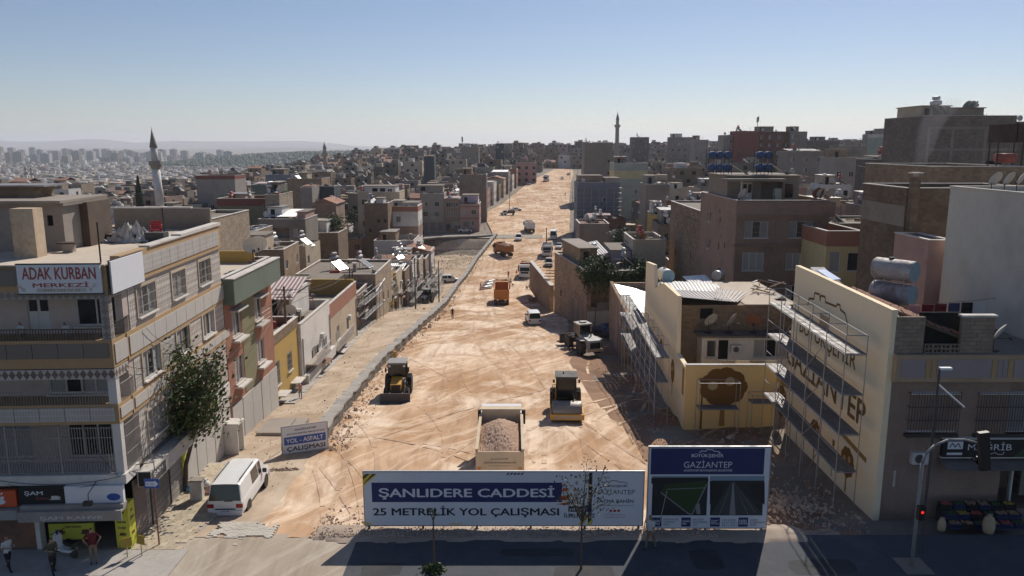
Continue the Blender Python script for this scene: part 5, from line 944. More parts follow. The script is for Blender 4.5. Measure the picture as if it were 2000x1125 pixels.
part(MU, 'end_wall', MB().box(LM-.02, LM+.02, .3, 6, -1, 6.8), 'plaster_brown')
S = -.006
a, b = mw(1563,632), mw(1672,722); zA = mw(1563,612)[1]
u0, u1 = mw(1562,640)[0], mw(1673,700)[0]; zt0, zb0 = mw(1562,612)[1], mw(1562,662)[1]; letters('buyuk', MU, u0, u1, (zb0+mw(1673,728)[1])/2, (zt0+mw(1673,672)[1])/2, 'mural_brown', S)
u0, u1 = mw(1537,690)[0], mw(1693,780)[0]; letters('gazib', MU, u0, u1, (mw(1537,722)[1]+mw(1693,826)[1])/2, (mw(1537,665)[1]+mw(1693,752)[1])/2, 'mural_brown', S)
def stroke(parent, pts, w, mat, y):
    ps = []
    for p, q in zip(pts, pts[1:]):
        d = Vector((q[0]-p[0], q[1]-p[1])); n_ = Vector((-d.y, d.x)).normalized()*w/2; ps.append([(p[0]-n_.x,p[1]-n_.y),(q[0]-n_.x,q[1]-n_.y),(q[0]+n_.x,q[1]+n_.y),(p[0]+n_.x,p[1]+n_.y)])
    return stencil(parent, ps, mat, y, 'painted_line')
stroke(MU, [mw(*p) for p in ((1578,597),(1580,583),(1590,584),(1591,572),(1601,575),(1602,588),(1603,577),(1612,580),(1612,590),(1634,599),(1635,594),(1641,596),(1641,604),(1651,613),(1655,632))], .13, 'mural_brown', S)
def mtree(root, f, px, py, w, h, y, back='mural_ochre'):
    (u, z) = f(px, py); ps = []
    for k in range(9):
        t_ = k/9*2*math.pi; ps.append([(u+.33*w*math.cos(t_)+.24*w*math.cos(s*.52), z+h*.72+.2*h*math.sin(t_)+.16*h*math.sin(s*.52)) for s in range(12)])
    stencil(root, [[(u-.07*w,z),(u+.07*w,z),(u+.05*w,z+h*.3),(u+.2*w,z+h*.5),(u,z+h*.38),(u-.2*w,z+h*.5),(u-.05*w,z+h*.3)]], back, y-.002, 'painted_trunk')
    stencil(root, [[(u+.38*w*math.cos(s*.4),z+h*.72+.24*h*math.sin(s*.4)) for s in range(16)]], 'mural_brown', y-.001, 'painted_crown')
    for k, p_ in enumerate(ps): stencil(root, [p_], 'mural_brown', y-.003-.0004*k, 'painted_crown')
    stencil(root, [[(u+a*w+.12*w*math.cos(s*.52),z+h*(.72+b)+.08*h*math.sin(s*.52)) for s in range(12)] for a, b in ((-.25,.02),(.15,.1))], 'mural_pale', y-.009, 'painted_light')
for px, py, w, h in ((1522,846,1.9,3.3),(1588,905,1.7,2.6),(1650,960,1.6,2.4)): mtree(MU, mw, px, py, w, h, S)
for px, py in ((1555,868),(1623,930)): 
    u, z = mw(px, py); stencil(MU, [[(u-.04,z),(u+.04,z),(u+.03,z+1.8),(u-.03,z+1.8)],[(u-.12,z+1.8),(u+.12,z+1.8),(u+.18,z+2.2),(u-.18,z+2.2)]], 'mural_brown', S, 'painted_lamp')
stroke(MU, [mw(*p) for p in ((1510,735),(1560,770),(1620,820),(1692,900))], .28, 'mural_ochre', S+.001)
m = MB()
for k in range(6): m.obox((1.2+k*.9, .9, top[0][1]-.15-.33*k*.9*.42), (1.1,.9,.3), (0,.22,.1*k))
cl = thing('roof_mattresses', 'stacked weathered mattresses and tarps along the painted gable roof', 'mattresses', (PF.x,PF.y,0), RZM)
for k in range(5): MB().obox((1.7+k*1.05, 1.0+.3*(k%2), top[0][1]-.32-k*.36), (1.3,.9,.42), (0,.28,.15*(k%3))).build('mattress', ('tarp','dark_grey','tarp','wood_dark','tarp')[k], cl)
MB().obox((2.6,1.2,top[0][1]-.2),(1.4,.7,.05),(0,.3,.4)).build('blue_tarp','blue',cl); MB().obox((6.5,2.6,top[0][1]-1.9),(3.6,2.6,.06),(0,.28,.3)).build('white_board','sheet_white',cl)
# sloping tile roof behind the gable
gz = lambda x: top[0][1] + (top[2][1]-top[0][1]) * max(0, x - 1.0) / (LM - 1.0) - .12
part(MU, 'roof_deck', MB().add([(4.5,.3,gz(4.5)),(LM-.25,.3,gz(LM-.25)),(LM-.25,3.9,gz(LM-.25)-1.35),(4.5,3.9,gz(4.5)-1.35),(4.5,.3,gz(4.5)-.15),(LM-.25,.3,gz(LM-.25)-.15),(LM-.25,3.9,gz(LM-.25)-1.5),(4.5,3.9,gz(4.5)-1.5)],[(0,1,2,3),(7,6,5,4),(1,5,6,2),(2,6,7,3),(0,3,7,4)]), 'wood_dark')
tm = MB().box(-.2,.2,-.17,.17,0,.05).mesh('roof_tile','tile_red')
for i in range(21):
    for j in range(9):
        x = 5.4 + i*.4; yt = .5 + j*.4
        if rnd.random() < .9 and not (x < 8 and j < 3): inst('roof_tile', tm, MU, (x+rnd.uniform(-.03,.03), yt+rnd.uniform(-.03,.03), gz(x)-.375*(yt-.3)+.03+rnd.uniform(0,.05)), rot=(-.36+rnd.uniform(-.06,.06), .28, rnd.uniform(-.08,.08)))
# grocery building (front)
M('plaster_band', (.42,.31,.2), .9, .08, 1, .12, (.3,.22,.15), .4, .4, .3)
SH = thing('grocery_building', 'brown two storey building with barred windows above the grocery shop', 'building', (PN.x+.35, 36.0, 0), 0)
xx = lambda px, py: at(px, py, 36.0).x - (PN.x+.35); zz_ = lambda py, px=1850: at(px, py, 36.0).z
w1 = (xx(1776,800), zz_(838), xx(1862,800)-xx(1776,800), zz_(768)-zz_(838)); w2 = (xx(1908,800), w1[1], w1[2]+.3, w1[3]); zb, zt = zz_(742), zz_(690)
m = MB(); Fh = [(*w1,'g1'),(*w2,'g1'),(.35,.05,1.35,3.3,'h'),(2.6,.05,5.6,2.75,'l')]
wallface(m, (0,0), (1,0), 13, -.5, zb, [o if o[4]!='l' else (*o,2.4) for o in Fh]); wallface(m, (13,0), (0,1), 9, -.5, zb, []); wallface(m,(13,9),(-1,0),13,-.5,zb,[]); wallface(m,(0,9),(0,-1),9,-.5,zb,[]); m.build('wall','plaster_brown',SH)
for o in Fh[:2]: opening(SH, (0,0), (1,0), *o, True); MB().box(o[0]-.1,o[0]+o[2]+.1,-.3,0,o[1]+o[3]+.02,o[1]+o[3]+.12).build('window_hood','coping',SH)
for o in Fh[:2]: inst('bulging_grille', grille_mesh(o[2]+.3,o[3]+.25,'iron',.2), SH, (o[0]+o[2]/2,-.3,o[1]-.15)); MB().box(o[0]-.2,o[0]+o[2]+.2,-.32,0,o[1]-.32,o[1]-.17).build('window_box','iron',SH)
MB().box(-.1,13,-.35,9,zb,zt).build('parapet_band','plaster_band',SH); bz0, bz1 = zb+.22, zt-.22; x = .15
for w, mt in ((1.15,'mauve_panel'),(.25,'band_orange'),(.25,'band_orange'),(2.6,'mauve_panel'),(.25,'band_orange'),(.22,'mauve_panel'),(.22,'mauve_panel'),(.25,'band_orange'),(2.6,'mauve_panel'),(.25,'band_orange'),(.25,'band_orange'),(2.2,'mauve_panel')): MB().box(x,x+w,-.38,-.35,bz0,bz1).build('panel',mt,SH); x += w+.03
MB().box(.1,12.9,-.3,8.9,zt,zt+.02).build('roof','roof_dust',SH)
Mplain('block_a',(.3,.235,.18),.95,dirt=.35); Mplain('block_b',(.25,.195,.15),.95,dirt=.4)
bm_ = [MB().box(-.195,.195,-.1,.1,-.095,.095).mesh('concrete_block', k) for k in ('block_a','block_b')]; bh_ = [MB().box(-.095,.095,-.1,.1,-.095,.095).mesh('concrete_block', k) for k in ('block_a','block_b')]
def block_pier(root, x0, x1, y, z0, rows, name='block_pier', holes=()):
    p_ = MB().box(x0+.02,x1-.02,y-.08,y+.08,z0,z0+rows*.2).build(name,'block_grey',root)
    for j in range(rows):
        x = x0
        while x < x1 - .1:
            half = (j % 2 == 1 and x == x0) or x + .4 > x1 + .05; w = .2 if half else .4
            if not any(a < x+w/2 < b and c < z0+j*.2+.1 < d for a,b,c,d in holes): inst('concrete_block', rnd.choice(bh_ if half else bm_), p_, (x+w/2, y-.02+rnd.uniform(-.012,.012), z0+j*.2+.1), rnd.uniform(-.015,.015))
            x += w
    return p_
block_pier(SH, -.1, 1.3, .1, zt, 9); block_pier(SH, xx(1877,650), xx(1877,650)+1.6, .1, zt, 9); MB().box(xx(1877,650)-.05,xx(1877,650)+1.65,-.1,.3,zt+1.8,zt+1.9).build('pier_cap','coping',SH)
m = MB()
for k in range(5):
    for j in range(2):
        x, z = 1.4+k*.42, zt+.02+j*.22
        if (k, j) not in ((4,0),): m.box(x,x+.4,0,.2,z,z+.03).box(x,x+.4,0,.2,z+.17,z+.2).box(x,x+.03,0,.2,z+.03,z+.17).box(x+.185,x+.215,0,.2,z+.03,z+.17).box(x+.37,x+.4,0,.2,z+.03,z+.17)
m.build('hollow_block_screen','block_a',SH); part(SH,'dark_loft',MB().box(1.35,3.4,.6,.7,zt,zt+1.9),'hole')
dish((PN.x+.35+xx(1955,660), 36.3, zt), 3.9, 'satellite dish on the grocery building roof', 1.15)
# shop front pieces
sg = thing('grocery_sign', 'black shop sign with silver letters and green fruit panel above the grocery', 'sign', (PN.x+.35,36,0)); zs0, zs1 = zz_(886), zz_(852)
MB().box(2.55,9,-.45,-.2,zs0,zs1).build('sign_box','black',sg); MB().box(2.5,9.05,-.44,-.19,zs0-.06,zs0-.002).box(2.5,9.05,-.44,-.19,zs1+.002,zs1+.06).build('frame','coping',sg)
letters('magrib',sg,3.75,5.9,zs0+.36,zs1-.12,'sign_white',-.455); stencil(sg,[[(6.0,zs0),(9,zs0),(9,zs1),(7.0,zs1)]],'fruit_green',-.453,'green_print'); letters('ithal',sg,6.2,8.4,zs0+.05,zs0+.18,'ink',-.456)
stencil(sg,[[(2.75,zs0+.42),(3.5,zs0+.42),(3.5,zs1-.1),(2.75,zs1-.1)],[(2.75,zs0+.12),(3.5,zs0+.12),(3.5,zs0+.24),(2.75,zs0+.24)]],'sign_white',-.453,'emblem'); stroke(sg,[(2.85,zs0+.5),(2.98,zs1-.18),(3.12,zs0+.52),(3.26,zs1-.18),(3.38,zs0+.5)],.05,'ink',-.456); stroke(sg,[(4.3,zs0+.2),(4.5,zs0+.14),(4.7,zs0+.22),(4.85,zs0+.14),(5.1,zs0+.25),(5.25,zs0+.15),(5.5,zs0+.15),(5.55,zs0+.28)],.035,'coping',-.456)
stencil(sg,[[(6.8+k*.7,zs0+.3),(7.3+k*.7,zs0+.3),(7.2+k*.7,zs0+.62),(6.9+k*.7,zs0+.62)] for k in range(3)],'leaf_red',-.457,'fruit_print')
ac = thing('air_conditioner','white air conditioner unit left of the grocery sign','air conditioner',(PN.x+.35,36,0)); za=zz_(902); MB().box(1.15,2.05,-.35,-.05,za,za+.6).build('casing','frame_white',ac); MB().lathe([(.01,0),(.23,0),(.23,.01)],16,(1.5,-.36,za+.3),axis='y').build('fan_grille','dark_grey',ac)
part(SH,'awning',MB().add([(2.5,-1.1,2.55),(8.4,-1.1,2.55),(8.4,0,2.85),(2.5,0,2.85)],[(0,1,2,3),(3,2,1,0)]),'awning'); part(SH,'door_frame',MB().box(6.3,6.4,-.1,.1,0,2.6).box(7.5,7.6,-.1,.1,0,2.6).box(6.4,7.5,-.1,.1,2.2,2.3),'frame_white'); part(SH,'entrance_gate',MB().box(.4,1.65,-.02,.03,.05,1.2),'iron')
part(SH,'gate_lattice',MB().box(.45,1.05,-.05,-.02,1.25,2.1).box(1.1,1.6,-.05,-.02,1.25,2.1),'coping')
fl_ = part(SH,'shop_shelf',MB().box(2.7,6.2,.6,.9,.0,1.9),'wood_dark')
pk = MB()
for k in range(40): x = 2.8+rnd.random()*3.2; z = rnd.choice((.95,1.35,1.75,2.1)); pk.box(x,x+.2,.5,.6,z,z+.26,rnd.randrange(5))
pk.build('packets',['red_dull','fruit_yellow','cloth_pink','crate_blue','frame_white'],SH)
def crate(loc, fruit, label, mat='crate_blue'):
    r = thing('produce_crate', label, 'crate', loc, 0, 'produce crates outside the grocery'); m = MB().box(-.28,.28,-.2,.2,0,.03)
    for a in ((-.28,.28,-.2,-.18),(-.28,.28,.18,.2),(-.28,-.26,-.18,.18),(.26,.28,-.18,.18)): m.box(*a,.03,.12).box(*a,.16,.26)
    m.build('box',mat,r); f = MB()
    for k in range(34): f.lathe([(.005,-.05),(.038,-.03),(.05,0),(.038,.03),(.005,.05)],6,(rnd.uniform(-.23,.23),rnd.uniform(-.15,.15),.22+rnd.uniform(0,.07)))
    f.build('fruit',fruit,r,True)
fr_n = {'fruit_orange':'orange fruit','fruit_brown':'brown onions','fruit_yellow':'yellow lemons','fruit_green':'green vegetables','red_dull':'dark red fruit'}; order = ['fruit_brown','fruit_brown','fruit_green','fruit_yellow','red_dull','fruit_green']
for j in range(3):
    for k in range(6):
        x = PN.x+.35+2.6+k*.62; y = 34.1+j*.45; MB  # stepped rows
        crate((x,y,.02+.28*j), order[(k+j*2)%6], f'{ORD[k+1]} crate of {fr_n[order[(k+j*2)%6]]} in the {("front","middle","rear")[j]} row by the grocery', rnd.choice(('crate_blue','crate_black')))
part(SH,'crate_stand',MB().box(2.3,6.0,-1.65,-1.25,-.1,.29).box(2.3,6,-1.25,-.8,-.1,.57),'crate_black')
for k,(x,y,s,lb) in enumerate(((22.5,33.6,1.,'tall pale net sack of onions on the pavement by the grocery'),(20.4,33.8,.7,'low pinkish sack leaning on the crates'))):
    t = thing('produce_sack',lb,'sack',(x,y,.02)); MB().lathe([(.05,0),(.24*s,.03),(.27*s,.3*s),(.25*s,.6*s),(.2*s,.78*s),(.08,.84*s),(.12,.92*s)],10).build('bag','sack',t,True)
# courtyard wall with painted tree, block house behind
P5 = at(1335, 838, 51.5); x5a, x5b = P5.x, at(1494, 838, 51.5).x; z5 = at(1335,714,51.5).z; zg = P5.z
YW = thing('courtyard_wall','low cream yellow yard wall painted with a big brown tree and lamp','wall',(x5a,51.5,zg)); WW = x5b-x5a+.6
MB().box(0,WW,0,.25,-1.5,z5-zg).build('painted_wall','mural_yellow',YW); MB().box(-.05,WW,-.05,.3,z5-zg,z5-zg+.07).build('coping','coping',YW)
fy = lambda px, py: (at(px,py,51.5).x-x5a, at(px,py,51.5).z-zg); mtree(YW, fy, 1409, 832, 3.0, 4.0, -.006); u,z = fy(1368,838); stencil(YW,[[(u-.08,z),(u+.08,z),(u+.05,z+3.2),(u-.05,z+3.2)],[(u-.15,z+3.2),(u+.15,z+3.2),(u+.24,z+3.75),(u-.24,z+3.75)]],'mural_brown',-.006,'painted_lamp')
YS = thing('gable_house','low house with cream painted street wall and grey sheet roofs','house',(0,0,0)); d5 = (.03,1); far5 = Vector((x5a+.03*24, 51.5+24)); d5n = (-.03/math.hypot(.03,1), -1/math.hypot(.03,1)); YS.location = (far5.x, far5.y, 0); YS.rotation_euler = (0,0,math.atan2(d5n[1],d5n[0])); L5_ = 24*math.hypot(.03,1)
ys_ = lambda px,py: onwall(px,py,(far5.x,far5.y),d5n)
pg = [ys_(*p) for p in ((1338,716),(1321,690),(1324,578),(1296,553),(1279,563),(1277,517),(1262,511))]; pg = [(min(L5_,a),b) for a,b in pg]
poly = [(pg[-1][0],-3.5),(L5_,-2)] + pg; part(YS,'painted_wall',MB().prism(poly,0,.3),'mural_wall'); lo = pg[-1][0]; part(YS,'low_wall',MB().box(0,lo,0,.3,-4,1.5),'mural_wall'); part(YS,'coping',MB().box(-.05,lo,-.08,.36,1.5,1.58),'coping')
for px,py,w,h in ((1312,770,1.4,2.6),(1290,720,1.4,2.4)): mtree(YS, ys_, px, py, w, h, -.006)
stencil(YS,[[(L5_-1.2,.6),(L5_-.5,.6),(L5_-.5,2.6),(L5_-1.2,2.6)]],'mural_ochre',-.006,'painted_door')
BH = thing('block_house','raw concrete block house with white lean-to and dark slab behind the tree wall','house',(at(1322,600,58).x,58,zg-.3)); o_=BH.location; bw = at(1545,600,58).x-o_.x; bzt = at(1400,596,58).z-o_.z
fb = lambda px,py: (at(px,py,58).x-o_.x, at(px,py,58).z-o_.z)
MB().box(0,bw,0,9,-1.5,bzt).build('wall','block_tan',BH); rows = int((bzt-3.0)/.2); bp = [MB().box(-.195,.195,-.045,.05,-.095,.095).mesh('concrete_block',k) for k in ('block_a','block_b')]; hx = fb(1368,600)[0]; cnt = 0
for j in range(rows):
    for k in range(int(bw/.4)):
        x = .2+k*.4+(.2 if j%2 else 0); z = 3.0+j*.2+.1
        if x < bw-.2 and cnt < 300 and not (hx < x < hx+1.1 and z > bzt-1.1): inst('concrete_block', rnd.choice(bp), BH, (x,rnd.uniform(-.012,.006),z)); cnt += 1
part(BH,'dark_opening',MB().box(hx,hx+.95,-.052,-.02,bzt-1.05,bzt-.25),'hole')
a = fb(1362,648); b = fb(1540,705); ext = MB(); ez = a[1]; eo = [(.35,ez-1.6,.75,1.35,'w0'),(1.25,ez-1.75,.75,1.5,'h'),(3.9,ez-1.6,2.6,1.4,'w1')]
wallface(ext,(a[0],-1.6),(1,0),b[0]-a[0],-1.5,ez,eo); ext.box(a[0],b[0],-1.6+.2,-.06,ez-.02,ez); ext.add([(a[0],-1.6,-1.5),(a[0],-1.6,ez),(a[0],-.06,ez),(a[0],-.06,-1.5)],[(0,1,2,3)]); e_ = ext.build('lean_to','plaster_white',BH)
for op in eo: opening(e_,(a[0],-1.6),(1,0),*op,True)
part(BH,'lean_to_slab',MB().box(a[0]-.3,b[0],-2.0,-.06,ez,ez+.14),'roof_dark'); acx = fb(1425,670); MB().box(acx[0]-.4,acx[0]+.4,-1.95,-1.63,acx[1]-.3,acx[1]+.3,0).build('air_conditioner','frame_white',BH); MB().lathe([(.01,0),(.22,0),(.22,.01)],14,(acx[0]-.05,-1.96,acx[1]),axis='y').build('fan_grille','dark_grey',BH)
ld = thing('laundry_sheets','pale bed sheets hung over the courtyard line','laundry',(x5a+3.0,53.6,z5-1.2))
for k in range(4): MB().box(k*1.05,k*1.05+1.0,0,.04,-.4,.95).build('sheet',('cloth_grey','tarp','cloth_grey','tarp')[k],ld)
for k,(px,py) in enumerate(((1385,628),(1425,636),(1470,636))): dish(Vector((at(px,py,57.2).x,57.0,o_.z+ez+.14)),(3.6,4.0,2.7)[k],('white','tilted white','dark')[k]+' satellite dish on the lean-to slab of the block house',1.25,'dish' if k < 2 else 'dish_rust')
rf = thing('sheet_roofs','overlapping grey and white corrugated sheets on the block house','roof sheets',(0,0,0)); m=MB(); q=[at(1290,549,66),at(1463,575,62),at(1455,590,58.5),at(1322,580,58.2)]
def sheet4(q,n,mat,name='corrugated_sheet',amp=.05):
    m = MB(); q=[Vector(p) for p in q]; nn=(q[1]-q[0]).cross(q[3]-q[0]).normalized(); nn = nn if nn.z>0 else -nn; K=n*4
    for k in range(K+1):
        f=k/K; off=nn*amp*(0,1,1,0)[k%4]; m.v+= [tuple(q[0].lerp(q[1],f)+off),tuple(q[3].lerp(q[2],f)+off)]
    m.f=[(2*k,2*k+2,2*k+3,2*k+1) for k in range(K)]; m.m=[0]*K; return m.build(name,mat,rf)
sheet4([at(1288,549,68),at(1400,552,68),at(1412,572,62),at(1300,566,62)],16,'sheet_white'); sheet4([at(1300,566,61.9),at(1412,570,61.9),at(1436,590,57.6),at(1322,580,57.6)],15,'sheet_grey'); sheet4([at(1400,562,64),at(1462,572,63),at(1440,590,58),at(1395,583,58)],8,'sheet_grey'); sheet4([at(1333,540,72),at(1378,537,72),at(1394,552,68.2),at(1345,552,68.2)],8,'sheet_white')
MB().box(at(1440,600,60).x,at(1540,600,60).x,58,68,bzt+o_.z-.02,bzt+o_.z+.06).build('felt_roof','roof_screed',rf)
b = at(1293,540,70); barrel_tank((b.x,68.5,b.z-2.2), .15, 1.6, .6, 2.0, ('tank_white','tank_face'), 'barrel water tank with pale blue end on a tall stand by the cream gable', two=True)
b = at(1402,560,70); barrel_tank((b.x,70,b.z-1.2), -.5, 1.5, .45, 1.9, ('tank_white','tank_rusty'), 'two white barrel tanks stacked on a rack before the brown apartment house', two=True)
b = at(1742,590,44); barrel_tank((b.x,44,b.z-.6), .62, 2.3, .62, 1.9, ('tank_rusty','tank_face'), 'large rust streaked water tank with pale blue end above the painted gable', 'galv', two=True)
ch_ = thing('vent_chimney','small brick vent chimney with white gabled cap','chimney',at(1525,585,60)-Vector((0,0,1.4))); MB().box(-.25,.25,-.25,.25,0,1.5).build('stack','brick_red',ch_); MB().prism([(-.45,1.55),(0,1.8),(.45,1.55)],-.4,.4).build('cap','coping',ch_)
jk = thing('roof_junk','pile of timber and broken white chair on the block house roof','junk',(at(1495,570,63).x,63,bzt+o_.z+.06)); q=random.Random(5)
for k in range(14): MB().obox((q.uniform(-1.1,1.1),q.uniform(-.6,.6),.15+q.random()*.8),(q.uniform(.8,2),.1,.06),(q.uniform(-.3,.3),q.uniform(-.3,.3),q.uniform(0,3))).build('plank',q.choice(('wood','wood_dark','frame_white')),jk)
# old stone house with white sheet roof
P3 = Vector((11.6,76.5)); d3=(.02,1); far3=Vector((P3.x+.3,92.)); d3n=(Vector((P3.x,P3.y))-far3).normalized(); L3_=(P3-far3).length; SHs=thing('stone_house','old rubble stone house with white corrugated roof beside the grader','house',(far3.x,far3.y,0),math.atan2(d3n.y,d3n.x)); fs=lambda px,py:onwall(px,py,(far3.x,far3.y),(d3n.x,d3n.y))
ta,tb=fs(1192,551),fs(1240,640); part(SHs,'wall',MB().prism([(0,-6),(L3_,-6),(L3_,tb[1]),(0,ta[1])],0,.4),'stone_tan'); part(SHs,'plaster_patch',MB().prism([(L3_*.42,-5),(L3_*.62,-5),(L3_*.55,ta[1]*.5+tb[1]*.5-1.2),(L3_*.45,ta[1]*.5+tb[1]*.5-1)],-.03,0),'plaster_pink'); part(SHs,'front_wall',MB().box(L3_-.4,L3_+.0,.4,4.6,-6,tb[1]-.6),'block_tan'); part(SHs,'rear_wall',MB().box(0,.4,.4,4.6,-6,ta[1]-.1),'block_tan'); part(SHs,'window_hole',MB().box(L3_*.8,L3_*.8+.5,-.03,.05,-1.0,0),'hole')
m=MB(); v0=Vector((0,.4,ta[1]-.2)); sheet(m,(L3_+.2,.4,tb[1]-.1),(-L3_-.2,0,ta[1]-tb[1]),(0,4.2,-.9),20,.06); m.build('sheet_roof','sheet_white',SHs); FOOT.append((11,16.5,76,92.5)); FOOT.append((10.5,20,51,77)); FOOT.append((17.5,33,35,51))
# vine house
vt=at(1149,532,97).z; VH=house('rough stone house with climbing vines and sheet patches beside the road',9.6,97,7.6,19,vt+5.4-.1,.165,'stone_tan',F=[(.6,2.9,2.4,2.2,'l'),(3.2,2.9,2,1.9,'w'),(1.2,.1,1.2,2.1,'d')],Lf=[(4,1.5,.8,1,'h')],par=.15,z=-5.4,short='the vine house')
for k,(a_,b_,c_) in enumerate(((1.2,3.4,3.2),(4,6.3,3.),(6.8,8.6,2.7))): part(VH,'render_patch',MB().box(-.05,0,a_,b_,-.5,c_),'plaster_brown')
part(VH,'metal_fence',MB().box(.1,3.4,-.06,-.02,-.4,2.4),'panel_side'); m=MB(); sheet(m,(2.2,8,vt+6.2),(3,0,.5),(0,6,1.0),9,.06); m.build('sheet_roof','sheet_white',VH)
def leafmass(name,label,cat,cloud,mat,size,parent=None,loc=(0,0,0),seed=1):
    q=random.Random(seed); m=MB()
    for p in cloud:
        p=Vector(p); a=Vector((q.gauss(0,1),q.gauss(0,1),q.gauss(0,1))).normalized(); b=a.orthogonal().normalized(); s=size*q.uniform(.6,1.4); c=a.cross(b)
        m.add([p-b*s*.5, p+c*s*.28, p+b*s*.5, p-c*s*.28],[(0,1,2,3)],q.randrange(3) if isinstance(mat,list) else 0)
    o=m.build(name,mat,parent,loc=loc)
    if label: tag(o,label,cat)
    return o
for n_,c in (('leaf_a',(.055,.095,.025)),('leaf_b',(.085,.12,.035)),('leaf_c',(.035,.06,.02)),('leaf_dry',(.13,.1,.045))): M(n_,c,.6,.25,3,0,rv=.1)
q=random.Random(9); cl=[]
for k in range(9000):
    t=q.random(); x=q.uniform(-.4,8); y=q.gauss(-.3,.5) if t<.6 else q.uniform(0,5); z=vt+5.4+q.gauss(-.2,.55)+.9*math.sin(x*.9) if t>.35 else vt+5.4-abs(q.gauss(0,1.2)); cl.append((x,y,z))
vn=thing('vine','dense green vine spilling over the stone house roof edge','vine',(9.6,97,-5.4),.165); leafmass('foliage',None,None,cl,['leaf_a','leaf_b','leaf_c'],.3,vn); MB().path([(1,-.3,-.3),(1.2,-.3,3),(2,-.3,6),(4,-.3,vt+5)],[.07,.05,.04,.02]).build('stem','wood_dark',vn)
# roadside retaining walls near the vine house
t=thing('yard_wall','ragged block yard wall running back from the vine house','wall',(6.2,117,-6.5),.1); MB().box(-.3,.3,0,26,-2,3.2).build('wall','block_tan',t); MB().box(-.35,.35,0,26,3.2,3.3).build('coping','coping',t)
for k in range(4): tag(MB().obox((0,0,.25),(4.5,.25,.12),(0,.03,.05)).build('tile_stack','tile_red',None,loc=(7.2+k*.2,121+k*.8,-3.2+.32*k)),f'{("lowest","second","third","topmost")[k]} row of red tiles stacked on the yard wall','tiles','stacked red tiles')
# hut with rusty tin roof, washing line
hut=thing('tin_roof_hut','small block hut with rusty tin roof in the yard behind the grocery','hut',(at(1925,600,43).x,43,zt)); hz=at(1925,548,43).z-zt; m=MB(); wallface(m,(0,0),(1,0),4,-4,hz,[(1.3,hz-1.3,1.0,.9,'h')]); wallface(m,(0,3.2),(0,-1),3.2,-4,hz,[]); m.build('wall','block_grey',hut); opening(hut,(0,0),(1,0),1.3,hz-1.3,1.0,.9,'h',False)
for k in range(5): m=MB(); sheet(m,(-.5+k*.95,-.7,hz-.05),(.98,0,.08),(0,4.2,.75),3,.05); m.build('tin_sheet','sheet_rust',hut)
FOOT.append((24,34,42,47))
wl=thing('washing_line','washing line hung with dark and pink clothes over the yard','laundry',(PN.x+2,40,zt+1.2)); m=MB(); wire(m,(0,0,.4),(7.5,1.5,.6),.15,.01); m.build('line','wire',wl)
for k,mt in enumerate(('cloth_pink','cloth_maroon','cloth_maroon','crate_blue','cloth_black','cloth_white')): MB().box(1.0+k*.8,1.6+k*.8,.18+k*.16,.22+k*.16,-.6-.1*(k%3),.32).build('garment',mt,wl)
# tanks on stilts over the white house, dishes on its parapet
Mplain('tank_brown',(.05,.022,.018),.7,dirt=.4)
ts=thing('tank_tower','brown square tanks on tall black stilts above the tan block house','tank tower',(at(1945,330,66).x,66,at(1945,330,66).z)); 
for a_ in (0,2.1): 
    for b_ in (0,1.2): MB().tube((a_,b_,-1),(a_,b_,2.2),.06,n=6).build('leg','iron',ts)
MB().box(-.1,1.3,-.2,1.4,2.2,3.7).build('tank','tank_brown',ts); MB().box(1.4,2.3,-.2,1.4,2.2,3.75).build('tank','tank_brown',ts); MB().lathe([(.02,-.8),(.4,-.8),(.4,.8),(.02,.8)],14,(1.1,.6,.9),axis='x').build('drum','tank_red',ts,True)
for k,px in enumerate((1930,1956,1980)): dish((at(px,372,45).x,44.6,WHITE[1]-.35),3.5+.2*k,f'{ORD[k+1]} cream dish behind the white house parapet',1.0)
for k,(px,rzk) in enumerate(((1885,3.6),(1897,3.4),(1905,3.9))): dish((at(px,212,119).x,119+.3*k,at(px,219,119).z-.6+.0),rzk,f'{("first","middle","last")[k]} grey dish of three on the tall bare tower',1.8)
heater((at(1833,224,119).x,119.5,tz+2.5),.3,'tank_white','white solar tanks at the corner of the tall bare tower',True,1.2)
for k,(px,py,m_) in enumerate(((1402,392,'dish'),(1596,390,'dish_rust'),(1604,390,'dish'),(1618,391,'dish'))): dish((at(px+45 if k==0 else px,py,75.6).x,75.7,at(px,py,75.6).z-.45),(3.9,3.3,3.4,3.6)[k],('white dish at the terrace corner of the brown apartment house','rusty dish on the brown terrace parapet','white dish right of the rusty dish on the terrace','last white dish on the brown terrace parapet')[k],1.3,m_)
for k,(dx,n_) in enumerate(((at(1384,330,81).x-at(1440,392,75).x,3),(at(1478,330,81).x-at(1440,392,75).x,2))):
    r_=thing('tank_rack',('rack of three blue barrels above the brown terrace','rack of two blue barrels above the brown terrace')[k],'water tanks',(at(1440,392,75).x+dx,81,.6+BZ+2.9)); m=MB()
    for a_ in range(n_+1):
        for b_ in (0,1.1): m.tube((a_*.8,b_,0),(a_*.8,b_,2.6),.035,n=5)
    for z_ in (.3,1.6): 
        for b_ in (0,1.1): m.tube((0,b_,z_),(n_*.8,b_,z_),.03,n=5)
    m.build('rack','iron',r_)
    for a_ in range(n_):
        for z_ in (.7,2.0): MB().lathe([(.02,-.6),(.36,-.6),(.38,-.5),(.38,.5),(.36,.6),(.02,.6)],14,(.4+a_*.8,.55,z_),axis='y').build('barrel','tank_blue',r_,True)
    for a_ in range(2): MB().obox((n_*.8+.9,.5+a_*.5-.4,.55),(2.2,.5,.06),(0,.55,0)).build('solar_panel','solar',r_)
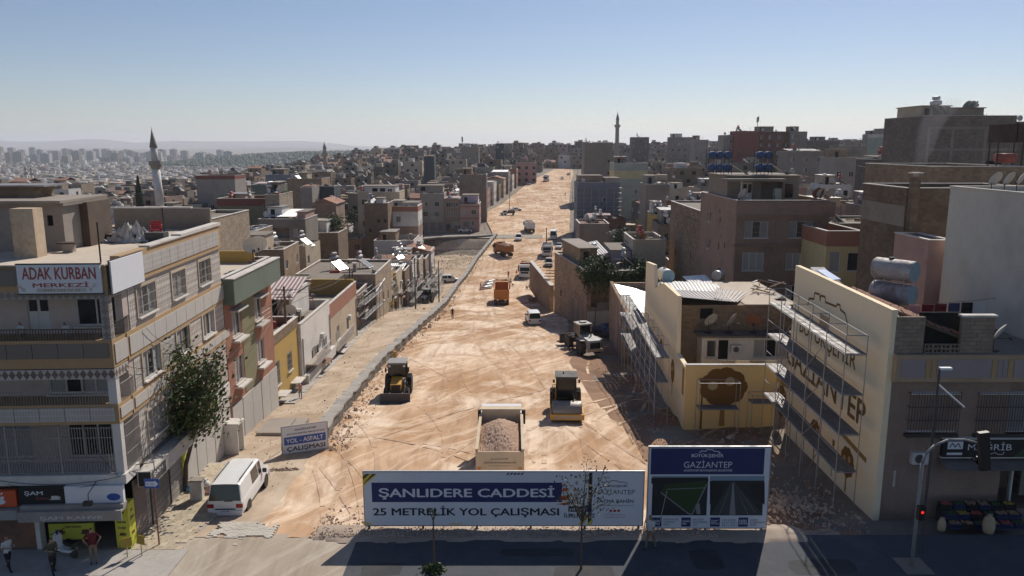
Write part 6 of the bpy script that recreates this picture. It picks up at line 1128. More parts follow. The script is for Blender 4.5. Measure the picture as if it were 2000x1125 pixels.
fz=thing('fridge','old pale green fridge on the brown terrace','fridge',(at(1440,392,75).x+6.2-1.2,78.4,.6+BZ)); MB().box(-.35,.35,-.3,.3,0,1.6).build('body','plaster_palegreen',fz); MB().box(-.36,-.3,-.33,-.3,.5,.9).build('handle','iron',fz)
sm = bpy.data.materials.new('smoke'); sm.use_nodes = True; n = sm.node_tree; n.nodes.remove(n.nodes['Principled BSDF']); vv = n.nodes.new('ShaderNodeVolumePrincipled'); vv.inputs['Color'].default_value = (.55,.55,.58,1); vv.inputs['Density'].default_value = .08; n.links.new(vv.outputs[0], n.nodes['Material Output'].inputs['Volume']); _M['smoke'] = sm
m = MB(); P0 = [at(1791,338,70), at(1797,318,70), at(1806,296,70.3), at(1812,270,70.6), at(1822,240,71), at(1840,212,71.5), at(1868,190,72)]; R0 = [.25,.5,.8,.95,1.1,1.2,.7]; prev = None
for k, (c, r_) in enumerate(zip(P0, R0)):
    ring = [c + Vector((math.cos(t*.628)*r_*(1+.2*math.sin(3*t+k)), math.sin(t*.628)*r_, .35*r_*math.sin(2*t+k))) for t in range(10)]; b0 = len(m.v); m.v += [tuple(p) for p in ring]
    if k: m.f += [(b0-10+t, b0-10+(t+1)%10, b0+(t+1)%10, b0+t) for t in range(10)]
m.f += [tuple(range(9,-1,-1)), tuple(range(len(m.v)-10, len(m.v)))]; m.m = [0]*len(m.f); tag(m.build('smoke', sm), 'thin grey smoke drifting up from a chimney before the tall bare tower', 'smoke', kind='stuff')
# ------------------------------------------------------------------ scaffolding
_sc={}
def scaffold(label,loc,rz,bays,bl,width,levels,drop,guard=1.,deck=True,r=.026,posts_to=None,mat='galv',group='scaffolds'):
    root=thing('scaffold',label,'scaffold',loc,rz,group); topz=levels[-1]+guard
    def T(key,f): 
        if key not in _sc: _sc[key]=f()
        return _sc[key]
    for k in range(bays+1):
        b=-drop(k*bl) if callable(drop) else -drop
        for y in (0,width): inst('post',T(('p',round(topz-b,1),r,mat),lambda:MB().tube((0,0,0),(0,0,topz-b),r,n=6).mesh('post',mat)),root,(k*bl,y,b))
        for z in levels: inst('transom',T(('t',width,r,mat),lambda:MB().tube((0,0,0),(0,width,0),r*.9,n=5).mesh('transom',mat)),root,(k*bl,0,z))
        inst('transom',T(('t',width,r,mat),lambda:None),root,(k*bl,0,topz))
    for k in range(bays):
        for z in levels+[topz]:
            inst('ledger',T(('l',bl,r,mat),lambda:MB().tube((0,0,0),(bl,0,0),r*.9,n=5).mesh('ledger',mat)),root,(k*bl,0,z+.02 if z!=topz else z)); inst('ledger',T(('l',bl,r,mat),lambda:None),root,(k*bl,width,z+.02 if z!=topz else z-.02))
            if z!=topz and z!=levels[-1]: inst('ledger',T(('l',bl,r,mat),lambda:None),root,(k*bl,0,z+1.0))
        if deck:
            for z in levels:
                for j in range(3): inst('deck_plank',T(('d',bl,round(width,1)),lambda:MB().box(.03,bl-.03,.02,width/3-.02,0,.05).mesh('deck_plank','galv_deck')),root,(k*bl,j*width/3,z+.03))
        lv=[-1.5]+levels
        for a_,b_ in zip(lv,lv[1:]):
            if (k+int(a_))%2==0: h=b_-a_; inst('brace',T(('b',bl,round(h,1),r,mat),lambda:MB().tube((0,0,0),(bl,0,h),r*.8,n=5).mesh('brace',mat)),root,(k*bl,-.03,a_))
    return root
s1=scaffold('tall scaffold with four grey decks along the painted lettering wall',(16.95,49.6,0),-(math.pi/2+.033),5,2.55,1.05,[1.6,3.6,5.7,7.8],lambda x:2.2-.16*x,1.0)
scaffold('scaffold with three decks along the cream street wall of the sheet roofed house',(10.9,76.,-2.2),-(math.pi/2+.03),9,2.6,.95,[1.7,3.6,5.4],lambda x:2-.0*x,1.,r=.024)
scaffold('small scaffold tower standing before the painted tree',(at(1362,840,50.3).x,50.1,zg),0,1,2.75,.9,[1.9],.3,1.9)
scaffold('low scaffold bay linking the tree wall and the lettering wall',(at(1462,840,50.3).x,49.9,zg),0,1,1.7,.9,[2.4],.3,.6)
for k,(y0,lb) in enumerate(((100,'first'),(118,'second'),(136,'third'),(150,'fourth'),(163,'last'))):
    x=float(FACX(y0))+1.1+(1.5+.0*k if y0>119 else 0)+max(0,(y0-120)*.105); scaffold(f'{lb} thin scaffold along the sunny side street houses',(x,y0+8,Hf(x,y0+4)),-math.pi/2-.047,5,2.2,.9,[1.9,3.8],.6,1.2,r=.035)
sx=SLATE.location; scaffold('light pole scaffold wrapping the slate grey house',(sx.x-.3,sx.y-1.1,sx.z),0,6,2.2,.8,[2,4.5,7.,9.5,12.],.5,1.5,deck=False,r=.06)
# ------------------------------------------------------------------ billboards
def board(name,label,pxl,pxr,pyt,pyb,Y,posts=5):
    a,b=at(pxl,pyt,Y),at(pxr,pyb,Y); g=Hf((a.x+b.x)/2,Y); r=thing(name,label,'billboard',(a.x,Y,g)); w=b.x-a.x; MB().box(0,w,-.03,.06,b.z-g,a.z-g).build('panel','sign_white',r); MB().box(-.05,w+.05,-.02,.08,a.z-g,a.z-g+.06).box(-.05,w+.05,-.02,.08,b.z-g-.06,b.z-g).box(-.05,0,-.02,.08,b.z-g,a.z-g).box(w,w+.05,-.02,.08,b.z-g,a.z-g).build('frame','galv',r)
    for k in range(posts): MB().box(.1+k*(w-.3)/(posts-1),.2+k*(w-.3)/(posts-1),.09,.17,-.4,a.z-g-.05).tube((.15+k*(w-.3)/(posts-1),.15,1.6),(.15+k*(w-.3)/(posts-1),1.5,-.3),.03,n=5).build('post','iron',r)
    f=lambda px,py:(at(px,py,Y).x-a.x,at(px,py,Y).z-g); return r,f
B1,f=board('road_billboard','long white billboard with navy strip and huge black lettering facing the street',710,1254,922,1025,33.75,6)
def lb(key,r,f,x0,y0,x1,y1,mat,y=-.04,**k): a,b=f(x0,y1),f(x1,y0); return letters(key,r,a[0],b[0],a[1],b[1],mat,y,**k)
def rect(f,x0,y0,x1,y1): a,b=f(x0,y1),f(x1,y0); return [(a[0],a[1]),(b[0],a[1]),(b[0],b[1]),(a[0],b[1])]
stencil(B1,[rect(f,727,942,1098,980)],'navy',-.034,'navy_strip'); lb('sanli',B1,f,740,948,1083,975,'sign_white',-.038); lb('metre',B1,f,729,987,1092,1010,'ink',-.036)
stencil(B1,[[f(709,925),f(709,950),f(737,925)]],'sign_yellow',-.034,'hazard_corner'); stencil(B1,[[f(709,930),f(709,936),f(722,925),f(716,925)],[f(712,942),f(709,946),f(734,925),f(728,925)]],'ink',-.036,'hazard_stripe')
stencil(B1,[[f(988+k*7,927),f(992+k*7,927),f(996+k*7,923),f(992+k*7,923)] for k in range(5)],'ink',-.034,'hazard_stripe'); stencil(B1,[[f(877+k*5,1024),f(880+k*5,1024),f(883+k*5,1021),f(880+k*5,1021)] for k in range(5)],'sign_yellow',-.034,'hazard_stripe'); stencil(B1,[[f(713,1024),f(713,1018),f(730,1024)]],'sign_yellow',-.034,'hazard_corner')
stencil(B1,[rect(f,1148,922.5,1157,1024)],'ink',-.034,'dark_strip'); stencil(B1,[[f(1128,1024),f(1148,1003),f(1148,1012),f(1138,1024)],[f(1146,1024),f(1157,1012),f(1157,1020),f(1153,1024)]],'sign_yellow',-.036,'hazard_stripe')
stencil(B1,[[f(1085,984),f(1122,978),f(1106,986)],[f(1094,977),f(1112,975),f(1105,944),f(1101,944)]],'cone',-.037,'cone_print'); stencil(B1,[[f(1096,968),f(1110,966),f(1108,958),f(1098,960)],[f(1099,953),f(1107,952),f(1105.5,948),f(1100.5,948)]],'sign_white',-.039,'cone_band')
stencil(B1,[rect(f,1110,988,1151,999)],'navy',-.036,'navy_box'); lb('hizmet',B1,f,1113,990,1148,997,'sign_white',-.039); lb('ileri',B1,f,1101,1000,1162,1010,'ink',-.039)
lb('buyuk',B1,f,1178,945,1226,952,'ink',-.036); lb('gazi',B1,f,1161,953,1240,965,'ink',-.036); stroke(B1,[f(*p) for p in ((1178,944),(1184,940),(1192,941),(1194,938),(1206,939),(1208,941),(1220,941),(1226,944))],.03,'ink',-.036)
lb('fatma',B1,f,1166,973,1237,983,'ink',-.036); lb('baskan',B1,f,1166,985,1237,988,'ink',-.036); lb('url1',B1,f,1181,1003,1221,1006,'red',-.036); lb('url2',B1,f,1180,1008,1222,1011,'red',-.036)
for k in range(3): c=f(1193+k*7.5,997); stencil(B1,[[(c[0]+.07*math.cos(t*.5),c[1]+.07*math.sin(t*.5)) for t in range(13)]],'red',-.036,'social_dot')
B2,f=board('project_billboard','square navy and white project board with two road pictures',1269,1495,874,1030,33.6,3)
Mplain('pic_sky',(.22,.3,.38),.6); Mplain('pic_dark',(.022,.025,.026),.6); Mplain('pic_green',(.03,.055,.015),.6); Mplain('pic_road',(.055,.058,.06),.6); Mplain('pic_line',(.25,.25,.25),.6); Mplain('pic_mid',(.012,.013,.013),.6)
stencil(B2,[rect(f,1270,875,1494,926)],'navy',-.034,'navy_header'); lb('buyuk',B2,f,1350,884,1413,894,'sign_white',-.038); lb('gazi',B2,f,1335,897,1430,913,'sign_white',-.038); lb('beled',B2,f,1335,915,1430,921,'sign_white',-.038); stroke(B2,[f(*p) for p in ((1365,884),(1370,880),(1378,881),(1381,877),(1392,878),(1395,881),(1402,881),(1407,884))],.035,'sign_white',-.038)
stencil(B2,[rect(f,1272,929,1383,1006),rect(f,1386,929,1493,1006)],'pic_dark',-.034,'picture'); stencil(B2,[rect(f,1272,929,1383,932),rect(f,1386,929,1493,938)],'pic_sky',-.036,'picture_sky'); stencil(B2,[[f(1272,933),f(1383,932),f(1383,940),f(1272,944)]],'pic_mid',-.037,'picture_houses')
stencil(B2,[[f(1290,960),f(1302,946),f(1378,938),f(1380,944),f(1352,1001),f(1345,1003)]],'pic_green',-.038,'picture_grass'); stroke(B2,[f(*p) for p in ((1290,961),(1345,1003),(1352,1003),(1380,945))],.05,'pic_line',-.040); stroke(B2,[f(1302,955),f(1378,952)],.03,'pic_line',-.041)
stencil(B2,[[f(1388,1005),f(1428,940),f(1434,940),f(1490,1005)]],'pic_road',-.037,'picture_road'); stencil(B2,[[f(1386,938),f(1416,946),f(1400,975),f(1386,985)]],'pic_mid',-.038,'picture_houses'); stencil(B2,[[f(1493,942),f(1462,945),f(1470,968),f(1493,985)]],'pic_mid',-.038,'picture_houses'); stencil(B2,[[f(1424,1005),f(1430.5,942),f(1432.5,942),f(1436,1005)],[f(1404,1005),f(1429,942),f(1405,1005)],[f(1460,1005),f(1433.5,942),f(1461,1005)],[f(1474,1000),f(1434,942),f(1475,1000)]],'pic_line',-.041,'picture_line'); stencil(B2,[[f(1360,1003),f(1358,985),f(1366,982),f(1368,1003)]],'pic_line',-.041,'picture_truck')
for k,(x0,x1,kb) in enumerate(((1272,1292,'isin'),(1330,1349,'yuklenici'),(1386,1406,'sozlesme'),(1441,1461,'kontrol'))): stencil(B2,[rect(f,x0,1010,x1,1028)],'navy',-.034,'navy_box'); lb(kb,B2,f,x0+2,1014,x1-2,1024,'sign_white',-.038); lb(('p1','p2','p3','p4')[k],B2,f,x1+3,1012,x1+33,1027,'ink',-.036)
YB=thing('roadwork_sign','white framed roadwork sign with navy band on an angled stand','sign',at(553,889,45.2),.40); yw=2.75; yh=1.75
MB().box(0,yw,-.03,.03,.05,yh+.05).build('panel','sign_white',YB); MB().box(-.06,0,-.04,.04,-.1,yh+.1).box(yw,yw+.06,-.04,.04,-.1,yh+.1).box(0,yw,-.04,.04,yh+.05,yh+.11).box(0,yw,-.04,.04,-.01,.05).build('frame','galv',YB)
for x in (0,yw): MB().tube((x,.05,yh),(x,1.0,-.25),.03,n=5).build('strut','galv',YB)
letters('gtp',YB,.75,2.1,1.5,1.65,'ink',-.034); letters('bbeled',YB,.3,2.6,1.25,1.38,'ink',-.034); stencil(YB,[[(.1,.62),(2.65,.62),(2.65,1.13),(.1,1.13)]],'sign_blue',-.033,'navy_band'); letters('yol',YB,.22,2.5,.72,1.02,'sign_white',-.037); letters('calis',YB,.25,2.6,.12,.5,'ink',-.034)
TY=thing('one_way_sign','blue one way sign with white arrow on a thin brown pole','sign',roofpt(311,1063,.05)); MB().tube((0,0,0),(0,0,3.0),.035,n=8).build('pole','dish_rust',TY); MB().box(-.42,.25,-.03,-.01,2.75,3.2).build('plate','sign_blue',TY); stencil(TY,[[(-.36,2.85),(.05,2.85),(.05,2.8),(.22,2.97),(.05,3.14),(.05,3.08),(-.36,3.08)]],'sign_white',-.034,'arrow'); letters('tekyon',TY,-.33,.02,2.9,3.02,'sign_blue',-.037)
SS=thing('board_stand','two small yellowed boards on short posts at the pavement corner','sign',roofpt(266,1088,.05),.2)
for x,w,h in ((-.35,.45,.95),(.25,.4,1.0)): MB().box(x-.02,x+.02,-.02,.02,0,h-.4).box(x-.25,x+.25,-.03,.03,0,.04).build('post','iron',SS); MB().obox((x,0,h-.2),(w,.03,.42),(0,0,.35 if x<0 else -.5)).build('board','fruit_yellow',SS); SS.children[-1].data.materials[0]=MAT('sack')
CB=thing('utility_cabinet','small pale concrete utility cabinet on the tiled sidewalk','cabinet',roofpt(386,975,-.1),.1); MB().box(-.3,.3,-.2,.2,-.2,1.05).build('body','coping',CB); MB().box(-.36,.36,-.26,.26,1.05,1.13).build('lid','concrete_pale',CB)
for k,(px,py,mt,lbk) in enumerate(((373,958,'plastic_bag','blue plastic rubbish bag at the tree foot'),(402,950,'cloth_white','white rubbish bag heaped behind the cabinet'),(410,962,'cloth_pink','pinkish rubbish bag behind the cabinet'))):
    t=thing('rubbish_bag',lbk,'rubbish bag',roofpt(px,py,-.1)); MB().lathe([(.1,0),(.24,.05),(.26,.16),(.16,.28),(.05,.33),(.08,.4)],9).build('bag',mt,t,True)
# ------------------------------------------------------------------ traffic light and lamp post
TL=thing('traffic_light','curved grey traffic light mast with dark signal head and red pedestrian lamp','traffic light',(at(1783,1080,30.6).x,30.6,0)); A=[(0,0,0),(0,0,4.8),(.1,0,5.2),(.45,0,5.6),(1.0,0,5.85),(1.7,0,5.85),(2.3,0,5.7)]; MB().path(A,[.085,.065,.058,.055,.05,.048,.045],8).build('mast','grey_paint',TL,True)
hd=MB().obox((2.55,0,5.35),(.42,.22,1.7),(0,-.14,0)).build('signal_head','black',TL)
for k in range(3): MB().lathe([(.15,0),(.16,.28),(.14,.28),(.13,0)],10,(2.63-.08*k,.11,5.95-.55*k),axis='y').build('hood','black_shiny',hd,True)
MB().box(-.1,.2,-.32,-.1,2.35,2.95).build('pedestrian_head','black',TL); MB().lathe([(.01,0),(.06,0),(.06,.01)],12,(.05,-.335,2.72),axis='y').build('red_lamp','lamp_red',TL); MB().box(-.5,.7,-.6,.7,-.1,.06).build('footing','concrete',TL)
LP=thing('street_lamp','slim dark street lamp post in front of the grocery windows','street lamp',(at(1803,1075,31.6).x,31.8,0)); MB().tube((0,0,0),(0,0,8.6),.07,.045,n=8).build('post','dark_grey',LP); MB().tube((0,0,7.9),(1.0,-.4,7.0),.035,n=6).build('arm','sign_white',LP); MB().box(0,.5,-.1,.1,8.55,8.65).build('lamp_head','sign_white',LP)
# ------------------------------------------------------------------ vehicles
_wh={}
def wheel(root,x,y,r,w,rim='galv',name='wheel'):
    key=(round(r,2),round(w,2),rim)
    if key not in _wh:
        n=20; t=MB().lathe([(r*.55,-w/2),(r*.94,-w/2),(r,-w*.36),(r,w*.36),(r*.94,w/2),(r*.55,w/2)],n,axis='x')
        if r>.45:
            for k in range(14):
                a=2*math.pi*k/14; t.obox((0,math.cos(a)*r,math.sin(a)*r),(w*.9,.06,.06),(a,0,0))
        h=MB().lathe([(.02,-w*.42),(r*.2,-w*.42),(r*.25,-w*.3),(r*.5,-w*.34),(r*.57,-w*.46),(r*.57,w*.46),(r*.5,w*.34),(r*.25,w*.3),(r*.2,w*.42),(.02,w*.42)],14,axis='x'); _wh[key]=(t.mesh('tyre','rubber'),h.mesh('rim',rim,True))
    a=inst(name,_wh[key][0],root,(x,y,r)); inst('rim',_wh[key][1],a)
def car(label,loc,rz,st,paint='white_paint',name='car',cat='car',side_glass=None,group=None,wr=.33,plate=True,wb=.62,zb=.28):
    r=thing(name,label,cat,loc,rz,group); body,roof=MB(),MB(); n=len(st)
    def sec(s): y,b,_,hw,_2=s; return [(0,y,zb),(hw*.9,y,zb),(hw,y,zb+.18),(hw*1.01,y,(zb+b)/2+.1),(hw*.99,y,b-.1),(hw*.955,y,b),(0,y,b+.01)]
    S=[sec(s) for s in st]
    for sgn in (1,-1):
        for i in range(n-1):
            for k in range(6):
                q=[S[i][k],S[i+1][k],S[i+1][k+1],S[i][k+1]]; q=[(sgn*a,b,c) for a,b,c in q]; body.quad(*(q if sgn<0 else q[::-1]))
        for i,fl in ((0,1),(n-1,-1)): q=[(sgn*a,b,c) for a,b,c in S[i]]; body.add(q,[tuple(range(7)) if fl*sgn>0 else tuple(range(6,-1,-1))])
    body.build('body',paint,r)
    G=lambda s,k:[(s[3]*.95,s[0],s[1]),(s[4],s[0],s[2]-.05),(s[4]*.86,s[0],s[2]),(0,s[0],s[2]+.015)][k]
    wl,tops=[],[]
    for i in range(n-1):
        a,b=st[i],st[i+1]
        if a[2]<=a[1]+.01 and b[2]<=b[1]+.01: continue
        slant=(a[2]<=a[1]+.01) or (b[2]<=b[1]+.01)
        if slant:
            m=MB(); lo,hi=(a,b) if a[2]<=a[1]+.01 else (b,a); m.quad((-lo[3]*.93,lo[0],lo[1]+.01),(lo[3]*.93,lo[0],lo[1]+.01),(hi[4]*.92,hi[0],hi[2]-.01),(-hi[4]*.92,hi[0],hi[2]-.01)); m.build('windscreen' if lo[0]>0 else 'rear_window','glass',r)
            for s in (1,-1):
                roof.add([(s*lo[3]*.95,lo[0],lo[1]),(s*hi[3]*.95,hi[0],hi[1]),(s*hi[4],hi[0],hi[2]-.05),(s*hi[4]*.9,hi[0],hi[2]),(s*lo[3]*.92,lo[0],lo[1]+.03)],[(0,1,2),(0,2,3,4)])
        else:
            for s in (1,-1):
                q=[(s*G(a,0)[0],a[0],a[1]),(s*G(b,0)[0],b[0],b[1]),(s*G(b,1)[0],b[0],b[2]-.05),(s*G(a,1)[0],a[0],a[2]-.05)]; fl=(side_glass or 'g'*9)[i]
                roof.quad(*(q if s>0 else q[::-1]))
                if fl=='g':
                    c=[Vector(p) for p in q]; mid=sum(c,Vector())/4; ins=[mid+(p-mid)*.86+Vector((s*.012,0,0)) for p in c]; m=MB(); m.quad(*(ins if s>0 else ins[::-1])); m.build('side_window','glass',r)
            roof.add([(-G(a,1)[0],a[0],a[2]-.05),(-G(a,2)[0],a[0],a[2]),(0,a[0],a[2]+.015),(G(a,2)[0],a[0],a[2]),(G(a,1)[0],a[0],a[2]-.05),(-G(b,1)[0],b[0],b[2]-.05),(-G(b,2)[0],b[0],b[2]),(0,b[0],b[2]+.015),(G(b,2)[0],b[0],b[2]),(G(b,1)[0],b[0],b[2]-.05)],[(k,k+5,k+6,k+1) for k in range(4)])
    roof.build('roof',paint,r,fixn=True); y0,y1=st[0][0],st[-1][0]; L=y1-y0; hw=max(s[3] for s in st); mid=(y0+y1)/2
    for y in (mid-L*wb/2,mid+L*wb/2):
        for s in (1,-1): wheel(r,s*(hw-.1),y,wr,.22)
        MB().lathe([(.02,-hw-.012),(wr*1.16,-hw-.012),(wr*1.16,hw+.012),(.02,hw+.012)],16,(0,y,wr),axis='x').build('wheel_arch','black',r)
    MB().box(-hw*.94,hw*.94,y0-.06,y0+.1,zb+.02,zb+.28).build('rear_bumper',paint,r); MB().box(-hw*.94,hw*.94,y1-.1,y1+.06,zb,zb+.26).build('front_bumper',paint,r)
    for s in (1,-1):
        MB().box(min(s*hw*.98,s*hw*.62),max(s*hw*.98,s*hw*.62),y0-.025,y0+.05,st[0][1]-.36,st[0][1]-.16).build('tail_light','lamp_tail',r); MB().box(min(s*hw*.95,s*hw*.55),max(s*hw*.95,s*hw*.55),y1-.05,y1+.03,st[-1][1]-.22,st[-1][1]-.06).build('headlight','light_face',r)
        ym=max(s_[0] for s_ in st if s_[2]>s_[1]+.05); MB().box(min(s*hw,s*(hw+.2)),max(s*hw,s*(hw+.2)),ym-.05,ym+.08,st[0][1]+.02,st[0][1]+.22).build('mirror','black',r)
    if plate: p_=MB().box(-.27,.27,y0-.075,y0-.06,zb+.2,zb+.33).build('number_plate','sign_white',r); MB().box(-.26,.26,y1+.06,y1+.07,zb+.08,zb+.2).build('number_plate','sign_white',r)
    MB().box(-hw*.6,hw*.6,y1+.0,y1+.035,zb+.3,st[-1][1]-.1).build('grille','black',r); return r
VAN=[(-2.45,1.06,1.06,.86,.7),(-2.25,1.08,1.86,.89,.74),(-.75,1.08,1.93,.9,.76),(.45,1.07,1.93,.9,.76),(1.0,1.06,1.86,.9,.74),(1.85,1.04,1.04,.88,.7),(2.35,.9,.9,.82,.7),(2.48,.72,.72,.74,.6)]
MPV=[(-2.05,1.02,1.02,.84,.66),(-1.92,1.03,1.76,.87,.72),(-.6,1.03,1.84,.88,.73),(.35,1.02,1.8,.88,.72),(1.2,1.0,1.0,.86,.7),(1.95,.82,.82,.8,.6),(2.1,.62,.62,.72,.6)]
SEDAN=[(-2.1,.88,.88,.78,.6),(-1.5,.93,.93,.83,.62),(-.95,.93,1.38,.84,.6),(.2,.92,1.42,.84,.62),(1.0,.9,.9,.84,.6),(1.95,.74,.74,.78,.6),(2.12,.56,.56,.7,.6)]
PANEL=[(-2.9,1.2,1.2,.95,.85),(-2.85,1.2,2.5,.96,.86),(-.5,1.2,2.55,.97,.86),(.8,1.2,2.52,.97,.86),(1.3,1.18,2.35,.97,.84),(2.15,1.15,1.15,.94,.8),(2.7,1.0,1.0,.9,.8),(2.85,.8,.8,.82,.7)]
def on(px,py,Y,dz=0): p=at(px,py,Y); return Vector((p.x,Y,Hf(p.x,Y)+dz))
vp=roofpt(437,1000,-.12); vp.y+=2.35; vp.x+=.05; vp.z=Hf(vp.x,vp.y)+.02
v=car('white minibus parked beside the tiled sidewalk with dark rear window',vp,.03,VAN,side_glass='ppgggg',name='parked_van',cat='van'); letters('plate',v,-.22,.22,.5,.58,'ink',-2.53)
for s in (1,-1): MB().tube((s*.62,-1.9,1.97),(s*.62,.3,1.97),.03,n=6).build('roof_rail','black',v)
MB().box(-.5,.5,-2.5,-2.47,.62,.66).build('handle','black',v); MB().box(.0,.4,-2.5,-2.46,1.05,1.08).build('wiper','black',v)
car('white people carrier seen from behind on the bright dirt road',on(1041,612,103),.1,MPV,side_glass='pggggg',name='people_carrier')
car('silver people carrier parked side-on against the retaining wall',on(897,540,180)+Vector((-2.2,0,0)),-1.45,MPV,'tank_white',side_glass='pggggg',name='people_carrier')
car('white panel van facing downhill at the shaded road edge',on(1081,452,222),3.05,PANEL,side_glass='pppgggg',name='panel_van',cat='van')
car('small white hatchback facing down the dusty slope',on(1013,455,219),3.1,MPV,side_glass='gggggg'); car('silver saloon car in the shade of the pink corner house',on(908,452,234.5),-1.5,SEDAN,'tank_white'); car('white saloon car behind the flatbed pickup',on(1008,409,300),-1.3,SEDAN)
car('dark blue saloon half hidden beside the stone house',on(1184,632,93),.6,SEDAN,'crate_blue'); car('grey car parked below the crane truck in the shade',on(1072,492,182),3.1,MPV,'grey_paint')
for k,(px,py,Y,pt,lb_) in enumerate(((1098,352,440,'white_paint','white car at the far road crest'),(1110,340,480,'grey_paint','grey car beyond the white one at the crest'),(1092,461,206,'tank_white','pale car behind the crane truck in the shade'),(1033,356,405,'white_paint','white car by the salmon house corner'))): car(lb_,on(px,py,Y),3.0,SEDAN,pt)
def tipper(label,loc,rz,cab='white_paint',bed='cream_paint',load=True,ribs='v',rear_text=False,L=7.4,name='dump_truck',loadmat='soil_load'):
    r=thing(name,label,'truck',loc,rz,'trucks on the dirt road'); hw=1.23; yc=L/2-1.9; zb=1.35; zt=2.95
    MB().box(-.5,.5,-L/2+.1,L/2-.4,.75,1.1).build('chassis','dark_grey',r); c=MB().prism([(yc,.65),(L/2,.65),(L/2,1.75),(L/2-.22,3.05),(yc,3.05)],-hw+.02,hw-.02,'yz').build('cab',cab,r,fixn=True)
    MB().add([(-hw+.18,L/2+.012,1.75),(hw-.18,L/2+.012,1.75),(hw-.25,L/2-.2,2.9),(-hw+.25,L/2-.2,2.9)],[(0,1,2,3),(3,2,1,0)]).build('windscreen','glass',c)
    for s in (1,-1): MB().box(*sorted((s*(hw-.025),s*(hw-.005))),yc+.5,L/2-.35,1.75,2.7).build('side_window','glass',c); MB().box(*sorted((s*(hw+.02),s*(hw+.25))),L/2-.15,L/2,1.7,2.6).build('mirror','black',c); MB().box(*sorted((s*.75,s*1.1)),L/2,L/2+.04,.95,1.15).build('headlight','light_face',c)
    MB().box(-.85,.85,L/2,L/2+.03,1.2,1.65).build('grille','black',c); MB().box(-hw,hw,L/2-.1,L/2+.1,.5,.85).build('bumper',cab,c)
    y0,y1=-L/2,yc-.15; b=MB(); t=.08
    b.box(-hw,hw,y0,y1,zb,zb+.1); b.box(-hw,-hw+t,y0,y1,zb+.1,zt).box(hw-t,hw,y0,y1,zb+.1,zt).box(-hw+t,hw-t,y1-t,y1,zb+.1,zt+.35).box(-hw,hw,y1-t,y1+.5,zt+.35,zt+.42); B=b.build('tipper_bed',bed,r)
    MB().box(-hw-.03,hw+.03,y0-.08,y0,zb-.1,zt-.05).build('tailgate',bed,B); m=MB()
    if ribs=='v':
        for k in range(5): x=-hw+.2+k*(2*hw-.4)/4; m.box(x-.06,x+.06,y0-.14,y0-.08,zb,zt-.1)
    for s in (1,-1):
        for k in range(6): y=y0+.2+k*(y1-y0-.4)/5; m.box(*sorted((s*hw,s*(hw+.06))),y-.05,y+.05,zb,zt)
        m.box(*sorted((s*(hw-t-.01),s*(hw+.07))),y0,y1,zt,zt+.08)
    m.build('rib',bed,B)
    if rear_text:
        letters('gazib',B,-.5,.45,zt-.5,zt-.36,'panel_grey',y0-.085); letters('beled',B,-.85,.85,zt-.72,zt-.58,'ink',y0-.085); letters('fen',B,-.6,.6,zt-.86,zt-.79,'ink',y0-.085); stencil(B,[[(.18*math.cos(t_*.5)+.02,zb+.1+.13*math.sin(t_*.5)) for t_ in range(13)]],'ink',y0-.084); letters('f04',B,-.1,.14,zb+.05,zb+.15,'sign_white',y0-.088)
        for s in (1,-1): MB().box(*sorted((s*1.0,s*1.17)),y0-.1,y0-.08,zb+.1,zb+.7).build('reflector','orange_paint',B)
    for s in (1,-1): MB().box(*sorted((s*.75,s*1.15)),y0-.02,y0+.05,.85,1.0).build('tail_light','lamp_tail',r); MB().box(*sorted((s*.7,s*1.2)),y0+.25,y0+.28,.25,.95).build('mudflap','rubber',r)
    for y in (-L/2+1.1,-L/2+2.45,L/2-1.15):
        for s in (1,-1): wheel(r,s*(hw-.18),y,.5,.42,'grey_paint')
    if load:
        g=38; q=np.random.RandomState(int(abs(loc[1])*10)%1000); m=MB()
        for j in range(g):
            for i in range(g): a,c_=i/(g-1)*2-1,j/(g-1)*2-1; m.v.append((a*(hw-t),(y0+y1)/2+c_*((y1-y0)/2-t),zt-.35+.85*max(0,1-abs(a)**1.6)*max(0,1-abs(c_)**2)+.022*q.randn()))
        m.f=[(j*g+i,j*g+i+1,(j+1)*g+i+1,(j+1)*g+i) for j in range(g-1) for i in range(g-1)]; m.m=[0]*len(m.f); m.build('load',loadmat,r)
    return r
tipper('cream dump truck heaped with gravel reversing behind the long billboard',Vector((at(976,865,38.2).x,42.0,Hf(-.6,42))),0,rear_text=True,ribs='',loadmat='soil_load')
tipper('orange dump truck seen from behind with ribbed tailgate',on(980,590,131),0,'orange_dull','orange_paint',False); tipper('orange dump truck turned across the slope carrying earth',on(983,492,196),.42,'orange_dull','orange_dull',True)
tipper('white cab dump truck coming down the road with a load',on(1027,540,168),3.05,'white_paint','orange_dull',True); tipper('white bodied truck climbing away beside the small hatchback',on(1034,445,236),.12,'white_paint','white_paint',True,L=7)
ct=tipper('white crane truck with raised black boom in the shade',on(1069,472,196),3.08,'white_paint','grey_paint',False); MB().tube((.2,1.2,1.4),(.25,1.1,7.2),.16,.1,n=6).tube((.25,1.1,7.2),(.2,.3,4.2),.1,n=6).build('boom','black',ct)
tipper('white tour bus like lorry parked on the far bend',on(1067,352,425),3.0,'white_paint','white_paint',False); 
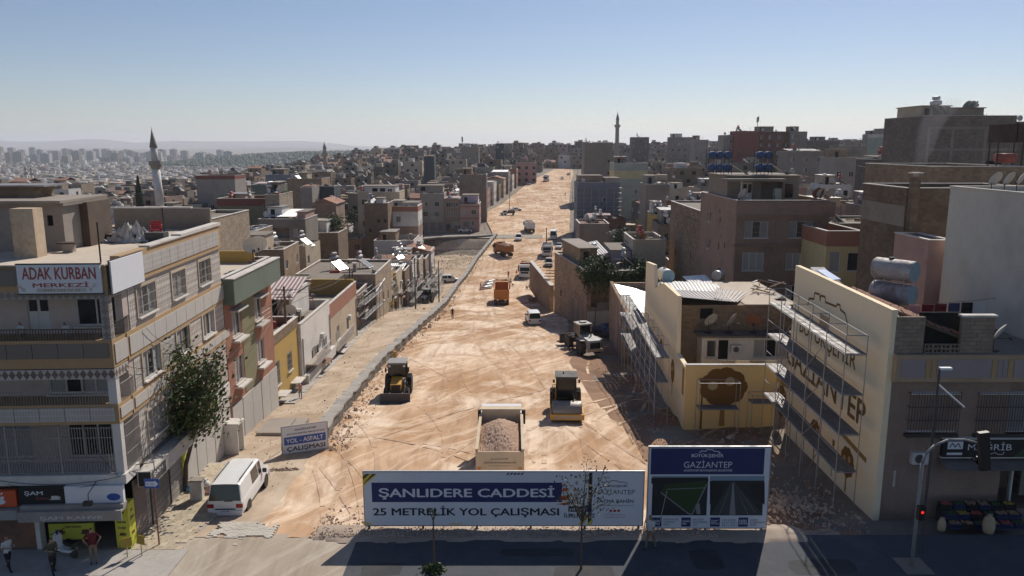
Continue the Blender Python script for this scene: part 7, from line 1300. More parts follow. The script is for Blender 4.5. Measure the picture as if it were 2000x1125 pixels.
pk=car('white flatbed pickup parked side-on beyond the cross street',on(990,413,284),1.5,[(-.2,1.0,1.0,.82,.7),(.0,1.0,1.9,.84,.74),(1.2,1.0,1.9,.84,.74),(2.0,1.0,1.0,.84,.7),(2.5,.9,.9,.8,.7)],name='flatbed_pickup',cat='truck',wb=.4); MB().box(-.85,.85,-3.0,-.1,.75,.9).box(-.85,-.8,-3,-.1,.9,1.3).box(.8,.85,-3,-.1,.9,1.3).build('flatbed','dark_grey',pk); MB().box(-.8,.8,-2.8,-.4,.95,1.9).build('cargo','dark_grey',pk); wheel(pk,-.75,-2.3,.35,.3); wheel(pk,.75,-2.3,.35,.3)
def backhoe(label,loc,rz,hood='yellow_paint',arm='yellow_paint'):      # loader bucket at +y
    r=thing('backhoe_loader',label,'backhoe',loc,rz,'backhoe loaders'); MB().box(-.45,.45,-1.3,1.7,.6,1.0).build('chassis','dark_grey',r); MB().prism([(.35,1.0),(1.75,1.0),(1.75,1.5),(.35,1.75)],-.42,.42,'yz').build('hood',hood,r,fixn=True); MB().box(-.35,.35,1.75,1.8,1.02,1.45).build('grille','black',r); MB().box(-.38,.38,1.6,1.76,.55,1.0).build('counterweight','dark_grey',r)
    c=MB(); 
    for x in (-.75,.75):
        for y,yt in ((-1.1,-1.0),(-.1,-.15),(.38,.2)): c.tube((x,y,1.1),(x*.9,yt,2.75),.05,n=5)
    c.box(-.8,.8,-1.15,.4,1.0,1.12); C=c.build('cab_frame','black',r); MB().box(-.74,.74,-1.2,.36,2.75,2.88).build('cab_roof','grey_paint',C); MB().box(-.68,.68,-1.05,.24,1.6,2.74).build('cab_glass','glass_dark',C); MB().box(-.3,.3,-.7,-.2,1.12,1.5).build('seat','black',C)
    for s in (1,-1):
        MB().path([(s*.62,-.2,1.35),(s*.66,1.3,1.45),(s*.66,2.35,.55)],.11,6).build('loader_arm','black',r); MB().box(*sorted((s*.85,s*.98)),.3,.36,2.1,2.5).build('mirror','black',r); MB().box(*sorted((s*.5,s*.68)),.36,.44,2.55,2.7).build('work_light','light_face',C)
        wheel(r,s*.85,-1.0,.78,.48,hood); wheel(r,s*.82,1.15,.52,.36,hood)
    MB().prism([(2.25,.1),(3.0,.05),(3.05,.12),(2.45,.35),(2.38,.95),(2.28,.95)],-1.18,1.18,'yz').build('front_bucket','dark_grey',r,fixn=True); m=MB()
    for k in range(8): m.box(-1.1+k*.3,-1.0+k*.3,2.98,3.18,.05,.1)
    m.build('bucket_tooth','steel_drum',r); MB().path([(.35,-1.6,1.0),(.4,-2.0,2.6),(.35,-1.65,3.3),(.3,-1.5,1.9)],[.17,.15,.13,.1],6).build('excavator_arm',arm,r); MB().box(-.1,.6,-1.9,-1.4,1.1,1.6).build('rear_bucket','dark_grey',r); MB().box(-1.1,1.1,-1.6,-1.4,.5,.9).build('stabiliser','dark_grey',r); return r
backhoe('yellow backhoe loader with wide front bucket beside the retaining wall',Vector((at(766,800,57).x,60.2,Hf(-9.4,60))),math.pi+.05); backhoe('small backhoe with white hood working on the side street',on(831,555,146),math.pi-.25,'white_paint','dark_grey')
def roller(label,loc,rz):
    r=thing('road_roller',label,'roller',loc,rz); MB().lathe([(.05,-1.05),(.72,-1.05),(.75,-1.0),(.75,1.0),(.72,1.05),(.05,1.05)],36,(0,1.55,.75),axis='x').build('drum','steel_drum',r,True)
    MB().box(-1.2,1.2,2.3,2.5,.42,.82).box(-1.2,-1.08,.6,2.3,.5,.85).box(1.08,1.2,.6,2.3,.5,.85).box(-1.2,1.2,.55,.7,.5,.9).build('drum_frame','yellow_paint',r); MB().box(-.95,.95,2.5,2.515,.5,.75).build('warning_print','sack',r)
    MB().prism([(-2.7,.75),(-.2,.75),(-.2,1.3),(-1.0,1.75),(-2.6,1.6)],-.8,.8,'yz').build('engine_cover','yellow_paint',r,fixn=True); c=MB()
    for x in (-.72,.72):
        for y in (-1.0,.35): c.tube((x,y,1.1),(x*.93,y*.93,2.85),.055,n=5)
    c.box(-.78,.78,-1.05,.42,.95,1.15); C=c.build('cab_frame','black',r); MB().box(-.82,.82,-1.12,.48,2.85,2.98).build('cab_roof','dark_grey',C); MB().box(-.66,.66,-.92,.3,1.35,2.84).build('cab_glass','glass_dark',C); MB().lathe([(.06,0),(.05,.14),(.01,.16)],8,(.2,-.4,2.98)).build('beacon','red',C); MB().tube((1.0,.2,1.0),(1.0,.2,2.3),.025,n=5).tube((1,.2,2.3),(.75,.2,2.3),.025,n=5).build('handrail','black',C)
    for s in (1,-1): wheel(r,s*.88,-1.5,.75,.55,'yellow_paint'); MB().box(*sorted((s*.85,s*1.0)),.3,.38,2.5,2.75).build('mirror','black',C)
    return r
roller('yellow single drum road roller with black cab facing the street',Vector((at(1110,803,52).x,54.3,Hf(4.2,54))),math.pi-.03)
Mplain('loader_paint',(.42,.41,.39),.5,dirt=.55)
def loader(label,loc,rz):
    r=thing('wheel_loader',label,'loader',loc,rz); MB().prism([(-3.2,.8),(-.6,.8),(-.6,2.0),(-3.0,1.75),(-3.2,1.5)],-.7,.7,'yz').build('engine_hood','loader_paint',r,fixn=True); MB().box(-.6,.6,-3.24,-3.19,.95,1.6).build('radiator_grille','black',r); MB().box(-.95,.95,-3.35,-3.0,.6,.9).build('counterweight','cream_paint',r); MB().box(-.45,.45,-.6,2.2,.7,1.15).build('chassis','dark_grey',r); MB().tube((.25,-1.6,1.8),(.25,-1.6,2.5),.08,n=8).build('exhaust','black',r)
    C=MB().box(-.72,.72,-.75,.75,1.3,1.5).build('cab_base','dark_grey',r); MB().box(-.66,.66,-.65,.65,1.5,2.95).build('cab_glass','glass_dark',C); MB().box(-.78,.78,-.8,.8,2.95,3.1).build('cab_roof','loader_paint',C); MB().box(-.3,.3,-.3,.3,3.1,3.25).build('roof_unit','loader_paint',C)
    for x in (-.68,.68):
        for y in (-.67,.67): MB().tube((x,y,1.5),(x,y,2.95),.05,n=5).build('cab_post','loader_paint',C)
    for s in (1,-1):
        for y in (-1.7,1.5): wheel(r,s*.98,y,.78,.55,'loader_paint')
        MB().path([(s*.45,.9,1.5),(s*.45,2.3,1.2),(s*.45,3.3,.5)],.12,6).build('lift_arm','loader_paint',r); MB().box(*sorted((s*.7,s*1.25)),-2.4,-1.0,1.62,1.68).build('fender','loader_paint',r)
    MB().prism([(3.1,.1),(4.2,.05),(4.25,.12),(3.4,.4),(3.3,1.2),(3.2,1.2)],-1.3,1.3,'yz').build('bucket','dark_grey',r,fixn=True); return r
loader('grey white wheel loader with black radiator parked in shade beside the stone house',Vector((at(1147,680,80).x-.3,82.5,Hf(7.6,82))),.35)
sc=thing('motor_scooter','white motor scooter parked before the coffee shop','scooter',roofpt(128,1083,.12),1.1); wheel(sc,0,.6,.24,.11); wheel(sc,0,-.6,.24,.12)
MB().prism([(-.75,.45),(-.1,.3),(.35,.28),(.42,.85),(.52,.86),(.6,.3),(.4,.2),(-.1,.2),(-.6,.3)],-.16,.16,'yz').build('body','white_paint',sc,fixn=True); MB().box(-.14,.14,-.75,-.1,.62,.74).build('seat','black',sc); MB().tube((-.32,.42,1.0),(.32,.42,1.0),.02,n=6).tube((0,.55,.5),(0,.42,1.05),.035,n=6).build('handlebar','black',sc); MB().box(-.1,.1,.48,.56,.85,1.02).build('headlight','light_face',sc)
# traffic cones and pipes in the road works
for k,(px,py,Y) in enumerate(((944,557,150),(989,555,155),(1009,525,172),(1013,513,180))):
    t=thing('traffic_cone',f'{("nearest","second","third","farthest")[k]} orange cone of the pipe trench','cone',on(px,py,Y),0,'traffic cones at the trench'); MB().lathe([(.2,.05),(.04,.75)],12).build('shell','cone',t); MB().box(-.25,.25,-.25,.25,0,.05).build('base','cone',t)
for k,(px,py,rz_) in enumerate(((949,548,.9),(953,536,1.0),(957,533,1.05))): t=thing('concrete_pipe',f'{("front","middle","rear")[k]} white pipe lying beside the trench','pipe',on(px,py,150+4*k)+Vector((0,0,.35)),rz_); MB().lathe([(.3,-1.6),(.36,-1.6),(.36,1.6),(.3,1.6)],14,axis='x').build('barrel','tank_white',t,True)
for k,(px,py,s_) in enumerate(((983,548,1.3),(1046,560,1.2),(1040,588,.6))): rubble('spoil_heap',[(on(px,py,(155,150,132)[k]).x+rnd.gauss(0,s_*.7),(155,150,132)[k]+rnd.gauss(0,s_*.7),on(px,py,(155,150,132)[k]).z+max(0,s_*.9-abs(rnd.gauss(0,s_*.5))),rnd.uniform(.15,.4)) for _ in range(90)],('heap of excavated earth by the trench cones','heap of excavated earth at the shaded road edge','low heap of earth beside the black machine parts')[k],'rock',40+k)
# ------------------------------------------------------------------ people
person('person in maroon T-shirt and beige trousers with hands on hips at the shop door',roofpt(184,1100,.1),.45,1.72,'cloth_maroon','cloth_khaki','hips'); person('person in dark jacket looking at a phone near the scooter',roofpt(106,1121,.06),.9,1.74,'cloth_olive','cloth_black','phone'); person('person in pale patterned shirt cut off at the street corner',roofpt(4,1128,.05)+Vector((0,.5,0)),1.2,1.72,'cloth_white','cloth_black','phone')
person('person in white shirt walking past the project board',Vector((at(1273,1040,31.9).x,32.1,.03)),-.9,1.72,'cloth_white','cloth_khaki','walk'); st=tag(MB().tube((0,0,0),(.45,-.1,2.7),.02,n=6).build('leaning_stick','galv',None,loc=(at(1293,1040,32.3).x-.3,32.4,.05)),'thin white stick leaning on the project board','stick')
person('person in dark clothes walking alone on the open dirt road',on(884,630,107),.2,1.75,'cloth_black','cloth_black','walk'); person('person in pale pink shirt standing on the side street before the yellow house',Vector((at(588,800,59).x,59,Hf(at(588,800,59).x,59)+.03)),.1,1.5,'cloth_pink','cloth_grey','bend')
person('person in yellow shirt on the side street by the scaffold',on(766,628,118),.2,1.7,'cloth_yellow','cloth_black','stand'); person('person in olive shirt beside the yellow shirted worker',on(774,626,119),-.3,1.7,'cloth_olive','cloth_black','stand'); person('worker in orange vest carrying a beam near the trench',on(993,532,166),.3,1.72,'vest','cloth_black','stand'); person('worker in orange trousers standing by the white pipes',on(939,552,148),1.2,1.72,'cloth_grey','vest','stand'); person('person standing in shade before the grey garages',on(827,462,231),.2,1.7,'cloth_black','cloth_black','stand'); person('person walking on the far bare slope by the slate house',on(1104,376,355),.2,1.75,'cloth_black','cloth_black','walk'); person('worker in red helmet climbing the side street pole',Vector((at(811,556,135).x+.2,135,Hf(at(811,556,135).x,135)+3.6)),1.5,1.7,'cloth_red','cloth_black','bend','red')
for k,(px,lb_) in enumerate(((44,'child in pale shirt leaning on the top balcony by the door'),(131,'child in white shirt leaning on the top balcony under the window'))): b_=at(px,655,32.7); person(lb_,Vector((b_.x,32.75,9.35)),0,1.15,'cloth_white','cloth_grey','bend')
# ------------------------------------------------------------------ poles and wires
def pole(label,loc,h,lean=0,arm=True,mat='wood_dark',r0=.13):
    t=thing('power_pole',label,'pole',loc); MB().tube((0,0,-.5),(lean,0,h),r0,r0*.65,n=7).build('shaft',mat,t)
    if arm:
        for z in (h-.3,h-.9): MB().tube((lean-.7,0,z),(lean+.7,0,z),.045,n=5).build('crossarm','iron',t)
        for x in (-.6,0,.6): MB().lathe([(.05,0),(.07,.06),(.03,.14)],6,(lean+x,0,h-.26)).build('insulator','coping',t)
    return Vector(loc)+Vector((lean,0,h-.2))
PL=[]
for k,(px,py,Y,h,lb_) in enumerate(((566,776,61.5,9.0,'dark wooden power pole with crossarms by the white terrace house'),(689,690,92,8.5,'slim power pole by the salmon banded house'),(694,688,95,8.0,'second slim pole close to the first'),(812,612,124,8.6,'rusty power pole standing on the side street'),(857,560,150,8.5,'thin pole in the sunken lot'),(843,530,168,7.5,'thin grey pole beside the lot slope'))):
    p_=on(px,py,Y); PL.append(pole(lb_,p_,h,.0,k in (0,3,5)))
for k,(px,py,Y,h) in enumerate(((995,395,300,9),(1113,352,440,9),(1118,385,330,9),(1128,350,430,9))): PL.append(pole(f'{("leaning","tall","thin","short")[k]} lamp pole along the far road {("bank","crest","shade","fence")[k]}',on(px,py,Y),h,.2,False,'concrete_pale',.14))
def span(label,a,b,sag,n=3):
    t=thing('overhead_wires',label,'wires',a); m=MB()
    for k in range(n): o=Vector(((k-1)*.5,0,-.25*(k%2))); wire(m,o,Vector(b)-Vector(a)+o,sag,.013,12)
    m.build('wire','wire',t)
span('wires from the tiled building to the wooden pole',Vector((-16.4,42,5.5)),PL[0],.7); span('wires between wooden pole and slim pole',PL[0],PL[1],.9); span('wires between slim pole and rusty pole',PL[1],PL[3],1.0); span('wires crossing from the wooden pole to the terracotta house',PL[0],Vector((-17.3,50,7.4)),.4); span('wires from rusty pole across the lot',PL[3],PL[4],.8,2)
# ------------------------------------------------------------------ trees
def tree(name,label,loc,h,crown,nleaf,lsize,mats,seed,trunk_r=.12,bark='wood_dark',fork=.4,nb=9,spread=1.,lean=0,clump=40,droop=0.):
    q=random.Random(seed); t=thing(name,label,'tree',loc); tr=MB(); top=Vector((lean,0,h*fork)); base=[Vector((0,0,-.2)),Vector((lean*.2,.05,h*fork*.5)),top]; tr.path(base,[trunk_r,trunk_r*.8,trunk_r*.65],8); tips=[]
    for k in range(nb):
        a=2*math.pi*k/nb+q.uniform(-.3,.3); rr_=crown*q.uniform(.5,1.); e=top+Vector((math.cos(a)*rr_,math.sin(a)*rr_,(h*(1-fork))*q.uniform(.3,.95))); mid=top.lerp(e,.5)+Vector((0,0,.3*q.random())); tr.path([top,mid,e],[trunk_r*.5,trunk_r*.3,trunk_r*.1],5); tips+= [e,mid]
        for j in range(4): e2=mid.lerp(e,q.random())+Vector((q.gauss(0,.35),q.gauss(0,.35),q.gauss(.15,.3)))*crown*.55; tr.tube(mid.lerp(e,.4),e2,trunk_r*.16,trunk_r*.05,5); tips.append(e2)
    tr.build('trunk',bark,t); cl=[]; per=max(1,nleaf//len(tips))
    for c in tips:
        s=crown*q.uniform(.16,.3)
        for _ in range(per): cl.append((c.x+q.gauss(0,s),c.y+q.gauss(0,s),c.z+q.gauss(0,s*.8)-droop*q.random()))
    leafmass('crown',None,None,cl,mats,lsize,t,seed=seed); return t
tree('street_tree','leafy street tree with slender curved trunk against the tiled building',roofpt(362,957,-.15),8.6,1.75,6800,.21,['leaf_b','leaf_dry','leaf_a'],5,.14,fork=.33,nb=17,lean=.6,droop=.5)
tree('young_tree','thin half bare young tree in front of the long billboard',Vector((at(1135,1102,30.4).x,30.4,.0)),4.9,1.15,700,.11,['leaf_dry','leaf_dry','leaf_c'],8,.06,fork=.45,nb=10)
t=tree('sapling','pruned sapling with a grassy tuft at its foot by the billboard',Vector((at(848,1108,30.3).x,30.3,.0)),2.9,.3,60,.09,['leaf_dry','leaf_c','leaf_c'],9,.05,fork=.8,nb=4); q=random.Random(2); leafmass('grass_foliage',None,None,[(q.gauss(0,.2),q.gauss(0,.17),abs(q.gauss(0,.11))) for _ in range(600)],['leaf_a','leaf_c','leaf_b'],.16,t)
def cypress(label,loc,h,w,seed):
    q=random.Random(seed); t=thing('cypress_tree',label,'tree',loc); MB().tube((0,0,-1),(0,0,h*.5),.25,.1,n=6).build('trunk','wood_dark',t); cl=[]
    for _ in range(5000): z=q.random()**.8; r_=w*(1-z)**.75*q.uniform(.6,1.05)*(1+.15*math.sin(z*20)); a=q.uniform(0,6.28); cl.append((r_*math.cos(a),r_*math.sin(a),h*(.08+.92*z)))
    leafmass('crown',None,None,cl,['leaf_c','leaf_c','leaf_a'],.4,t,seed=seed)
b=at(274,408,215); cypress('dark conical cypress beside the white minaret',Vector((b.x,215,Hf(b.x,215))),at(274,343,215).z-Hf(b.x,215),1.9,3)
for k,(px,py,Y,s,lb_) in enumerate(((690,418,208,2.,'green bush on the slope below the pergola house'),(650,432,160,2.2,'dark bush between brick walls'),(790,495,168,1.6,'shrub in the white walled yard'),(1218,462,140,1.8,'dark shrub behind the terrace house'),(445,395,160,1.6,'shrub on a roof terrace by the olive house'),(1570,330,240,2.5,'bush among the roofs near the blue tanks'))):
    b=at(px,py,Y); q=random.Random(k); t=thing('shrub',lb_,'shrub',Vector((b.x,Y,b.z-s))); MB().tube((0,0,-1),(0,0,s*.7),.1,.05,n=5).build('stem','wood_dark',t); leafmass('foliage',None,None,[(q.gauss(0,s*.5),q.gauss(0,s*.5),s*.8+q.gauss(0,s*.4)) for _ in range(1400)],['leaf_a','leaf_b','leaf_c'],.4,t)
# ------------------------------------------------------------------ minarets
def minaret(label,px,ptop,pbase,Y,r,lean=0,mat='plaster_white',two=False):
    b,t_=at(px,pbase,Y),at(px,ptop,Y); h=t_.z-b.z; o=thing('minaret',label,'minaret',(b.x,Y,b.z),0,'minarets'); k=h
    MB().box(-r*1.25,r*1.25,-r*1.25,r*1.25,-15,k*.05).build('base',mat,o); MB().lathe([(r,k*.05),(r*.93,k*.5)],16).build('shaft',mat,o,True); MB().lathe([(r*.95,k*.5),(r*1.15,k*.525),(r*1.45,k*.55),(r*1.55,k*.555),(r*1.55,k*.60),(r*1.45,k*.60),(r*1.45,k*.56),(r*.8,k*.56)],16).build('balcony','concrete_pale',o); MB().lathe([(r*.8,k*.56),(r*.78,k*.76)],14).build('upper_shaft',mat,o,True); MB().lathe([(r*.95,k*.76),(r*.9,k*.775),(r*.05,k*.975)],14).build('spire','sheet_grey' if mat!='plaster_white' else 'concrete',o,True); MB().tube((0,0,k*.97),(0,0,k),r*.04,n=5).lathe([(.01,k*.98),(r*.1,k*.985),(.01,k*.99)],8).build('finial','iron',o)
    o.rotation_euler=(0,lean,0); return o
minaret('white minaret with dark balcony rising behind the tiled roof',314,248,412,190,.98,-.03); minaret('slim stone minaret standing on the left hillside',636,275,335,520,1.5,0,'concrete_pale'); minaret('slim grey minaret on the skyline by the road',1205,218,282,470,1.2,0,'concrete_pale')
for k,px in enumerate((53,64)): minaret(f'{("first","second")[k]} of two hazy twin minarets in the valley',px,322+k*2,360,900,1.6,0,'plaster_white')
ms=thing('phone_mast','thin lattice phone mast on the skyline roofs','mast',at(1479,256,305)); MB().tube((0,0,-2),(0,0,5.5),.12,n=5).box(-.45,-.2,-.2,.2,3.2,5.2).box(.15,.4,-.2,.2,3.6,5.6).build('antenna','iron_pale',ms)
ms=thing('roof_mast','tall thin mast on the central skyline','mast',at(903,290,490)); MB().tube((0,0,-6),(0,0,7),.22,n=5).box(-.5,.5,-.3,.3,4.2,7.2).build('antenna','concrete_pale',ms)
# ------------------------------------------------------------------ the quarter's other houses, in rows back from the road
WALLS = [('block_tan','tan block',5),('block_grey','grey block',5),('concrete','bare concrete',4),('plaster_brown','brown',4),('plaster_cream','cream',2),('plaster_white','white',1.6),('plaster_grey','grey rendered',2.4),('plaster_pink','pink',.5),('plaster_blue','slate blue',.5),('plaster_terra','terracotta',.5),('plaster_olive','olive',.4),('plaster_palegreen','pale green',.4),('plaster_dark','charcoal',.4),('block_pale','pale block',2),('brick_red','red brick',.5)]
wts = [w for _, _, w in WALLS]; STOREY = {1: 'single-storey', 2: 'two-storey', 3: 'three-storey'}
fr_ = random.Random(21); NFILL = 0
def clutter(root, x, y, z, w, d, h, short, rr, near, st, wl, side):
    zt = z + h; n = rr.choice((1, 1, 2, 2)) if rr.random() < .78 else 0
    if y > 175: n = min(n, 1) if rr.random() < .6 else 0
    for k in range(n):
        if clutter.count >= 285: break
        clutter.count += 1; t = rr.choice(('tank_white','tank_white','tank_red','tank_white','tank_rusty')); nme = {'tank_white':'white','tank_red':'red','tank_rusty':'rusty'}[t]
        heater((x + w*rr.uniform(.1,.4) + k*w*.42, y + d*rr.uniform(.15,.6), zt), rr.uniform(-.9,.4), t, f'{("", "second ")[k]}{nme}-tank solar heater on {short}', near, 1.05)
    for k in range(rr.choice((0, 1, 1, 2)) if y < 150 else rr.choice((0, 0, 1, 1))):
        clutter.dishes += 1
        if clutter.dishes > 250: break
        dish((x + w*(.12 + .6*k + .2*rr.random()), y + d*rr.uniform(.03,.12), zt), rr.uniform(2.6,4.2), f'{("", "second ")[k]}satellite dish on {short}', rr.uniform(.9,1.4), 'dish' if rr.random() < .8 else 'dish_rust', near)
    if rr.random() < .55: chimney(root, w*rr.uniform(.1,.9), d*rr.uniform(.3,.9), h, rr.uniform(.8,1.6), .45)
    q = rr.random()
    if q < .38: top_room(root, w*.1, w*rr.uniform(.4,.65), d*.35, d*.9, h, rr.uniform(1.9,2.4), rr.choice(('plaster_white','concrete','block_tan','plaster_grey','block_grey','plaster_cream')), [(.5,.05,.8,1.8,'h')], rr.choice(('roof_dust','sheet_grey','concrete_pale')))
    elif q < .55: shed_roof(root, w*.05, w*.95, d*.1, d*.8, h+.65, h+rr.uniform(.8,1.6), rr.choice(('sheet_grey','sheet_white','sheet_rust','sheet_mauve')))
    elif q < .62: part(root, 'tiled_roof', MB().prism([(0-.3,h+.3),(w*.5,h+1.5),(w+.3,h+.3)], -.3, d+.3), 'tile_red')
    m = MB(); mats = ['wood','sheet_grey','wood_dark','tarp','tank_white','red_dull','block_a']
    for _ in range(rr.randint(6, 16)):
        cx, cy_ = w*rr.uniform(.06,.94), d*rr.uniform(.06,.94); mi = rr.randrange(7)
        if rr.random() < .3: m.tube((cx,cy_,h),(cx+rr.uniform(-.2,.2),cy_,h+rr.uniform(1.,2.4)),.03,n=4,mi=2)
        else: m.obox((cx, cy_, h+.22), (rr.uniform(.3,1.5), rr.uniform(.2,.8), rr.uniform(.15,.65)), (0, rr.uniform(-.15,.15), rr.uniform(0,3)), mi)
    tag(m.build('roof_clutter', mats, root), None, None, None, 'stuff')
    # street-side trim: floor lines, patches, pipes, balconies
    for s_ in range(1, st):
        if rr.random() < .6: MB().box(-.03, w+.03, -.04, d*.0, s_*2.9-.1, s_*2.9+.12).build('floor_line', 'concrete', root)
    if rr.random() < .6: u = rr.uniform(.05,.5)*w; v = rr.uniform(0,.4)*h; MB().box(u, u+rr.uniform(1.2,3.5), -.018, 0, v, v+rr.uniform(1,2.4)).build('render_patch', rr.choice(('plaster_grey','concrete','plaster_brown','concrete_pale')), root)
    if rr.random() < .5: MB().tube((w*.96,-.06,-1),(w*.96,-.06,h+.3),.05,n=5).build('downpipe', 'iron_pale', root)
    if st > 1 and rr.random() < .4:
        u, bw_ = rr.uniform(.05,.4)*w, rr.uniform(2.2,3.6); zb_ = 2.9*rr.randint(1, st-1); b_ = MB().box(u,u+bw_,-1.0,0,zb_-.12,zb_).build('balcony','concrete_pale',root); g = MB().box(u,u+bw_,-1,-.96,zb_+.85,zb_+.9).box(u,u+.04,-.96,0,zb_+.85,zb_+.9).box(u+bw_-.04,u+bw_,-.96,0,zb_+.85,zb_+.9)
        for k in range(int(bw_/.18)): g.box(u+k*.18,u+k*.18+.02,-.99,-.97,zb_,zb_+.85)
        g.build('railing','iron',b_)
clutter.count = 0; clutter.dishes = 0
def fill(side, Y, row, near):
    global NFILL
    lim = .72 * Y + 12; word = 'minaret' if side < 0 else 'tower'
    if side < 0: x = (float(FACX(Y)) - 10.5 if Y < 176 else (-30 if Y < 236 else float(ROADC(Y)) - 26))
    else: x = (24 if Y < 70 else (23 if Y < 130 else max(float(ROADC(Y)) + 20, 20)))
    k = 0
    while abs(x) < lim and k < 40:
        w = fr_.uniform(5.5, 9.0); d = fr_.uniform(8, 10.5); x0 = x - w if side < 0 else x; yy = Y + fr_.uniform(-2, 2); x += side * (w + fr_.choice((.1, .15, .3, .9)))
        if not free(x0, x0 + w, yy, yy + d): continue
        k += 1; wl, wn, _ = fr_.choices(WALLS, wts)[0]; st = fr_.choices((1, 2, 3), ((1.5, 4, .8) if Y < 95 else (.8, 4, 2.6) if Y < 150 else (2, 4, 1.6)) if side < 0 else (1.8, 4, 2.4))[0]; h = st * 2.9 + fr_.uniform(.2, .6)
        lab = f'{wn} {STOREY[st]} house, {ORD[k]} from the road in the {ORD[row]} row, {word} side'; short = f'the {wn} house {ORD[k]} in {ORD[row]} row, {word} side'
        nf = 2 if w < 7 else fr_.choice((2, 3)); F = [o for o in wins(w, nf, st, fr_.choice((1.1,1.3,1.5)), 1.3, 1, 2.9, fr_.choice('wwwgh')) if fr_.random() < .85]
        S = [o for o in wins(d, 2, st, 1.2, 1.3, 1, 2.9) if fr_.random() < .6]
        r = house(lab, x0, yy, w, d, h, fr_.uniform(-.06, .06), wl, F, S if side < 0 else (), S if side > 0 else (), fr_.choice((.25, .5, .8)), 5, roof=fr_.choice(('roof_dust','roof_dust','roof_screed','concrete_pale','roof_dark')), coping=near, short=short)
        z = r.location.z; clutter(r, x0, yy, z, w, d, h, short, fr_, near, st, wl, side); NFILL += 1
used = set()
for (root, x, y, z, w, d, h, rz, lab) in list(HOUSES):
    if (y >= 92 or (x > -32 and x < -16)) and root is not G2 and root is not BR and 'brown apartment' not in lab and 'painted' not in lab:
        ws = lab.split(); n = 4 if ws[0] != 'the' else len(ws)
        while (' '.join(ws[:n]) in used or ws[n-1] in ('with','and','of','the','in','a','on','by','to','under','its','before','behind','beside','below','between')) and n < len(ws): n += 1
        sh = ' '.join(ws[:n]); used.add(sh); st_h = max(1, int(h / 3))
        clutter(root, x, y, z, w, d, h, sh if sh.startswith('the ') else 'the ' + sh, fr_, y < 110, 1, None, -1)
rowl = rowr = 0; Y = 62.
while Y < 229:
    rowl += 1; fill(-1, Y, rowl, Y < 110); Y += fr_.uniform(10., 11.4)
Y = 88.
while Y < 226:
    rowr += 1; fill(1, Y, rowr, Y < 110); Y += fr_.uniform(10., 11.4)
# ------------------------------------------------------------------ far roofs that read as one mass
def mass(name, spots, label, mats, seed, windows=True, hmax=3, roofstuff=True):
    r = random.Random(seed); mb = MB(); nW = len(mats); wi, gi, hi = nW, nW+1, nW+2
    for x, y in spots:
        w, d = r.uniform(6.5, 10.5), r.uniform(8, 11); st = r.choices((1,2,3,4), (2,4,2,.5))[0]; h = st*2.9 + .5; z = Hf(x, y); mi = r.choices(range(nW), [m[1] for m in mats])[0]; a = r.uniform(-.1, .1); c, s = math.cos(a), math.sin(a)
        T = lambda p: (x + p[0]*c - p[1]*s, y + p[0]*s + p[1]*c, z + p[2])
        def bx(x0,x1,y0,y1,z0,z1,m): mb.add([T(p) for p in ((x0,y0,z0),(x1,y0,z0),(x1,y1,z0),(x0,y1,z0),(x0,y0,z1),(x1,y0,z1),(x1,y1,z1),(x0,y1,z1))], [(4,5,6,7),(0,1,5,4),(1,2,6,5),(2,3,7,6),(3,0,4,7)], m)
        bx(0,w,0,d,-4,h-.4,mi); t = .2
        for q in ((0,w,0,t),(0,w,d-t,d),(0,t,t,d-t),(w-t,w,t,d-t)): bx(*q, h-.4, h, mi)
        mb.quad(T((.2,.2,h-.38)),T((w-.2,.2,h-.38)),T((w-.2,d-.2,h-.38)),T((.2,d-.2,h-.38)), wi)
        for k in range(st):
            for u in ((.15,.6) if r.random() < .7 else (.4,)):
                if r.random() < .85: bx(w*u, w*u+1.4, -.05, 0, k*2.9+1, k*2.9+2.3, gi)
                if r.random() < .5: q = d*u; bx(w, w+.05, q, q+1.3, k*2.9+1, k*2.9+2.3, gi); bx(-.05, 0, q, q+1.3, k*2.9+1, k*2.9+2.3, gi)
        if roofstuff:
            if r.random() < .45: bx(w*.1, w*.5, d*.4, d*.9, h-.4, h+1.8, r.randrange(nW))
            if r.random() < .7: q0, q1 = w*r.uniform(.1,.7), d*.3; bx(q0,q0+.5,q1,q1+1.4,h+.8,h+1.4,hi); mb.add([T(p) for p in ((q0+.3,q1,h+.9),(q0+.3,q1+1.6,h+.9),(q0+2,q1+1.6,h-.2),(q0+2,q1,h-.2))], [(0,3,2,1),(0,1,2,3)], hi)  # tank, then slanted heater panel coloured white for sun glare on its glass
            if r.random() < .04: mb.add([T(p) for p in ((-.3,-.3,h),(w+.3,-.3,h),(w+.3,d/2,h+1.6),(-.3,d/2,h+1.6),(w+.3,d+.3,h),(-.3,d+.3,h))], [(0,1,2,3),(3,2,4,5)], nW+3)
    return tag(mb.build(name, [m[0] for m in mats] + ['roof_dust', 'hole', 'tank_white', 'tile_red']), label, 'houses', kind='stuff')
MM = [('block_tan',4),('block_grey',4),('concrete',4),('plaster_brown',3),('plaster_cream',1.4),('plaster_white',1.2),('plaster_grey',2.5),('plaster_pink',.4),('block_pale',1.5),('plaster_dark',.5)]
sp = []; rr = random.Random(4); Y = 232.
while Y < 900:
    x = -.8 * Y
    while x < .8 * Y:
        c = float(ROADC(Y)); g = abs(x + 4 - c)
        if (g > 4 + np.interp(Y, [229,290,325,420,490,600], [22,21,19.5,16,14,11]) if Y < 560 else True) and free(x, x+9, Y, Y+9) and not (Y > 500 and x < -.42*Y): sp.append((x + rr.uniform(-.6,.6), Y + rr.uniform(-3,3)))
        x += rr.uniform(8.5, 12)
    Y += rr.uniform(10.5, 13) * (1 if Y < 450 else 1.35)
mass('hillside_houses', sp, 'crowded flat roofed houses covering the far hillside', MM, 8)
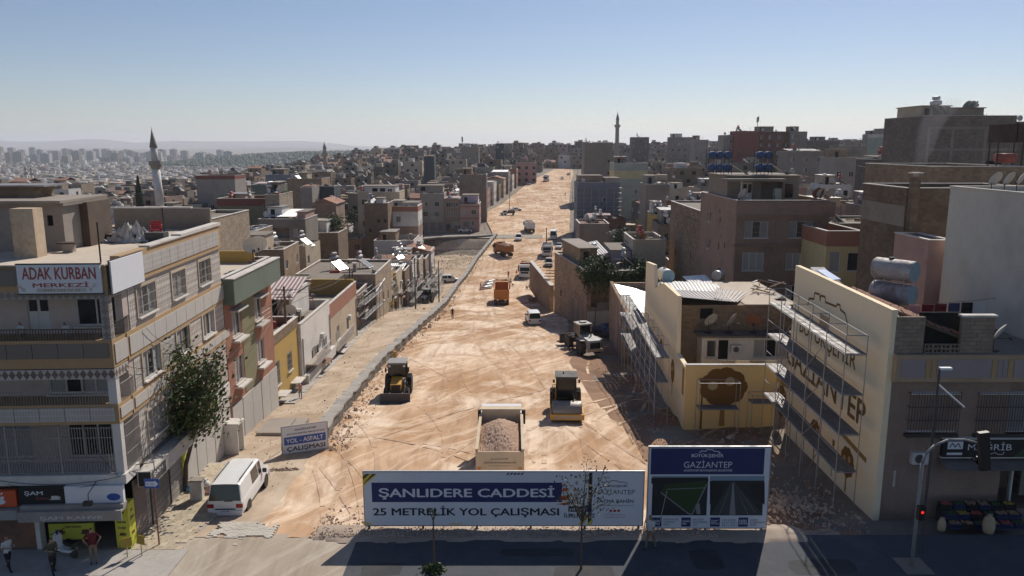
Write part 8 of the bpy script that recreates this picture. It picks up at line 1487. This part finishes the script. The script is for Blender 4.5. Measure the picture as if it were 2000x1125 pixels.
# ------------------------------------------------------------------ valley city, towers, wood, haze
def far_city(name,label,spots,seed,hr):
    r=random.Random(seed); mb=MB()
    for x,y in spots:
        z=Hf(x,y); w,d,h=r.uniform(6,15),r.uniform(8,14),r.uniform(*hr); a=r.uniform(-.3,.3); c,s=math.cos(a),math.sin(a); v=[(x+p*c-q*s,y+p*s+q*c,z+k) for k in (-8,h) for p,q in ((0,0),(w,0),(w,d),(0,d))]; mb.add(v,[(4,5,6,7),(0,1,5,4),(1,2,6,5),(3,0,4,7)],r.choices(range(5),(3,3,3,2,.6))[0])
    return tag(mb.build(name,['plaster_white','plaster_cream','concrete_pale','concrete','tile_red']),label,'city',kind='stuff')
r=random.Random(31); sp2=[]
while len(sp2)<9000:
    y=950*math.exp(r.random()*1.45); x=r.uniform(-.85,-.02)*y
    if y<1100 and x>-.42*y: continue
    sp2.append((x,y))
far_city('valley_city','pale low buildings of the hazy city in the valley',sp2,5,(4,13))
TWm={}
def tower_mesh(k):
    if k in TWm: return TWm[k]
    q=random.Random(k); w,d,fl=q.uniform(20,34),q.uniform(16,22),q.choice((9,11,12,14,15)); m=MB(); h=fl*3.1; m.box(-w/2,w/2,0,d,-10,h).box(-w*.2,w*.2,d*.3,d*.7,h,h+3.5)
    for i in range(fl):
        for j in range(4): x=-w/2+w*(.08+j*.235); m.box(x,x+w*.13,-.4,0,i*3.1+.9,i*3.1+2.4,1)
        for j in range(2): m.box(w/2,w/2+.4,d*(.15+j*.4),d*(.35+j*.4),i*3.1+.9,i*3.1+2.4,1)
    for j in range(3): x=-w/2+w*(.22+j*.235); m.box(x,x+w*.07,-1.2,0,0,h,2)
    TWm[k]=m.mesh('apartment_tower',[('plaster_cream','plaster_grey','plaster_white','concrete_pale')[k%4],'hole','plaster_grey']); return TWm[k]
k=0
for rowi,(py,Y,x0,x1,n) in enumerate(((312,3900,-40,330,18),(318,3500,180,450,11),(334,2900,-30,360,17),(336,2800,380,460,3),(333,3000,400,470,3))):
    for i in range(n):
        px=x0+(x1-x0)*i/n+r.uniform(-7,7)+(6 if rowi%2 else 0); yy=Y+r.uniform(-200,200); p_=at(px,py,yy); z=max(Hf(p_.x,yy),min(p_.z,Hf(p_.x,yy)+25)); k+=1
        o=inst('apartment_tower',tower_mesh(r.randrange(12)),None,(p_.x,yy,z-2),r.uniform(-.25,.25)); tag(o,f'{ORD[i+1]} hazy apartment tower along the '+('upper row below the mountains','middle row toward the wooded hill','lower row above the valley roofs','short row just behind the white minaret','short row beyond the white minaret')[rowi],'apartment block','hazy apartment towers across the valley')
hx=np.linspace(-1500,-150,60); hy=np.linspace(2300,3300,24)
hz_=lambda x,y: H(x,y)-6+ (44*np.clip(1-((x+620)/620)**2,0,1)**.8)*np.clip(1-((y-2800)/520)**2,0,1)
wh=grid('wooded_hill',hx,hy,hz_,'leaf_c'); m=MB(); q=random.Random(6)
for _ in range(3800):
    x,y=q.uniform(-1230,-60),q.uniform(2330,3100); z=float(hz_(x,y)); h=q.uniform(7,14); w=h*.38; a=q.random()*6
    if z<Hf(x,y)+4: continue
    m.add([(x+w*math.cos(a+t*1.257),y+w*math.sin(a+t*1.257),z) for t in range(5)]+[(x+w*1.1*math.cos(a+.6+t*1.257),y+w*1.1*math.sin(a+.6+t*1.257),z+h*.55) for t in range(5)]+[(x,y,z+h)],[(t,(t+1)%5,5+(t+1)%5,5+t) for t in range(5)]+[(5+t,5+(t+1)%5,10) for t in range(5)],q.randrange(2))
tag(m.build('far_wood',['leaf_c','leaf_a']),'dark pine wood on the far hill across the valley','wood',kind='stuff')
hm=bpy.data.materials.new('haze'); hm.use_nodes=True; n=hm.node_tree; n.nodes.remove(n.nodes['Principled BSDF']); pv_=n.nodes.new('ShaderNodeVolumePrincipled'); pv_.inputs['Color'].default_value=(.80,.88,1,1); pv_.inputs['Density'].default_value=.0001; pv_.inputs['Anisotropy'].default_value=.3; n.links.new(pv_.outputs[0],n.nodes['Material Output'].inputs['Volume'])
hb=MB().box(-21000,21000,-120,12600,-140,190).build('haze',hm); hb['kind']='stuff'; hb['label']='thin pale blue haze filling the air over the town'
